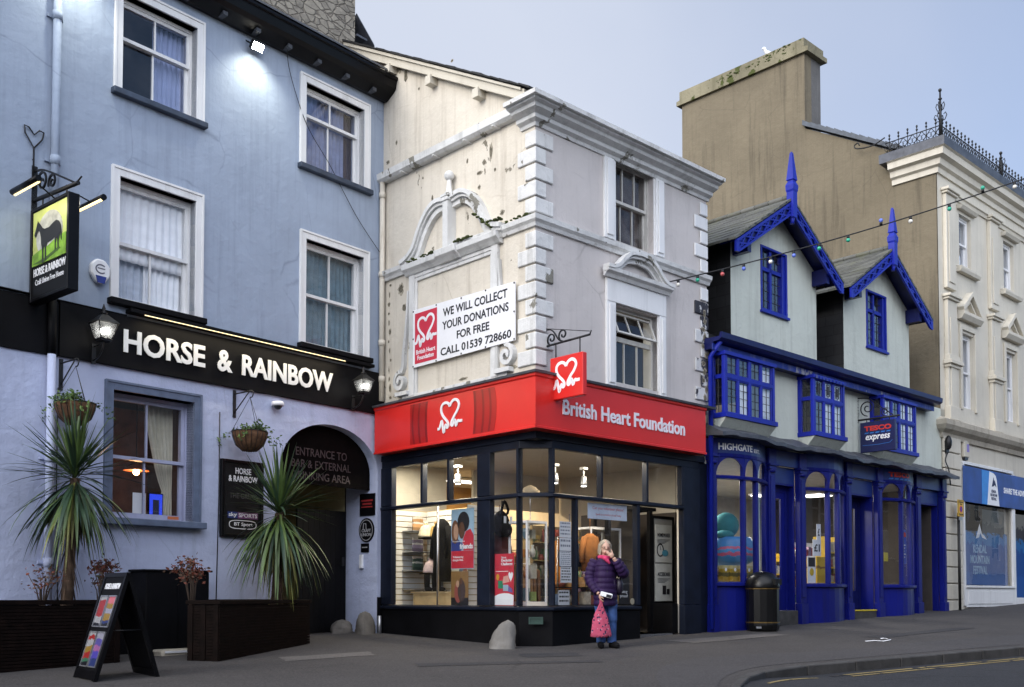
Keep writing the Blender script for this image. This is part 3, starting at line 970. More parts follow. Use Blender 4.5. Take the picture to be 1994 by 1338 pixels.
# ---- lanterns
def lantern(label, x, z, k):
    """z = bottom of the glass body"""
    t = thing('wall_lantern', label, 'lantern', PUB, (x, -.055, z - .3), group='lit lanterns on the black pub band')
    cy = -.33
    b = MB()
    h = .20 * k * 1.0
    w0, w1 = .075 * k, .125 * k
    for sx in (-1, 1):
        for sy in (-1, 1):
            b.tube([(x + sx * w0, cy + sy * w0, z), (x + sx * w1, cy + sy * w1, z + h)], .008, 5)
    for ww, zz in ((w0, z), (w1, z + h)):
        b.tube([(x - ww, cy - ww, zz), (x + ww, cy - ww, zz), (x + ww, cy + ww, zz), (x - ww, cy + ww, zz), (x - ww, cy - ww, zz)], .010, 5)
    b.box(x - w0, x + w0, cy - w0, cy + w0, z - .025, z)
    b.build('frame', M['iron'], t)
    r = MB()
    vs = [(x + sx * w1 * 1.15, cy + sy * w1 * 1.15, z + h) for sx, sy in ((-1, -1), (1, -1), (1, 1), (-1, 1))] + [(x + sx * .04, cy + sy * .04, z + h + .11 * k) for sx, sy in ((-1, -1), (1, -1), (1, 1), (-1, 1))]
    r.add(vs, [(0, 1, 5, 4), (1, 2, 6, 5), (2, 3, 7, 6), (3, 0, 4, 7), (4, 5, 6, 7), (3, 2, 1, 0)], False)
    r.lathe([(.035, z + h + .11 * k), (.05, z + h + .13 * k), (.015, z + h + .16 * k), (.025, z + h + .19 * k), (.004, z + h + .25 * k)], x, cy, 10)
    r.build('cap', M['iron'], t)
    gl = MB()
    q0, q1 = w0 * .96, w1 * .96
    c0 = [(x + sx * q0, cy + sy * q0, z) for sx, sy in ((-1, -1), (1, -1), (1, 1), (-1, 1))]
    c1 = [(x + sx * q1, cy + sy * q1, z + h) for sx, sy in ((-1, -1), (1, -1), (1, 1), (-1, 1))]
    for i in range(4):
        j = (i + 1) % 4
        gl.quad(c0[i], c0[j], c1[j], c1[i])
    gl.build('pane', M['lantern_glass'], t)
    MB().ball((x, cy, z + h * .52), .042 * k).build('bulb', M['lamp_white'], t)
    a = MB()
    a.box(x - .03, x + .03, -.075, -.0555, z - .30, z - .02)
    a.tube(smooth_path([(x, -.075, z - .25), (x, -.2, z - .22), (x, -.30, z - .13), (x, cy, z - .025)], 5), .014, 7)
    a.tube([(x, -.075, z - .06), (x, cy + .02, z - .05)], .010, 6)
    a.build('bracket', M['iron'], t)
    l = bpy.data.lights.new('lantern_light', 'POINT'); l.energy = 1.6; l.color = (1, .97, .88); l.shadow_soft_size = .04
    o = bpy.data.objects.new('lantern_light', l); COL.objects.link(o); o.parent = t
    o.location = Vector((x, cy - .06, z + h * .5)) - Vector((x, -.055, z - .3))
t_ = NT('frosted_lantern_glass')
tr_, em_, ad_ = t_.n('BsdfTransparent'), t_.n('BsdfTranslucent'), t_.n('MixShader')
em_.inputs[0].default_value = (.6, .62, .65, 1); ad_.inputs[0].default_value = .16
t_.l(tr_.outputs[0], ad_.inputs[1]); t_.l(em_.outputs[0], ad_.inputs[2]); t_.l(ad_.outputs[0], t_.out.inputs[0])
M['lantern_glass'] = t_.m
lantern('lit black lantern beside the first letter H of the pub name', -5.50, 4.98, 1.1)
lantern('lit black lantern on the black band right of the last letter W', -.75, 4.98, 1.0)

# ---- flood lights under the eave
def flood(label, x, z, watts):
    t = thing('flood_light', label, 'flood light', PUB, (x, 0, z), group='lit floodlights under the pub eave')
    b = MB().box(x - .11, x + .11, -.17, -.09, z - .07, z + .07)
    b.xform(Matrix.Translation((x, -.13, z)) @ Matrix.Rotation(radians(38), 4, 'X') @ Matrix.Translation((-x, .13, -z)))
    b.build('body', M['iron'], t, bevel=.01)
    e_ = MB().box(x - .095, x + .095, -.176, -.1705, z - .055, z + .055)
    e_.xform(Matrix.Translation((x, -.13, z)) @ Matrix.Rotation(radians(38), 4, 'X') @ Matrix.Translation((-x, .13, -z)))
    e_.build('lens', M['lamp_flood'], t)
    MB().tube([(x - .12, -.12, z), (x - .12, 0, z + .09), (x + .12, 0, z + .09), (x + .12, -.12, z)], .012, 6).build('bracket', M['iron'], t)
    l = bpy.data.lights.new('flood_spot', 'SPOT'); l.energy = watts; l.color = (1, .98, .82); l.spot_size = radians(105); l.spot_blend = .9; l.shadow_soft_size = .06
    o = bpy.data.objects.new('flood_spot', l); COL.objects.link(o); o.parent = t
    o.location = (0, -.52, .0)
    o.rotation_euler = Vector((0, .55, -1)).to_track_quat('-Z', 'Y').to_euler()
flood('glaring white floodlight on the blue wall right under the black eave', -2.88, 10.27, 34)
flood('glaring floodlight under the eave beyond the left window', -5.9, 10.37, 34)

# ================================================================== ON AND IN FRONT OF THE PUB
# ---- hanging sign with a painted horse, at right angles to the wall
SGN = sub(PUB, -6.33, 0, -pi / 2)                # x = outwards from the wall; we look at the side facing left
t = thing('hanging_pub_sign', 'black framed hanging pub sign with a painted black horse, lit by two tube lamps', 'sign', SGN, (.58, 0, 5.33))
b = MB()
b.ring(.06, 1.10, 5.33, 6.58, .045, -.075, .075)
fr_ = b.build('frame', M['black_gloss'], t, bevel=.006)
b = MB().box(.105, 1.055, -.055, .055, 5.375, 6.535)
b.build('board', flat('sign_black_board', (.006, .006, .007), .5, spec=.2), t)
b = MB()
b.box(.125, 1.035, -.062, -.0555, 5.80, 6.52)
M['pic_sky'] = flat('painted_yellow_green_sky', (.50, .55, .16), .4, var=.25, scale=3)
b.build('picture', M['pic_sky'], t)
b = MB()
b.prism([(.58 + .36 * cos(a * pi / 12), 6.16 + .30 * sin(a * pi / 12)) for a in range(24)], -.0665, -.0625)
b.build('picture_cloud', flat('painted_grey_cloud', (.42, .42, .38), .4, var=.35, scale=7), t)
b = MB()
b.prism([(.125, 5.80), (1.035, 5.80), (1.035, 6.08), (.8, 6.06), (.55, 6.0), (.35, 5.99), (.125, 5.95)], -.0705, -.067)
b.build('picture_grass', flat('painted_grass', (.20, .38, .03), .4, var=.4, scale=9), t)
b = MB()
horse = [(.185, 6.215), (.215, 6.27), (.25, 6.33), (.275, 6.385), (.30, 6.36), (.345, 6.325), (.41, 6.265), (.47, 6.24), (.58, 6.235), (.70, 6.27), (.78, 6.285), (.85, 6.26), (.90, 6.20), (.935, 6.08), (.93, 5.99), (.905, 6.02), (.895, 6.12), (.88, 6.06), (.85, 6.0), (.855, 5.92), (.83, 5.91), (.82, 6.0), (.80, 6.06), (.775, 5.98), (.775, 5.91), (.75, 5.905), (.75, 5.99), (.745, 6.07), (.64, 6.05), (.54, 6.045), (.515, 5.98), (.52, 5.87), (.525, 5.82), (.49, 5.82), (.485, 5.9), (.475, 5.99), (.455, 6.02), (.44, 5.93), (.445, 5.84), (.445, 5.80), (.41, 5.80), (.41, 5.88), (.405, 5.98), (.375, 6.07), (.365, 6.15), (.335, 6.23), (.30, 6.25), (.265, 6.235), (.235, 6.195), (.205, 6.185)]
b.prism(horse, -.0745, -.071)
b.build('picture_horse', flat('painted_horse', (.012, .011, .012), .4, var=.3, scale=8), t)
MB().prism([(.15, 5.83), (.45, 5.80), (.9, 5.90), (.85, 5.925), (.5, 5.86)], -.0728, -.0708).build('picture_shade', flat('painted_dark_grass', (.05, .10, .01), .4), t)
MB().text('HORSE & RAINBOW', .15, 1.02, 5.66, 5.765, -.0605, .0055, bold=.02).build('lettering', M['sign_white'], t)
MB().text('Craft Union Free House', .20, .97, 5.54, 5.615, -.0605, .0055).build('small_lettering', M['sign_white'], t)
b = MB()
b.box(-.06, .0, -.04, .04, 6.35, 7.22)
b.tube([(-.5, 0, 7.0), (.02, 0, 6.95)], .03, 8)
b.tube([(0, 0, 6.75), (1.20, 0, 6.68)], .028, 8); b.tube([(1.12, -.0, 6.68), (1.28, 0, 6.74)], .012, 5)
for x in (.25, .9):
    b.tube([(x, 0, 6.73), (x, 0, 6.57)], .012, 6)
b.ribbon(spiral(.22, 6.95, .02, .15, 0, 1.5), .012, -.012, .012)
b.ribbon(spiral(.5, 6.88, .02, .11, 1, 1.4), .012, -.012, .012)
b.ribbon(smooth_path([(.0, 7.15), (.25, 7.1), (.6, 6.95), (1.1, 6.71)], 6), .012, -.012, .012)
b.build('bracket', M['iron'], t)
for sgn_, x0, x1, z in ((-1, .30, 1.02, 6.62), (1, .36, 1.06, 6.62)):
    y = sgn_ * .42
    b = MB()
    b.tube([(x0, y, z + .04), (x1, y, z + .04)], .040, 10)
    b.tube([((x0 + x1) / 2, 0, 6.58), ((x0 + x1) / 2, y * .6, z + .10), ((x0 + x1) / 2, y, z + .06)], .010, 6)
    l_ = b.build('tube_lamp', M['black_gloss'], t)
    MB().tube([(x0 + .03, y - sgn_ * .018, z + .004), (x1 - .03, y - sgn_ * .018, z + .004)], .018, 8).build('tube', M['led'], l_)
    lt = bpy.data.lights.new('sign_light', 'AREA'); lt.shape = 'RECTANGLE'; lt.size, lt.size_y = .7, .03; lt.energy = 1.3; lt.color = (1, .92, .65)
    lo = bpy.data.objects.new('sign_light', lt); COL.objects.link(lo); lo.parent = t
    lo.location = Vector(((x0 + x1) / 2, y * .92, z - .03)) - Vector((.58, 0, 5.33))
    lo.rotation_euler = Vector((0, -y * .7, -.5)).to_track_quat('-Z', 'Y').to_euler()
# heart-shaped wire hook above it on the wall
b = MB()
b.tube([(-6.36, -.03, 6.9), (-6.36, -.03, 7.45), (-6.48, -.03, 7.62), (-6.49, -.03, 7.72), (-6.43, -.03, 7.71), (-6.36, -.03, 7.63), (-6.29, -.03, 7.71), (-6.23, -.03, 7.7), (-6.25, -.03, 7.6), (-6.36, -.03, 7.45)], .011, 6)
b.tube([(-6.36, -.03, 7.3), (-6.36, .0, 7.3)], .01, 5)
b.build('wire_hook', M['iron'], fr=PUB, loc=(-6.36, 0, 6.9), label='thin dark wire hook bent like a heart, fixed above the hanging pub sign', cat='hook')

# ---- alarm box
t = thing('alarm_box', 'white eight sided alarm box with a blue base left of a pub window', 'alarm', PUB, (-5.42, 0, 5.85))
pts = [(-5.48, 6.17), (-5.36, 6.17), (-5.28, 6.09), (-5.28, 5.95), (-5.36, 5.84), (-5.48, 5.84), (-5.56, 5.95), (-5.56, 6.09)]
MB().prism(pts, -.085, 0).build('case', M['sign_white'], t, bevel=.02)
MB().prism([(-5.50, 5.93), (-5.34, 5.93), (-5.37, 5.83), (-5.47, 5.83)], -.095, -.086).build('strobe', flat('blue_strobe', (.02, .03, .2), .2), t)
q = MB().ribbon([(-5.42 + .075 * cos(a * pi / 12), 6.03 + .06 * sin(a * pi / 12)) for a in range(3, 22)], .009, -.089, -.0855)
q.box(-5.47, -5.36, -.089, -.0855, 6.03, 6.045)
q.build('emblem', flat('grey_emblem', (.12, .12, .16)), t)

# ---- dome camera
t = thing('dome_camera', 'small white dome security camera under the black pub band', 'camera', PUB, (-2.39, 0, 4.5))
MB().lathe([(.085, 4.60), (.10, 4.58), (.10, 4.545), (.09, 4.53)], -2.39, -.11, 18).build('housing', M['sign_white'], t)
MB().ball((-2.39, -.11, 4.53), .068, sz=.9).build('dome', flat('smoked_dome', (.02, .02, .025), .1), t)
MB().box(-2.44, -2.34, -.06, 0, 4.54, 4.61).build('mount', M['sign_white'], t)

# ---- hanging baskets
M['coir'] = flat('brown_coir_liner', (.10, .048, .022), .95, var=.4, scale=18, bump=.8)
M['leaf'] = flat('dark_green_leaf', (.035, .075, .018), .6, var=.5, scale=9)
M['leaf_pale'] = flat('light_green_leaf', (.10, .17, .03), .6, var=.4, scale=9)  # paler green leaves, mixed in at random
M['leaf_rust'] = flat('rust_red_leaf', (.16, .038, .018), .6, var=.5, scale=9)
M['leaf_brown'] = flat('brown_leaf', (.09, .05, .03), .7, var=.5, scale=9)
M['twig'] = flat('brown_twig', (.06, .04, .028), .85)


def leafy(b, c, spread, n, size, mats=1, droop=0.0):
    """a clump of folded leaf faces round c"""
    for _ in range(n):
        p = Vector((random.gauss(0, spread[0]), random.gauss(0, spread[1]), random.gauss(0, spread[2]))) + Vector(c)
        d = Vector((rnd(-1, 1), rnd(-1, 1), rnd(-.5, .9) - droop)).normalized()
        sd_ = d.orthogonal().normalized()
        sd_ = Matrix.Rotation(rnd(0, 6.3), 3, d) @ sd_
        L_ = size * rnd(.6, 1.3); w = L_ * .28
        nn = d.cross(sd_) * L_ * .1
        b.mat(random.randrange(mats))
        b.add([p, p + d * L_ * .5 + sd_ * w, p + d * L_ - nn, p + d * L_ * .5 - sd_ * w, p + d * L_ * .5 + nn], [(0, 1, 4), (1, 2, 4), (2, 3, 4), (3, 0, 4)], False)
    return b


def basket(label, x, zr, r, zb):
    cy = -.42
    t = thing('hanging_basket', label, 'basket', PUB, (x, cy, zr - r), group='hanging baskets on the pub wall')
    MB().lathe([(.02, zr - r * 1.15), (r * .45, zr - r * 1.08), (r * .78, zr - r * .75), (r * .95, zr - r * .3), (r, zr), (r * .93, zr)], x, cy, 24).build('bowl', M['coir'], t)
    w = MB()
    for k in range(18):
        a = 2 * pi * k / 18
        w.tube([(x + r * 1.015 * cos(a), cy + r * 1.015 * sin(a), zr), (x + r * .965 * cos(a), cy + r * .965 * sin(a), zr - r * .3), (x + r * .79 * cos(a), cy + r * .79 * sin(a), zr - r * .76), (x + r * .4 * cos(a), cy + r * .4 * sin(a), zr - r * 1.11)], .004, 4)
    w.tube([(x + r * 1.02 * cos(a * pi / 12), cy + r * 1.02 * sin(a * pi / 12), zr) for a in range(25)], .006, 5)
    w.build('wire_frame', M['iron'], t)
    f = MB()
    for _ in range(10):
        leafy(f, (x + rnd(-r, r) * .75, cy + rnd(-r, r) * .75, zr + rnd(.0, .09)), (.05, .05, .035), 26, .06, 3)
    for _ in range(4):
        a = rnd(0, 6.3)
        path = [(x + r * cos(a) * k, cy + r * sin(a) * k, zr + .03 - .22 * (k - 1) ** 2 - .03 * k) for k in (.8, 1.0, 1.3, 1.6, 1.8)]
        for p in path:
            leafy(f, p, (.03, .03, .03), 7, .055, 2)
    f.build('plants', [M['leaf'], M['leaf_pale'], M['leaf']], t)
    c = MB()
    for a in (.5, 2.6, 4.7):
        c.tube([(x + r * cos(a), cy + r * sin(a), zr), (x, cy, zb)], .004, 4)
    c.build('chain', M['iron'], t)
    return t


basket('hanging basket with trailing leaves above the taller palm, left of the window', -5.93, 4.02, .26, 4.52)
basket('hanging basket with trailing leaves above the menu board', -3.15, 3.98, .27, 4.52)
for x, lab in ((-5.93, 'black iron basket bracket between the downpipe and the ground floor window'), (-3.15, 'black iron basket bracket above the menu board')):
    b = MB()
    b.box(x - .025, x + .025, -.02, 0, 4.25, 4.68)
    b.tube([(x, -.02, 4.62), (x, -.46, 4.62)], .011, 6)
    b.tube([(x, -.02, 4.33), (x, -.38, 4.60)], .010, 6)
    b.tube(smooth_path([(x, -.46, 4.62), (x, -.50, 4.58), (x, -.47, 4.52), (x, -.42, 4.52)], 5), .009, 6)
    b.build('basket_bracket', M['iron'], fr=PUB, loc=(x, 0, 4.25), label=lab, cat='bracket', group='iron brackets holding the baskets')

# ---- menu board
t = thing('menu_board', 'tall black menu board with white heading behind the right palm', 'board', PUB, (-3.01, 0, 2.37))
MB().ring(-3.40, -2.62, 2.37, 3.58, .05, -.07, 0).build('frame', M['black_gloss'], t, bevel=.006)
MB().box(-3.35, -2.67, -.05, -.01, 2.42, 3.53).build('panel', flat('black_chalk_panel', (.007, .007, .008), .6, spec=.2), t)
MB().text('HORSE\n& RAINBOW', -3.27, -2.73, 3.24, 3.46, -.0545, .004, bold=.02).build('heading', M['sign_white'], t)
M['grey_print'] = flat('dim_grey_print', (.075, .07, .07), .6, bump=0)
MB().text('THE GREAT', -3.25, -2.75, 2.98, 3.06, -.0545, .004).build('dim_lettering', M['grey_print'], t)
q = MB().box(-3.28, -3.10, -.054, -.0505, 2.665, 2.765); q.build('sky_panel', flat('navy_label', (.01, .03, .16), bump=0), t)
MB().box(-3.095, -2.72, -.054, -.0505, 2.665, 2.765).build('sports_panel', flat('purple_label', (.16, .05, .16), bump=0), t)
q = MB().text('sky', -3.265, -3.115, 2.675, 2.755, -.0575, .003, bold=.02).text('SPORTS', -3.08, -2.735, 2.685, 2.748, -.0575, .003, bold=.02); q.build('sports_lettering', M['sign_white'], t)
q = MB().ribbon([(-3.0 + .25 * math.copysign(abs(cos(a * pi / 16)) ** .5, cos(a * pi / 16)), 2.57 + .065 * math.copysign(abs(sin(a * pi / 16)) ** .7, sin(a * pi / 16))) for a in range(32)], .006, -.0545, -.0505, True)
q.text('BT Sport', -3.16, -2.82, 2.535, 2.605, -.0545, .004, bold=.015); q.build('second_lettering', M['sign_white'], t)

# ---- arch tympanum board
t = thing('arch_sign', 'black half round board reading ENTRANCE TO BAR & EXTERNAL DRINKING AREA in the archway', 'sign', PUB, (-1.17, .2, 3.36))
pl = [(-2.225, 3.36), (-.115, 3.36)] + [(-AC * 0 + AC + (AR - .005) * cos(pi * i / 24), ASP + (ARISE - .005) * sin(pi * i / 24)) for i in range(25)]
MB().prism(pl, .20, .24).build('board', flat('black_brown_board', (.0035, .0026, .0026), .8, var=.3, spec=.05), t)
q = MB()
q.text('ENTRANCE TO', -1.78, -.66, 3.83, 3.97, .196, .0035).text('BAR & EXTERNAL', -1.87, -.57, 3.63, 3.765, .196, .0035).text('DRINKING AREA', -1.86, -.58, 3.43, 3.565, .196, .0035)
q.build('lettering', flat('dull_pinkish_letter', (.055, .040, .042), .6, bump=0), t)
# ---- plaques on the right reveal
SIDE = sub(PUB, -.11, .85, -pi / 2)               # x = from the gate out to the street
def plaque(label, x0, x1, z0, z1, kind):
    t = thing('plaque', label, 'plaque', SIDE, ((x0 + x1) / 2, 0, z0))
    if kind == 'oval':
        MB().prism([((x0 + x1) / 2 + (x1 - x0) / 2 * cos(a * pi / 16), (z0 + z1) / 2 + (z1 - z0) / 2 * sin(a * pi / 16)) for a in range(32)], -.02, 0).build('plate', M['black_gloss'], t)
        q = MB().ribbon([((x0 + x1) / 2 + (x1 - x0) * .42 * cos(a * pi / 16), (z0 + z1) / 2 + (z1 - z0) * .42 * sin(a * pi / 16)) for a in range(32)], .006, -.024, -.0205, True)
        q.text('CRAFT\nUNION', x0 + .07, x1 - .07, z0 + .11, z0 + .24, -.024, .0035, bold=.02)
        q.ribbon([(x0 + .12, z1 - .2), (x0 + .13, z1 - .1), (x0 + .19, z1 - .1), (x0 + .2, z1 - .2)], .008, -.024, -.0205)
        q.build('emblem', M['grey_sign'], t)
    else:
        MB().box(x0, x1, -.02, 0, z0, z1).build('plate', M['black_gloss'], t)
        if kind == 'red':
            MB().box(x0 + .05, x1 - .05, -.024, -.0205, z0 + .26, z0 + .29).box(x0 + .08, x1 - .08, -.024, -.0205, z0 + .20, z0 + .23).box(x0 + .05, x1 - .06, -.024, -.0205, z0 + .15, z0 + .17).build('lettering', flat('red_lettering', (.30, .02, .02), bump=0), t)
        else:
            MB().box(x0 + .03, x1 - .03, -.024, -.0205, z0 + .08, z0 + .10).build('lettering', M['grey_sign'], t)
M['grey_sign'] = flat('light_grey_print', (.35, .35, .36), .5, bump=0)
plaque('square black plaque with dull red lettering beside the gate', .40, .80, 2.90, 3.30, 'red')
plaque('oval black plaque with a pale emblem under the square plaque', .38, .78, 2.42, 2.86, 'oval')
plaque('tiny black plaque under the oval plaque', .44, .64, 2.24, 2.40, 'small')
MB().box(.42, .50, -.05, 0, 1.95, 2.20).build('switch_box', M['sign_white'], fr=SIDE, loc=(.46, 0, 1.95), bevel=.008, label='narrow white box on the archway side below the plaques', cat='box')

# ---- cable sagging down the pub front
b = MB()
b.tube(smooth_path([(-2.42, -.38, 10.62), (-2.25, -.10, 10.35), (-2.05, -.04, 9.9), (-1.76, -.04, 9.36), (-1.31, -.04, 8.9), (-.95, -.04, 8.47), (-.6, -.04, 8.08), (-.04, -.05, 7.58)], 6), .006, 5)
b.build('cable', M['iron'], fr=PUB, loc=(-.04, 0, 7.58), label='thin black cable drooping from the eave across the upper right pub window', cat='cable')
b = MB()
b.tube(smooth_path([(-3.78, -.05, 5.62), (-3.55, -.06, 5.53), (-3.3, -.06, 5.5)], 5), .007, 5)
b.build('cable', M['iron'], fr=PUB, loc=(-3.3, 0, 5.5), label='short black cable from a window sill to the top of the black band', cat='cable')
b = MB()
b.tube([(-5.97, -.02, 4.28), (-5.97, -.02, 3.0), (-5.93, -.02, 1.4)], .008, 5)
b.build('cable', M['iron'], fr=PUB, loc=(-5.97, 0, 1.4), label='thin cable running down the wall from the left basket bracket', cat='cable')
b = MB()
b.tube([(-3.42, -.02, 4.3), (-3.42, -.02, 3.0), (-3.45, -.02, 1.4)], .008, 5)
b.build('cable', M['iron'], fr=PUB, loc=(-3.42, 0, 1.4), label='thin cable running down the wall beside the menu board', cat='cable')

# ---- planters, hatch, step
def planter(label, fr, x0, x1, y0, y1, z0, z1):
    t = thing('planter', label, 'planter', fr, ((x0 + x1) / 2, (y0 + y1) / 2, z0), group='dark slatted timber planters before the pub')
    b = MB()
    n = int((z1 - z0) / .045)
    h = (z1 - z0 - .06) / n
    for k in range(n):
        z = z0 + .0 + k * h
        b.box(x0, x1, y0, y0 + .02, z, z + h - .007); b.box(x0, x1, y1 - .02, y1, z, z + h - .007)
        b.box(x0, x0 + .02, y0 + .02, y1 - .02, z, z + h - .007); b.box(x1 - .02, x1, y0 + .02, y1 - .02, z, z + h - .007)
    b.box(x0 + .03, x1 - .03, y0 + .03, y1 - .03, z0, z1 - .12)
    b.build('slats', M['wood_dark'], t)
    r = MB()
    for a in ((x0 - .02, x1 + .02, y0 - .02, y0 + .06), (x0 - .02, x1 + .02, y1 - .06, y1 + .02), (x0 - .02, x0 + .06, y0 + .06, y1 - .06), (x1 - .06, x1 + .02, y0 + .06, y1 - .06)):
        r.box(*a, z1 - .055, z1)
    r.build('rim', M['wood_dark'], t, bevel=.005)
    p = MB()
    for x in [x0 + .05, (x0 + x1) / 2, x1 - .05]:
        p.box(x - .035, x + .035, y0 - .012, y0 - .0005, z0, z1 - .06)
    p.build('post', M['wood_dark'], t)
    MB().box(x0 + .03, x1 - .03, y0 + .03, y1 - .03, z1 - .119, z1 - .08).build('soil', flat('soil', (.03, .022, .016), .95, var=.5, scale=20, bump=.8), t)
    return t


planter('long dark slatted planter at the left behind the chalk sign, holding the taller palm', PUB, -9.5, -5.55, -.98, -.42, .50, 1.40)
PL2 = frame(-3.88 - .48 * .968, 13.58 + .48 * .25, .968, -.25)   # x: left to right across the end face, y: back along it
planter('dark slatted planter running back to the archway, holding the bushier palm', PL2, 0, .48, 0, 2.72, .58, 1.395)

t = thing('cellar_hatch', 'tall plain black boxed hatch on the wall between the two planters', 'hatch', PUB, (-4.35, -.2, .6))
b = MB().box(-4.86, -3.84, -.42, 0, .64, 1.80); b.build('box', M['black'], t, bevel=.008)
MB().box(-4.36, -4.345, -.424, -.4205, .70, 1.74).build('joint', M['black_gloss'], t)
MB().box(-4.90, -3.80, -.45, .0, 1.80, 1.83).build('lid', M['black'], t, bevel=.006)
t = thing('stone_step', 'worn pale stone step under the black hatch behind the chalk sign', 'step', PUB, (-4.3, -.5, .55))
MB().box(-4.78, -3.62, -.72, -.425, .50, .70).build('slab', M['stone_end'], t, bevel=.03)
MB().box(-4.74, -3.7, -.735, -.725, .655, .685).build('edge', M['sign_white'], t)


# ---- palms
M['palm'] = flat('palm_leaf', (.070, .115, .030), .45, var=.45, scale=3)
M['palm_dark'] = flat('palm_leaf_dark', (.028, .058, .030), .45, var=.4, scale=3)
M['palm_yellow'] = flat('palm_leaf_yellowing', (.16, .165, .035), .5, var=.4, scale=3)
M['trunk'] = flat('shaggy_palm_trunk', (.065, .040, .025), .95, var=.5, scale=12, bump=1.0)


def blade(b, o, d, L_, w, sag, n=7):
    """a long folded sword leaf that bends down under its weight"""
    d = d.normalized()
    side = d.cross(Vector((0, 0, 1)))
    side = side.normalized() if side.length > .05 else Vector((cos(L_ * 40), sin(L_ * 40), 0))
    p, vs = Vector(o), []
    for i in range(n + 1):
        f = i / n
        ww = w * (.45 + .9 * f if f < .5 else .9) * (1 - max(0, f - .45) / .55) ** .8 + .0008
        up = side.cross(d).normalized()
        vs += [p - side * ww + up * ww * .35, p, p + side * ww + up * ww * .35]
        d = (d + Vector((0, 0, -1)) * sag / n * (1 + f)).normalized()
        p = p + d * L_ / n
    fs = []
    for i in range(n):
        a = 3 * i
        fs += [(a, a + 1, a + 4, a + 3), (a + 1, a + 2, a + 5, a + 4)]
    b.add(vs, fs, True)


def palm(label, x, y, z0, zc, n_up, n_skirt, Lu, Ls, lean, bulk):
    t = thing('cordyline_palm', label, 'palm', WORLD, (x, y, z0), group='spiky cordyline palms in the planters')
    b = MB()
    pts = [(x + lean[0] * k, y + lean[1] * k, z0 - .1 + (zc - z0 + .08) * k) for k in (0, .2, .4, .6, .8, 1.0)]
    b.tube(pts, [.085, .075, .068, .07, .075, .06], 10)
    for _ in range(40):
        k = rnd(.1, .8); a = rnd(0, 6.3)
        c = Vector((x + lean[0] * k, y + lean[1] * k, z0 + (zc - z0) * k))
        blade(b, c + Vector((cos(a), sin(a), 0)) * .06, Vector((cos(a) * .35, sin(a) * .35, -1)), rnd(.25, .5), .010, .2, 4)
    b.build('trunk', M['trunk'], t)
    cr = MB()
    top = Vector((x + lean[0], y + lean[1], zc))
    for i in range(n_up):
        a = i * 2.39996 + rnd(-.25, .25)
        el = rnd(-.05, 1.0) ** 1.0 * pi / 2 * .95
        d = Vector((cos(a) * cos(el), sin(a) * cos(el), sin(el)))
        cr.mat(random.choice((0, 0, 1)))
        blade(cr, top + Vector((0, 0, rnd(-.06, .1))) + d * .03, d, Lu * rnd(.6, 1.15), rnd(.019, .030), rnd(.05, .35) * (1.3 - el * .6))
    for i in range(n_skirt):
        a = i * 2.39996 + rnd(-.3, .3)
        el = -rnd(.15, 1.3)
        d = Vector((cos(a) * cos(el), sin(a) * cos(el), sin(el)))
        cr.mat(random.choice((0, 1, 2, 2) if el < -.7 else (0, 0, 1)))
        blade(cr, top + Vector((0, 0, rnd(-.22, -.02))) + d * .03, d, Ls * rnd(.6, 1.12), rnd(.019, .031), rnd(.4, 1.1) * bulk)
    cr.build('crown', [M['palm'], M['palm_dark'], M['palm_yellow']], t)


palm('tall cordyline palm with a thick bare trunk under its drooping leaves, at the far left', -5.76, 13.22, 1.36, 3.0, 125, 150, .92, 1.05, (.09, 0), 1.0)
palm('bushier cordyline palm in front of the archway, its leaf skirt hiding the trunk', -3.60, 15.62, 1.36, 2.74, 120, 160, .98, 1.22, (.03, 0), 1.25)


def shrub(label, x, y, z0, h, w, mats, n=16, leaf=.07, stems=9):
    t = thing('shrub', label, 'shrub', WORLD, (x, y, z0), group='small winter shrubs in the planters')
    b, f = MB(), MB()
    for _ in range(stems):
        a = rnd(0, 6.3); k = rnd(.2, 1)
        e_ = Vector((x + cos(a) * w * k, y + sin(a) * w * k, z0 + h * rnd(.6, 1)))
        m_ = Vector((x + cos(a) * w * k * .4, y + sin(a) * w * k * .4, z0 + h * .45))
        b.tube([(x + cos(a) * .02, y + sin(a) * .02, z0 - .05), m_, e_], [.012, .008, .004], 5)
        leafy(f, e_, (.045, .045, .045), n, leaf, len(mats))
        leafy(f, (m_ + e_) / 2, (.04, .04, .05), n // 3, leaf, len(mats))
    b.build('stem', M['twig'], t)
    f.build('foliage', [M[m] for m in mats], t)


def at_pub(x, y):
    return (PUB @ Vector((x, y, 0))).xy


sx, sy = -4.36, 13.95
shrub('rust leaved shrub on bare stems at the near end of the right planter', sx, sy, 1.33, .62, .26, ['leaf_rust', 'leaf_rust', 'leaf_brown'], 20, .06, 12)
x, y = at_pub(-5.62, -.62); shrub('low rust leaved bush poking up behind the top of the chalk sign', x, y, 1.34, .52, .13, ['leaf_rust', 'leaf_brown', 'leaf_rust'], 26, .06, 8)
x, y = at_pub(-5.72, -.75); shrub('thin green twiggy shrub right of the tall palm trunk', x, y, 1.34, .42, .2, ['leaf', 'leaf_brown'], 4, .05, 9)
x, y = at_pub(-6.42, -.62); shrub('reddish brown shrub left of the tall palm trunk before the white downpipe', x, y, 1.34, .42, .22, ['leaf_rust', 'leaf_brown', 'leaf_brown'], 12, .05, 10)

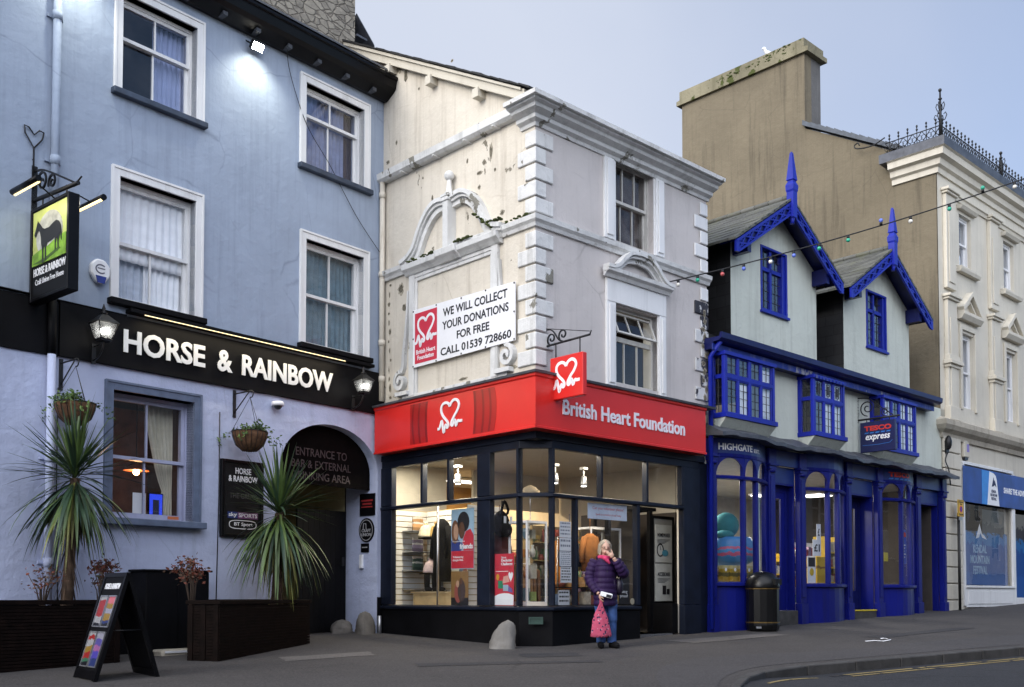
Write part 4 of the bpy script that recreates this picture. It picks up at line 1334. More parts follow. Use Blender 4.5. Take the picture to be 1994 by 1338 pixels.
# ---- chalk sign (A-board)
AB = frame(-4.60, 11.93, .676, -.737)
zg = ground_z(11.9)
t = thing('pavement_sign', 'black folding A board with four poster slots standing on the pavement', 'sign', AB, (0, 0, zg))
def lean_board(side, name):
    """one leaf, built upright then leaned about its top edge"""
    ang = radians(16.5) * side
    Mx = Matrix.Translation((0, 0, zg + 1.205)) @ Matrix.Rotation(-ang, 4, 'X') @ Matrix.Translation((0, 0, -1.255))
    def go(b): return b.xform(Mx)
    b = MB().ring(-.325, .325, .0, 1.255, .045, -.022, .022, .10, .05)
    b.box(-.325, -.26, -.022, .022, -.02, 0); b.box(.26, .325, -.022, .022, -.02, 0)
    leaf_ = go(b).build(name, M['black_gloss'], t)
    go(MB().box(-.28, .28, -.012, .012, .10, 1.205)).build('panel', M['black'], leaf_)
    return go, leaf_
go, lf = lean_board(1, 'front_leaf')
go2, lf2 = lean_board(-1, 'rear_leaf')
go(MB().text('HORSE & RAINBOW', -.22, .22, 1.06, 1.13, -.0165, .004, bold=.02)).build('heading', M['sign_white'], lf)
M['alu'] = flat('aluminium_edge', (.42, .43, .46), .35, .8, .05)
def coloured(name, bands):
    t_ = NT(name).set(.4)
    sp = t_.n('SeparateXYZ'); t_.l(t_.n('TexCoord').outputs['Generated'], sp.inputs[0])
    nz = t_.noise(7, 3, .6)
    f = t_.math('ADD', sp.outputs[2], t_.math('MULTIPLY', t_.math('SUBTRACT', nz, .5), .25))
    t_.color(t_.ramp(f, bands, 'CONSTANT'))
    return t_.m
R_, W_, K_, B_, Y_, G_ = (.22, .015, .015), (.24, .24, .25), (.006, .006, .01), (.015, .025, .10), (.20, .12, .02), (.03, .10, .06)
posters = [coloured('red_white_flyer', [(0, K_), (.08, W_), (.32, R_), (.45, R_), (.66, R_), (.9, W_)]), coloured('yellow_grey_flyer', [(0, K_), (.1, B_), (.2, Y_), (.45, (.2, .2, .25)), (.62, Y_), (.78, (.4, .1, .12))]),
           coloured('food_flyer', [(0, K_), (.12, G_), (.22, R_), (.4, Y_), (.6, W_), (.78, R_), (.9, W_)]), coloured('dark_blue_flyer', [(0, B_), (.25, (.05, .04, .25)), (.45, (.22, .08, .2)), (.62, (.06, .05, .2)), (.82, (.2, .2, .25))])]
for k, (x0, z0, z1) in enumerate([(-.235, .60, .98), (.01, .60, .98), (-.235, .13, .55), (.01, .13, .55)]):
    sl = go(MB().ring(x0, x0 + .225, z0, z1, .014, -.026, -.013)).build('poster_slot', M['alu'], lf)
    go(MB().box(x0 + .014, x0 + .211, -.0175, -.013, z0 + .014, z1 - .014)).build('poster', posters[k], sl)
MB().tube([(.30, -.19, zg + .55), (.30, .19, zg + .55)], .006, 5).build('stay', M['iron'], t)

# ---- guard stones
M['guard'] = paint('rough_limestone', (.19, .182, .17), (.05, .045, .04), .4, .35, .95, .9, wear=.35)
M['guard_shaded'] = paint('shaded_grey_limestone', (.13, .12, .11), (.03, .03, .03), .4, .3, .95, .9, wear=.3)  # darker grey stone, with the archway shade put into its colour
def boulder(label, x, y, z, sx, sy, h, fr=WORLD, top=.5, seed=1, skew=0.0, m_='guard'):
    rs = random.Random(seed)
    b = MB()
    n, m = 20, 12
    vs = []
    off = [rs.uniform(-.1, .1) for _ in range(n)]
    for j in range(m + 1):
        f = j / m
        r = (1 - f ** 3.2) ** .5 * (1 - (1 - top) * f) if f < 1 else .02
        for i in range(n):
            a = 2 * pi * i / n
            k = r * (1 + off[i] * (1 - f * .3) + .07 * sin(3 * a + 5 * f + seed) + rs.uniform(-.05, .05))
            vs.append((x + sx * (k * cos(a) + skew * f ** 1.3), y + sy * k * sin(a), z - .06 + (h + .06) * f))
    fs = [(j * n + i, j * n + (i + 1) % n, (j + 1) * n + (i + 1) % n, (j + 1) * n + i) for j in range(m) for i in range(n)] + [tuple(m * n + i for i in range(n))]
    b.add(vs, fs, True)
    o = b.build('guard_stone', M[m_], fr=fr, loc=(x, y, z), label=label, cat='stone', group='old guard stones at the foot of the walls')
    return o
boulder('pale rounded guard stone leaning at the chamfered shop corner', -.14, 15.42, ground_z(15.4), .19, .16, .43, top=.92, seed=3, skew=.42)
x, y = at_pub(-.30, .10); boulder('tall grey guard stone at the right foot of the archway', x, y, ground_z(y), .17, .20, .40, top=1.0, seed=5, m_='guard_shaded')
x, y = at_pub(-.45, .55); boulder('low dark guard stone inside the archway beside the taller one', x, y, ground_z(y), .20, .22, .24, top=1.0, seed=8, m_='guard_shaded')
MB().tube([(.03 - .12, -.05, .72), (-.09, -.05, 1.1)], .035, 8).build('pipe_stub', M['alu'], fr=PUB, loc=(-.09, -.05, .72), label='short pale pipe stub beside the guard stone at the shop edge', cat='pipe')

# ---- stone stack behind the pub roof
c = LEFT @ Vector((-5.03, .12, 0))
STK = frame(c.x, c.y, .642, .767)
t = thing('stone_chimney', 'big rubble stone chimney stack rising behind the pub roof', 'chimney', STK, (-1.5, .5, 9.8))
MB().box(-3.6, 0, 0, .95, 9.8, 14.6).build('stack', M['rubble'], t, bevel=.02)
b = MB()
b.add([(-.03, -.06, 12.62), (.0, -.06, 12.56), (.30, 1.1, 12.16), (.28, 1.1, 12.24), (.42, -.06, 12.20), (.44, -.06, 12.16)], [(0, 1, 5, 4), (0, 4, 3), (1, 2, 5), (3, 4, 5, 2), (0, 3, 2, 1)], False)
b.box(.0, .26, -.04, 1.0, 12.20, 12.24)
b.build('drip_slab', M['lead'], t)

# ================================================================== CORNER CHARITY SHOP
# plan in RIGHT: street front along y = 0 (x 0..4.40), side wall along x = 0 (y 0..; LEFT x = -y)
shop = thing('corner_shop_building', 'cream three storey corner building with white quoins, above a red charity shop fascia', 'building', RIGHT, (.1, .1, .7))
b = MB()
b.prism([(-9, 4.85), (-.004, 4.85), (-.004, 9.1), (-5.05, 11.86), (-9, 9.75)], 0, .28)
b.box(-9, -3.955, .0, .28, .2, 4.85)
b.move(LEFT, RIGHT).build('side_wall', M['cream'], shop)
w1, w2 = (1.87, 2.87, 7.36, 8.80), (1.86, 2.96, 4.98, 6.28)
b = MB().wall(0, 4.42, 4.85, 8.95, [w1, w2], 0, .28)
b.build('front_wall', M['mauve'], shop)
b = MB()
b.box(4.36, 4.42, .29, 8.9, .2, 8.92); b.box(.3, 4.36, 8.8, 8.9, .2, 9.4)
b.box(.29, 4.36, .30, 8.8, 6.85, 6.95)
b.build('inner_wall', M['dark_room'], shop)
b = MB()
b.add([(0.10, -.25, 9.0), (4.5, -.25, 9.0), (4.5, 5.05, 12.02), (.10, 5.05, 12.02), (4.5, 9, 9.9), (.10, 9, 9.9)], [(0, 1, 2, 3), (3, 2, 4, 5)], False)
rf = b.build('roof', M['slate'], shop)
m_ = rf.modifiers.new('thick', 'SOLIDIFY'); m_.thickness = .09; m_.offset = -1
# verge: bargeboard and purlin ends along the gable
b = MB()
sl = (11.86 - 9.1) / 5.05
b.prism([(-5.06, 11.80), (-.25, 9.17), (-.10, 9.17), (-.10, 9.27), (-5.06, 11.98)], -.14, -.02)
b.prism([(-5.06, 11.94), (-.15, 9.26), (-.15, 9.30), (-5.06, 12.0)], -.18, -.141)
vg = b.move(LEFT, RIGHT).build('bargeboard', M['stucco_end'], shop)
for x in (-4.85, -3.62, -2.45, -1.22):
    z = 11.86 + (x + 5.05) * -sl - .10
    MB().box(x - .07, x + .07, -.17, 0, z - .13, z + .02).move(LEFT, RIGHT).build('purlin_end', M['stucco_end'], vg)
b = MB()
x = -5.0
while x < -.1:
    z = 12.01 + (x + 5.05) * -sl
    b.add([(x, -.21, z - .005 + rnd(-.01, .01)), (x + .24, -.21, z - .24 * sl - .005), (x + .24, .5, z - .24 * sl), (x, .5, z), (x, -.21, z + .03), (x + .24, -.21, z - .24 * sl + .018 + rnd(0, .02)), (x + .24, .5, z - .24 * sl + .02), (x, .5, z + .03)],
          [(0, 1, 5, 4), (4, 5, 6, 7), (0, 3, 2, 1), (0, 4, 7, 3), (1, 2, 6, 5)], False)
    x += .22
b.move(LEFT, RIGHT).build('verge_slates', M['slate_side'], shop)
# cornice with its return, gutter on the side wall
cor = [(o_, round(8.70 + (z_ - 8.78) * .78, 3)) for o_, z_ in [(0, 8.78), (.03, 8.78), (.05, 8.84), (.12, 8.88), (.13, 8.95), (.24, 9.00), (.26, 9.06), (.33, 9.08), (.36, 9.17), (0, 9.19)]]
b = MB().sweep(cor, [(0, .30), (0, 0), (4.46, 0)])
b.sweep([(.36, 8.955), (.40, 8.96), (.41, 9.02), (.36, 9.025)], [(0, .30), (0, 0), (4.46, 0)])
b.build('cornice', M['white_dirty'], shop)
b = MB()
b.sweep([(.0, 8.93), (.10, 8.93), (.155, 8.97), (.165, 9.08), (.13, 9.08), (.11, 9.01), (.0, 9.01)], [(0, 3.97), (0, .305)])
for y in (3.2, 2.3, 1.5, .8):
    b.box(-.18, 0, y - .02, y + .02, 8.91, 8.93)
b.build('gutter', M['white_dirty'], shop)
b = MB()
b.sweep([(0, 7.13), (.04, 7.13), (.06, 7.18), (.10, 7.22), (.11, 7.29), (.07, 7.31), (0, 7.34)], [(0, 3.97), (0, 0), (4.45, 0)])
b.build('string_course', M['white_dirty'], shop)
rp = MB()
rp.tube([(-.075, 3.86, 4.95), (-.075, 3.86, 8.94)], .048, 12)
for z in (8.7, 7.25, 6.0, 5.35):
    rp.tube([(-.075, 3.86, z - .05), (-.075, 3.86, z + .05)], .06, 12)
rp.build('downpipe', M['cream'], shop)
# quoins: L blocks at the corner, one each course
k, z = 0, 4.98
while z < 8.62:
    h = .252
    if 7.0 < z + h and z < 7.36 and z + h > 7.13:
        zz = (z, 7.125) if z < 7.1 else (7.345, z + h)
    else:
        zz = (z, z + h)
    a, c = (.37, .20) if k % 2 else (.21, .37)
    if zz[1] - zz[0] > .06:
        p = .035
        MB().prismz([(-p, -p), (a, -p), (a, -.001), (-.001, -.001), (-.001, c), (-p, c)], zz[0] + .012, zz[1] - .008).build('quoin', M['white_dirty'], shop, bevel=.012)
        a2 = 4.03 if k % 2 == 0 else 4.20
        MB().box(a2, 4.425, -p, -.001, zz[0] + .012, zz[1] - .008).build('quoin', M['white_flaked' if z < 6.7 else 'white'], shop, bevel=.012)
    z += .262
    k += 1
# windows of the front
M['stained_blind'] = paint('stained_blind', (.16, .12, .11), (.03, .025, .03), .6, .3)
M['old_white'] = paint('old_white_joinery', (.50, .49, .46), (.07, .06, .05), .5, .1, .6, .3, peel=.04, peelcol=(.1, .08, .06))
M['dim_glass'] = glass('dirty_glass', (.55, .52, .5), 1.0, .03, .35)
w = sash(shop, *w1, 8.11, inset=.13, fm='old_white', glassm='dim_glass', cols=3, bar=.02, st=.035)
b = MB()
for x0, x1 in ((1.56, 1.80), (2.90, 3.13)):
    b.box(x0, x1, -.05, -.001, 7.345, 8.695); b.box(x0 + .045, x1 - .045, -.075, -.0505, 7.40, 8.66)
b.box(1.80, 1.87, -.02, -.001, 7.345, 8.695); b.box(2.87, 2.9, -.02, -.001, 7.345, 8.695)
b.build('surround', M['white'], w, bevel=.006)
curtain('blind', 'brown stained paper blind behind the upper front window of the corner shop', 'stained_blind', RIGHT, 1.9, 2.85, 7.4, 8.78, .3, waves=3, amp=.008)
w = MB()
w.ring(*w2[:2], *w2[2:], .045, .10, .27)
w.box(1.905, 2.915, .12, .16, 5.72, 5.80)
for xm in (2.24, 2.58):
    w.box(xm - .012, xm + .012, .13, .16, 5.025, 5.72)
w = w.build('window', M['old_white'], shop)
q = MB().quad((1.905, .145, 5.02), (2.915, .145, 5.02), (2.915, .145, 5.73), (1.905, .145, 5.73)); q.build('pane', M['shop_glass'], w)
# upper light swung out at its foot
q = MB()
q.ring(1.90, 2.92, 5.80, 6.21, .035, 0, .03)
for xm in (2.24, 2.58):
    q.box(xm - .011, xm + .011, .004, .026, 5.835, 6.175)
T_ = Matrix.Translation((0, .12, 6.21)) @ Matrix.Rotation(radians(-22), 4, 'X') @ Matrix.Translation((0, 0, -6.21))
vent = q.xform(T_).build('vent_light', M['old_white'], w)
MB().quad((1.93, .015, 5.83), (2.89, .015, 5.83), (2.89, .015, 6.18), (1.93, .015, 6.18)).xform(T_).build('pane', M['shop_glass'], vent)
b = MB()
for x0, x1 in ((1.60, 1.83), (2.98, 3.16)):
    b.box(x0, x1, -.05, -.001, 4.90, 6.30); b.box(x0 + .05, x1 - .05, -.07, -.0505, 4.95, 6.25)
b.box(1.60, 3.16, -.055, -.001, 6.30, 6.68)
b.box(1.83, 1.86, -.02, .12, 4.98, 6.30); b.box(2.96, 2.98, -.02, .12, 4.98, 6.30)
b.build('surround', M['white'], w, bevel=.006)


def ogee(cx, hw, z0, zt, arm):
    """ogee hood: centre line of one arm, tail to crown"""
    return smooth_path([(cx + arm * hw, z0), (cx + arm * hw * .82, z0 + .03 * (zt - z0)), (cx + arm * hw * .66, z0 + .22 * (zt - z0)), (cx + arm * hw * .50, z0 + .58 * (zt - z0)), (cx + arm * hw * .30, z0 + .9 * (zt - z0)), (cx, zt)], 6)


b = MB()
arm = ogee(2.36, .87, 6.84, 7.20, -1); arm2 = list(reversed(ogee(2.36, .87, 6.84, 7.20, 1)))
cv = arm + arm2[1:]
b.ribbon([(x, z - .01) for x, z in cv], .030, -.20, -.06)
b.ribbon([(x, z - .065) for x, z in cv], .024, -.16, -.06)
b.ribbon([(x, z - .125) for x, z in cv[8:-8]], .036, -.10, -.06)
b.prismx([(-.06, 6.68), (-.09, 6.68), (-.12, 6.73), (-.18, 6.76), (-.19, 6.82), (-.06, 6.82)], 1.50, 3.22)
b.build('hood', M['white_dirty'], w)

# ---- ornament of the side wall: blind panel with pilasters, ogee pediment and finial
cx = -1.95
b = MB()
for x0, x1 in ((-3.10, -2.95), (-.95, -.80)):
    b.box(x0, x1, -.06, -.001, 4.93, 7.05)
b.box(-2.95, -.95, -.05, -.001, 6.99, 7.05)
b.box(-2.95, -.95, -.035, -.001, 6.93, 6.99); b.box(-2.95, -2.90, -.035, -.001, 4.93, 6.93); b.box(-1.0, -.95, -.035, -.001, 4.93, 6.93)
b.prismx([(-.001, 7.05), (-.07, 7.05), (-.12, 7.10), (-.17, 7.14), (-.18, 7.22), (-.12, 7.25), (-.001, 7.36)], -3.18, -.72)
b.prismx([(-.001, 7.04), (-.10, 7.04), (-.16, 7.10), (-.21, 7.14), (-.22, 7.245), (-.14, 7.28), (-.001, 7.37)], -2.22, -1.68)
b.box(-3.3, -.6, -.05, -.001, 4.90, 4.96)
pan = b.move(LEFT, RIGHT).build('blind_panel', M['white_dirty'], shop, bevel=.004)
b = MB()
for arm in (-1, 1):
    c_ = smooth_path([(cx + arm * 1.30, 7.30), (cx + arm * 1.10, 7.36), (cx + arm * .92, 7.50), (cx + arm * .76, 7.78), (cx + arm * .55, 8.02), (cx + arm * .33, 8.12), (cx + arm * .075, 8.10)], 5)
    b.ribbon(c_, .035, -.17, -.001)
    b.ribbon([(x - arm * .0, z - .06) for x, z in c_], .028, -.13, -.001)
    b.ribbon([(x - arm * .05, z - .13) for x, z in c_], [.045] * len(c_), -.085, -.001)
b.move(LEFT, RIGHT).build('pediment', M['white_dirty'], pan)
b = MB()
b.box(cx - .065, cx + .065, -.19, -.001, 7.26, 8.04); b.box(cx - .09, cx + .09, -.21, -.001, 8.04, 8.075); b.box(cx - .075, cx + .075, -.2, -.01, 8.075, 8.11); b.box(cx - .10, cx + .10, -.21, -.0, 8.11, 8.15)
b.lathe([(.085, 8.15), (.08, 8.18), (.055, 8.22), (.035, 8.40), (.03, 8.42)], cx, -.10, 10)
b.ball((cx, -.10, 8.48), .085, 14, 10)
b.move(LEFT, RIGHT).build('finial', M['white_dirty'], pan)
for x0, s_ in ((-3.22, -1), (-.68, 1)):
    b = MB()
    b.ribbon(spiral(x0 + s_ * .10, 5.22, .17, .03, pi / 2 if s_ < 0 else pi / 2, 1.35 * (1 if s_ < 0 else -1)), .034, -.10, -.001)
    b.ribbon(smooth_path([(x0 + s_ * .10, 5.39), (x0 + s_ * .04, 5.50), (x0 + s_ * .02, 5.75), (x0 - s_ * .05, 6.2), (x0 - s_ * .10, 6.8)], 5), [.05 - .035 * i / 20 for i in range(21)], -.07, -.001)
    b.box(x0 - .14, x0 + .2, -.12, -.001, 4.96, 5.03) if s_ > 0 else b.box(x0 - .2, x0 + .14, -.12, -.001, 4.96, 5.03)
    b.move(LEFT, RIGHT).build('scroll', M['white_dirty'], pan)
# moss on the ledges
b = MB()
for x0, x1, z, y in ((-1.78, -1.35, 7.30, -.13), (-.95, -.62, 7.40, -.14), (-3.05, -2.3, 7.27, -.14), (-1.0, -.1, 7.335, -.06), (-1.25, -.85, 7.52, -.15)):
    for _ in range(26):
        c = (rnd(x0, x1), y + rnd(-.05, .05), z + (rnd(0, .25) if z == 7.52 else 0))
        if z == 7.52:
            f_ = (c[0] - x0) / (x1 - x0); c = (c[0], c[1], 7.62 - .30 * f_ + rnd(-.02, .02))
        b.ball(c, rnd(.012, .03), 6, 4, 1.6, 1.2, .7)
b.move(LEFT, RIGHT).build('moss', M['moss'], pan)

# ---- red fascia
fs = thing('shop_fascia_sign', 'long red fascia wrapping the corner with a white heart emblem and British Heart Foundation', 'sign', RIGHT, (.1, -.1, 3.97))
o = .22
b = MB().prismz([(-o, -o), (4.05, -o), (4.05, -.0015), (-.0015, -.0015), (-.0015, 3.86), (-o, 3.86)], 3.97, 4.80)
b.sweep([(o, 3.97), (o + .022, 3.97), (o + .022, 4.0), (o, 4.01)], [(0, 3.86), (0, 0), (4.05, 0)])
b.sweep([(o, 4.74), (o + .025, 4.76), (o + .03, 4.80), (o, 4.80)], [(0, 3.86), (0, 0), (4.05, 0)])
b.box(-o - .012, -o + .03, -o - .012, -o + .03, 4.011, 4.735)
b.build('board', M['red'], fs)
b = MB().sweep([(-.05, 4.80), (o + .06, 4.80), (o + .07, 4.835), (.04, 4.90), (-.05, 4.90)], [(0, 3.93), (0, 0), (4.30, 0)])
b.build('lead_capping', M['lead'], fs)
FL = LEFT
xc, zc = -1.77 + .0, 4.40
M['red_mid'] = flat('mid_red_print', (.36, .010, .009), .32, var=.1, scale=2, bump=0)
for r0, r1, mi in ((.60, .66, 0), (.66, .80, 1), (.80, .85, 0), (.85, .97, 1), (.97, 1.02, 0), (1.02, 1.13, 1)):
    n = 20
    for sgn_ in (-1, 1):
        b = MB()
        pts_i, pts_o = [], []
        for i in range(n + 1):
            z = 4.03 + (4.72 - 4.03) * i / n
            f = lambda r: xc + sgn_ * (r * 1.0) * (1 - ((z - zc) / 1.15) ** 2) ** .5
            pts_i.append((f(r0), z)); pts_o.append((f(r1), z))
        for i in range(n):
            b.quad((pts_i[i][0], -o - .004, pts_i[i][1]), (pts_o[i][0], -o - .004, pts_o[i][1]), (pts_o[i + 1][0], -o - .004, pts_o[i + 1][1]), (pts_i[i + 1][0], -o - .004, pts_i[i + 1][1]))
        b.move(FL, RIGHT).build('printed_ring', [M['red_dark'], M['red_mid']][mi], fs)


HEART = [(597, 592), (612, 590), (622, 560), (632, 524), (642, 578), (650, 632), (659, 592), (668, 566), (677, 592), (687, 586), (690, 562), (677, 530), (650, 492), (631, 450), (628, 408), (640, 377), (665, 364), (690, 376), (703, 404)]
HEART2 = [(703, 404), (718, 370), (745, 352), (771, 368), (781, 408), (765, 458), (740, 500), (719, 545), (716, 574), (728, 580), (739, 548), (748, 537), (757, 590), (768, 556), (776, 547), (786, 553), (808, 551)]


def heart_logo(b, x0, x1, z0, z1, y, depth, wk=.036):
    for pts in (HEART, HEART2):
        p = [(x0 + (a - 597) / 211 * (x1 - x0), z1 - (c - 352) / 280 * (z1 - z0)) for a, c in pts]
        p = smooth_path(p, 4)
        b.ribbon(p, wk * (x1 - x0), y, y + depth)
    return b


b = heart_logo(MB(), -2.07, -1.45, 4.14, 4.65, -o - .02, .015)
b.move(FL, RIGHT).build('heart_emblem', M['sign_white'], fs)
M['pale_letter'] = flat('pale_lilac_letter', (.78, .75, .80), .4, var=.03, bump=0)
MB().text('British Heart Foundation', .36, 3.43, 4.235, 4.475, -o - .016, .014, bold=.022).build('lettering', M['pale_letter'], fs)

# ---- banner on the side wall
t = thing('donation_banner', 'white banner reading WE WILL COLLECT YOUR DONATIONS FOR FREE with a red heart panel', 'banner', LEFT, (-1.65, -.08, 5.41))
b = MB()
b.add([(-2.94, -.085, 5.40), (-.37, -.085, 5.42), (-.37, -.085, 6.34), (-2.94, -.085, 6.41), (-2.94, -.062, 5.40), (-.37, -.062, 5.42), (-.37, -.062, 6.34), (-2.94, -.062, 6.41)],
      [(0, 1, 2, 3), (7, 6, 5, 4), (0, 4, 5, 1), (1, 5, 6, 2), (2, 6, 7, 3), (3, 7, 4, 0)], False)
b.build('sheet', M['sign_white'], t)
MB().box(-2.88, -2.28, -.089, -.0855, 5.455, 6.33).build('red_panel', flat('crimson_print', (.55, .03, .06), .4, var=.06), t)
b = MB()
for s_, x0, x1, z0, z1 in (('WE WILL COLLECT', -2.12, -.54, 6.13, 6.27), ('YOUR DONATIONS', -2.14, -.51, 5.91, 6.05), ('FOR FREE', -1.76, -.96, 5.695, 5.83), ('CALL 01539 728660', -2.18, -.45, 5.475, 5.61)):
    b.text(s_, x0, x1, z0, z1, -.089, .0035, bold=.02)
b.build('lettering', M['ink'], t)
b = heart_logo(MB(), -2.875, -2.285, 5.74, 6.25, -.0925, .003, .04)
b.text('British Heart\nFoundation', -2.84, -2.32, 5.51, 5.69, -.0925, .003, bold=.02)
b.build('heart_emblem', M['sign_white'], t)
b = MB()
for x, z in ((-2.93, 6.38), (-2.3, 6.37), (-1.65, 6.35), (-1.05, 6.345), (-.385, 6.32), (-.385, 5.87), (-.385, 5.44), (-1.05, 5.43), (-1.65, 5.43), (-2.3, 5.42), (-2.93, 5.42), (-2.93, 5.9)):
    b.lathe([(.016, -.09), (.016, -.084)], x, z, 8, ax='y')
b.build('eyelet', M['iron'], t)

# ---- projecting heart sign at the corner
BR = sub(RIGHT, .22, 0, -pi / 2)                  # x = outwards; its side facing left is seen
t = thing('projecting_heart_sign', 'square red hanging sign with a white heart on a black scroll bracket', 'sign', BR, (.45, 0, 4.44))
MB().box(.14, .82, -.05, .05, 4.43, 5.08).build('box', M['red'], t, bevel=.012)
heart_logo(MB(), .20, .76, 4.54, 5.0, -.054, .0035, .042).build('heart_emblem', M['sign_white'], t)
b = MB()
b.box(-.10 + .065, .0, -.05, .05, 4.98, 5.72)
b.tube([(0, 0, 5.30), (.92, 0, 5.32)], .018, 8); b.tube([(.92, 0, 5.32), (.95, 0, 5.38)], .010, 6)
b.tube([(0, 0, 5.58), (.92, 0, 5.37)], .006, 5)
b.ribbon(spiral(.13, 5.40, .10, .02, -pi / 2, -1.3), .010, -.010, .010); b.ribbon(spiral(.37, 5.42, .10, .02, -pi / 2, -1.3), .010, -.010, .010)
b.ribbon(smooth_path([(0, 5.56), (.15, 5.52), (.28, 5.36), (.37, 5.32)], 5), .009, -.010, .010)
for x in (.22, .72):
    b.tube([(x, 0, 5.31), (x, 0, 5.08)], .010, 6)
b.build('bracket', M['iron'], t)

# ================================================================== SHOP FRONT
ch = .36
front = shop
A0, A1, B0, B1 = (0, 3.94), (0, ch), (ch, 0), (2.46, 0)
path = [A0, A1, B0, B1]
b = MB()
b.sweep([(.005, .45), (.005, 1.22), (-.10, 1.22), (-.10, .45)], path)
b.build('stall_riser', M['black'], front)
b = MB()
b.sweep([(.03, 1.22), (.05, 1.24), (.05, 1.275), (-.12, 1.30), (-.12, 1.22)], path)                                # sill
pathL = [A0, A1, B0, (3.66, 0)]
b.sweep([(.0, 2.98), (.035, 2.99), (.035, 3.035), (.0, 3.05), (-.09, 3.05), (-.09, 2.98)], pathL)                   # transom
b.build('sill_and_transom', M['navy'], front, bevel=.004)
b = MB()
b.sweep([(.0, 3.74), (.0, 3.86), (-.10, 3.86), (-.10, 3.74)], [A0, A1, B0, (4.15, 0)])
b.prismz([(-.02, 3.94), (-.02, -.02), (4.30, -.02), (4.30, .10), (.10, .10), (.10, 3.94)], 3.86, 3.966)
b.build('header', M['navy'], front, bevel=.004)


def post(P, Q, f0, f1, z0, z1, b, proud=.02, deep=.09):
    P, Q = Vector(P), Vector(Q)
    b.seg(P + (Q - P) * f0, P + (Q - P) * f1, -proud, deep, z0, z1)


def posts(P, Q, spans, z0, z1, name='mullion'):
    L_ = (Vector(Q) - Vector(P)).length
    for a, c in spans:
        b = MB()
        post(P, Q, a / L_, c / L_, z0, z1, b)
        b.build(name, M['navy'], front, bevel=.006)


# side wall (distances measured from its far end, A0)
s_ = lambda x: 3.94 + x            # LEFT x to distance
posts(A0, A1, [(.0, s_(-3.62)), (s_(-1.33), s_(-1.02))], 1.30, 2.98, 'pier'); posts(A0, A1, [(.0, s_(-3.62)), (s_(-1.33), s_(-1.02))], 3.05, 3.74, 'pier')
posts(A0, A1, [(s_(-2.80), s_(-2.735)), (s_(-2.09), s_(-2.03))], 3.05, 3.74)
posts(A0, A1, [(s_(-.415), s_(-.37))], 1.30, 2.98); posts(A0, A1, [(s_(-.415), s_(-.37))], 3.05, 3.74)
posts(B0, B1, [(.0, .045), (.52, .57), (2.02, 2.10)], 1.30, 2.98); posts(B0, (3.66, 0), [(.0, .045), (1.12, 1.165), (2.28, 2.33), (3.25, 3.30)], 3.05, 3.74)
b = MB()
for P, Q in ((A0, A1), (A1, B0), (B0, (3.66, 0))):
    P_, Q_ = Vector(P), Vector(Q)
    d = (Q_ - P_).normalized(); k = Vector((-d.y, d.x)) * .035
    P_, Q_ = P_ + k, Q_ + k
    top = (3.05, 3.74)
    b.quad((P_.x, P_.y, 3.05), (Q_.x, Q_.y, 3.05), (Q_.x, Q_.y, 3.74), (P_.x, P_.y, 3.74))
    if Q == (3.66, 0):
        Q_ = Vector(B1) + k
    b.quad((P_.x, P_.y, 1.29), (Q_.x, Q_.y, 1.29), (Q_.x, Q_.y, 2.98), (P_.x, P_.y, 2.98))
b.build('pane', M['shop_glass'], front)
q = MB().ring(-.11, .11, 1.02, 1.13, .022, -.125, -.101); q.box(-.09, .09, -.108, -.1005, 1.04, 1.11)
q.xform(Matrix.Translation((.18, .18, 0)) @ Matrix.Rotation(radians(-45), 4, 'Z')).build('air_vent', flat('dull_green_vent', (.02, .05, .04), .5), front)
# right pier and recessed doorway
b = MB()
b.box(3.66, 4.15, -.02, .10, 1.30, 3.74); b.box(3.66, 4.15, -.03, .10, .55, 1.295); b.box(4.15, 4.44, .03, .16, .3, 3.86)
b.build('end_pier', M['navy'], front, bevel=.006)
b = MB()
b.box(3.42, 3.50, .55, .62, .8, 2.98)
b.box(3.50, 3.655, .12, .60, .6, 1.32)
b.seg((2.47, .06), (2.62, .85), -.03, .03, 1.22, 1.32); b.seg((2.47, .06), (2.62, .85), -.03, .03, .6, 1.22); b.seg((2.47, .06), (2.62, .85), -.03, .03, 2.93, 2.98)
b.box(2.60, 2.68, .82, .90, .75, 2.98); b.box(2.55, 3.66, .60, 1.0, 2.98, 3.04)
b.build('door_frame', M['black'], front)
MB().box(2.62, 3.5, .12, .9, .745, .80).build('threshold', M['alu'], front)
d_ = MB()
d_.ring(2.69, 3.44, .82, 2.95, .09, .86, .90, .25)
d_ = d_.xform(Matrix.Translation((2.69, .88, 0)) @ Matrix.Rotation(radians(62), 4, 'Z') @ Matrix.Translation((-2.69, -.88, 0))).build('door', M['black'], front)
b = MB()
b.ring(3.50, 4.14, 1.30, 2.9, .05, .56, .60)
MB().box(2.79, 3.34, .873, .887, .84, 1.85).xform(Matrix.Translation((2.69, .88, 0)) @ Matrix.Rotation(radians(62), 4, 'Z') @ Matrix.Translation((-2.69, -.88, 0))).build('kick_panel', M['black'], d_)
sp_ = b.build('side_panel', M['black'], front)
MB().box(3.55, 4.09, .57, .585, 1.35, 2.85).build('backing', flat('grey_backing', (.20, .20, .19), .6), sp_)

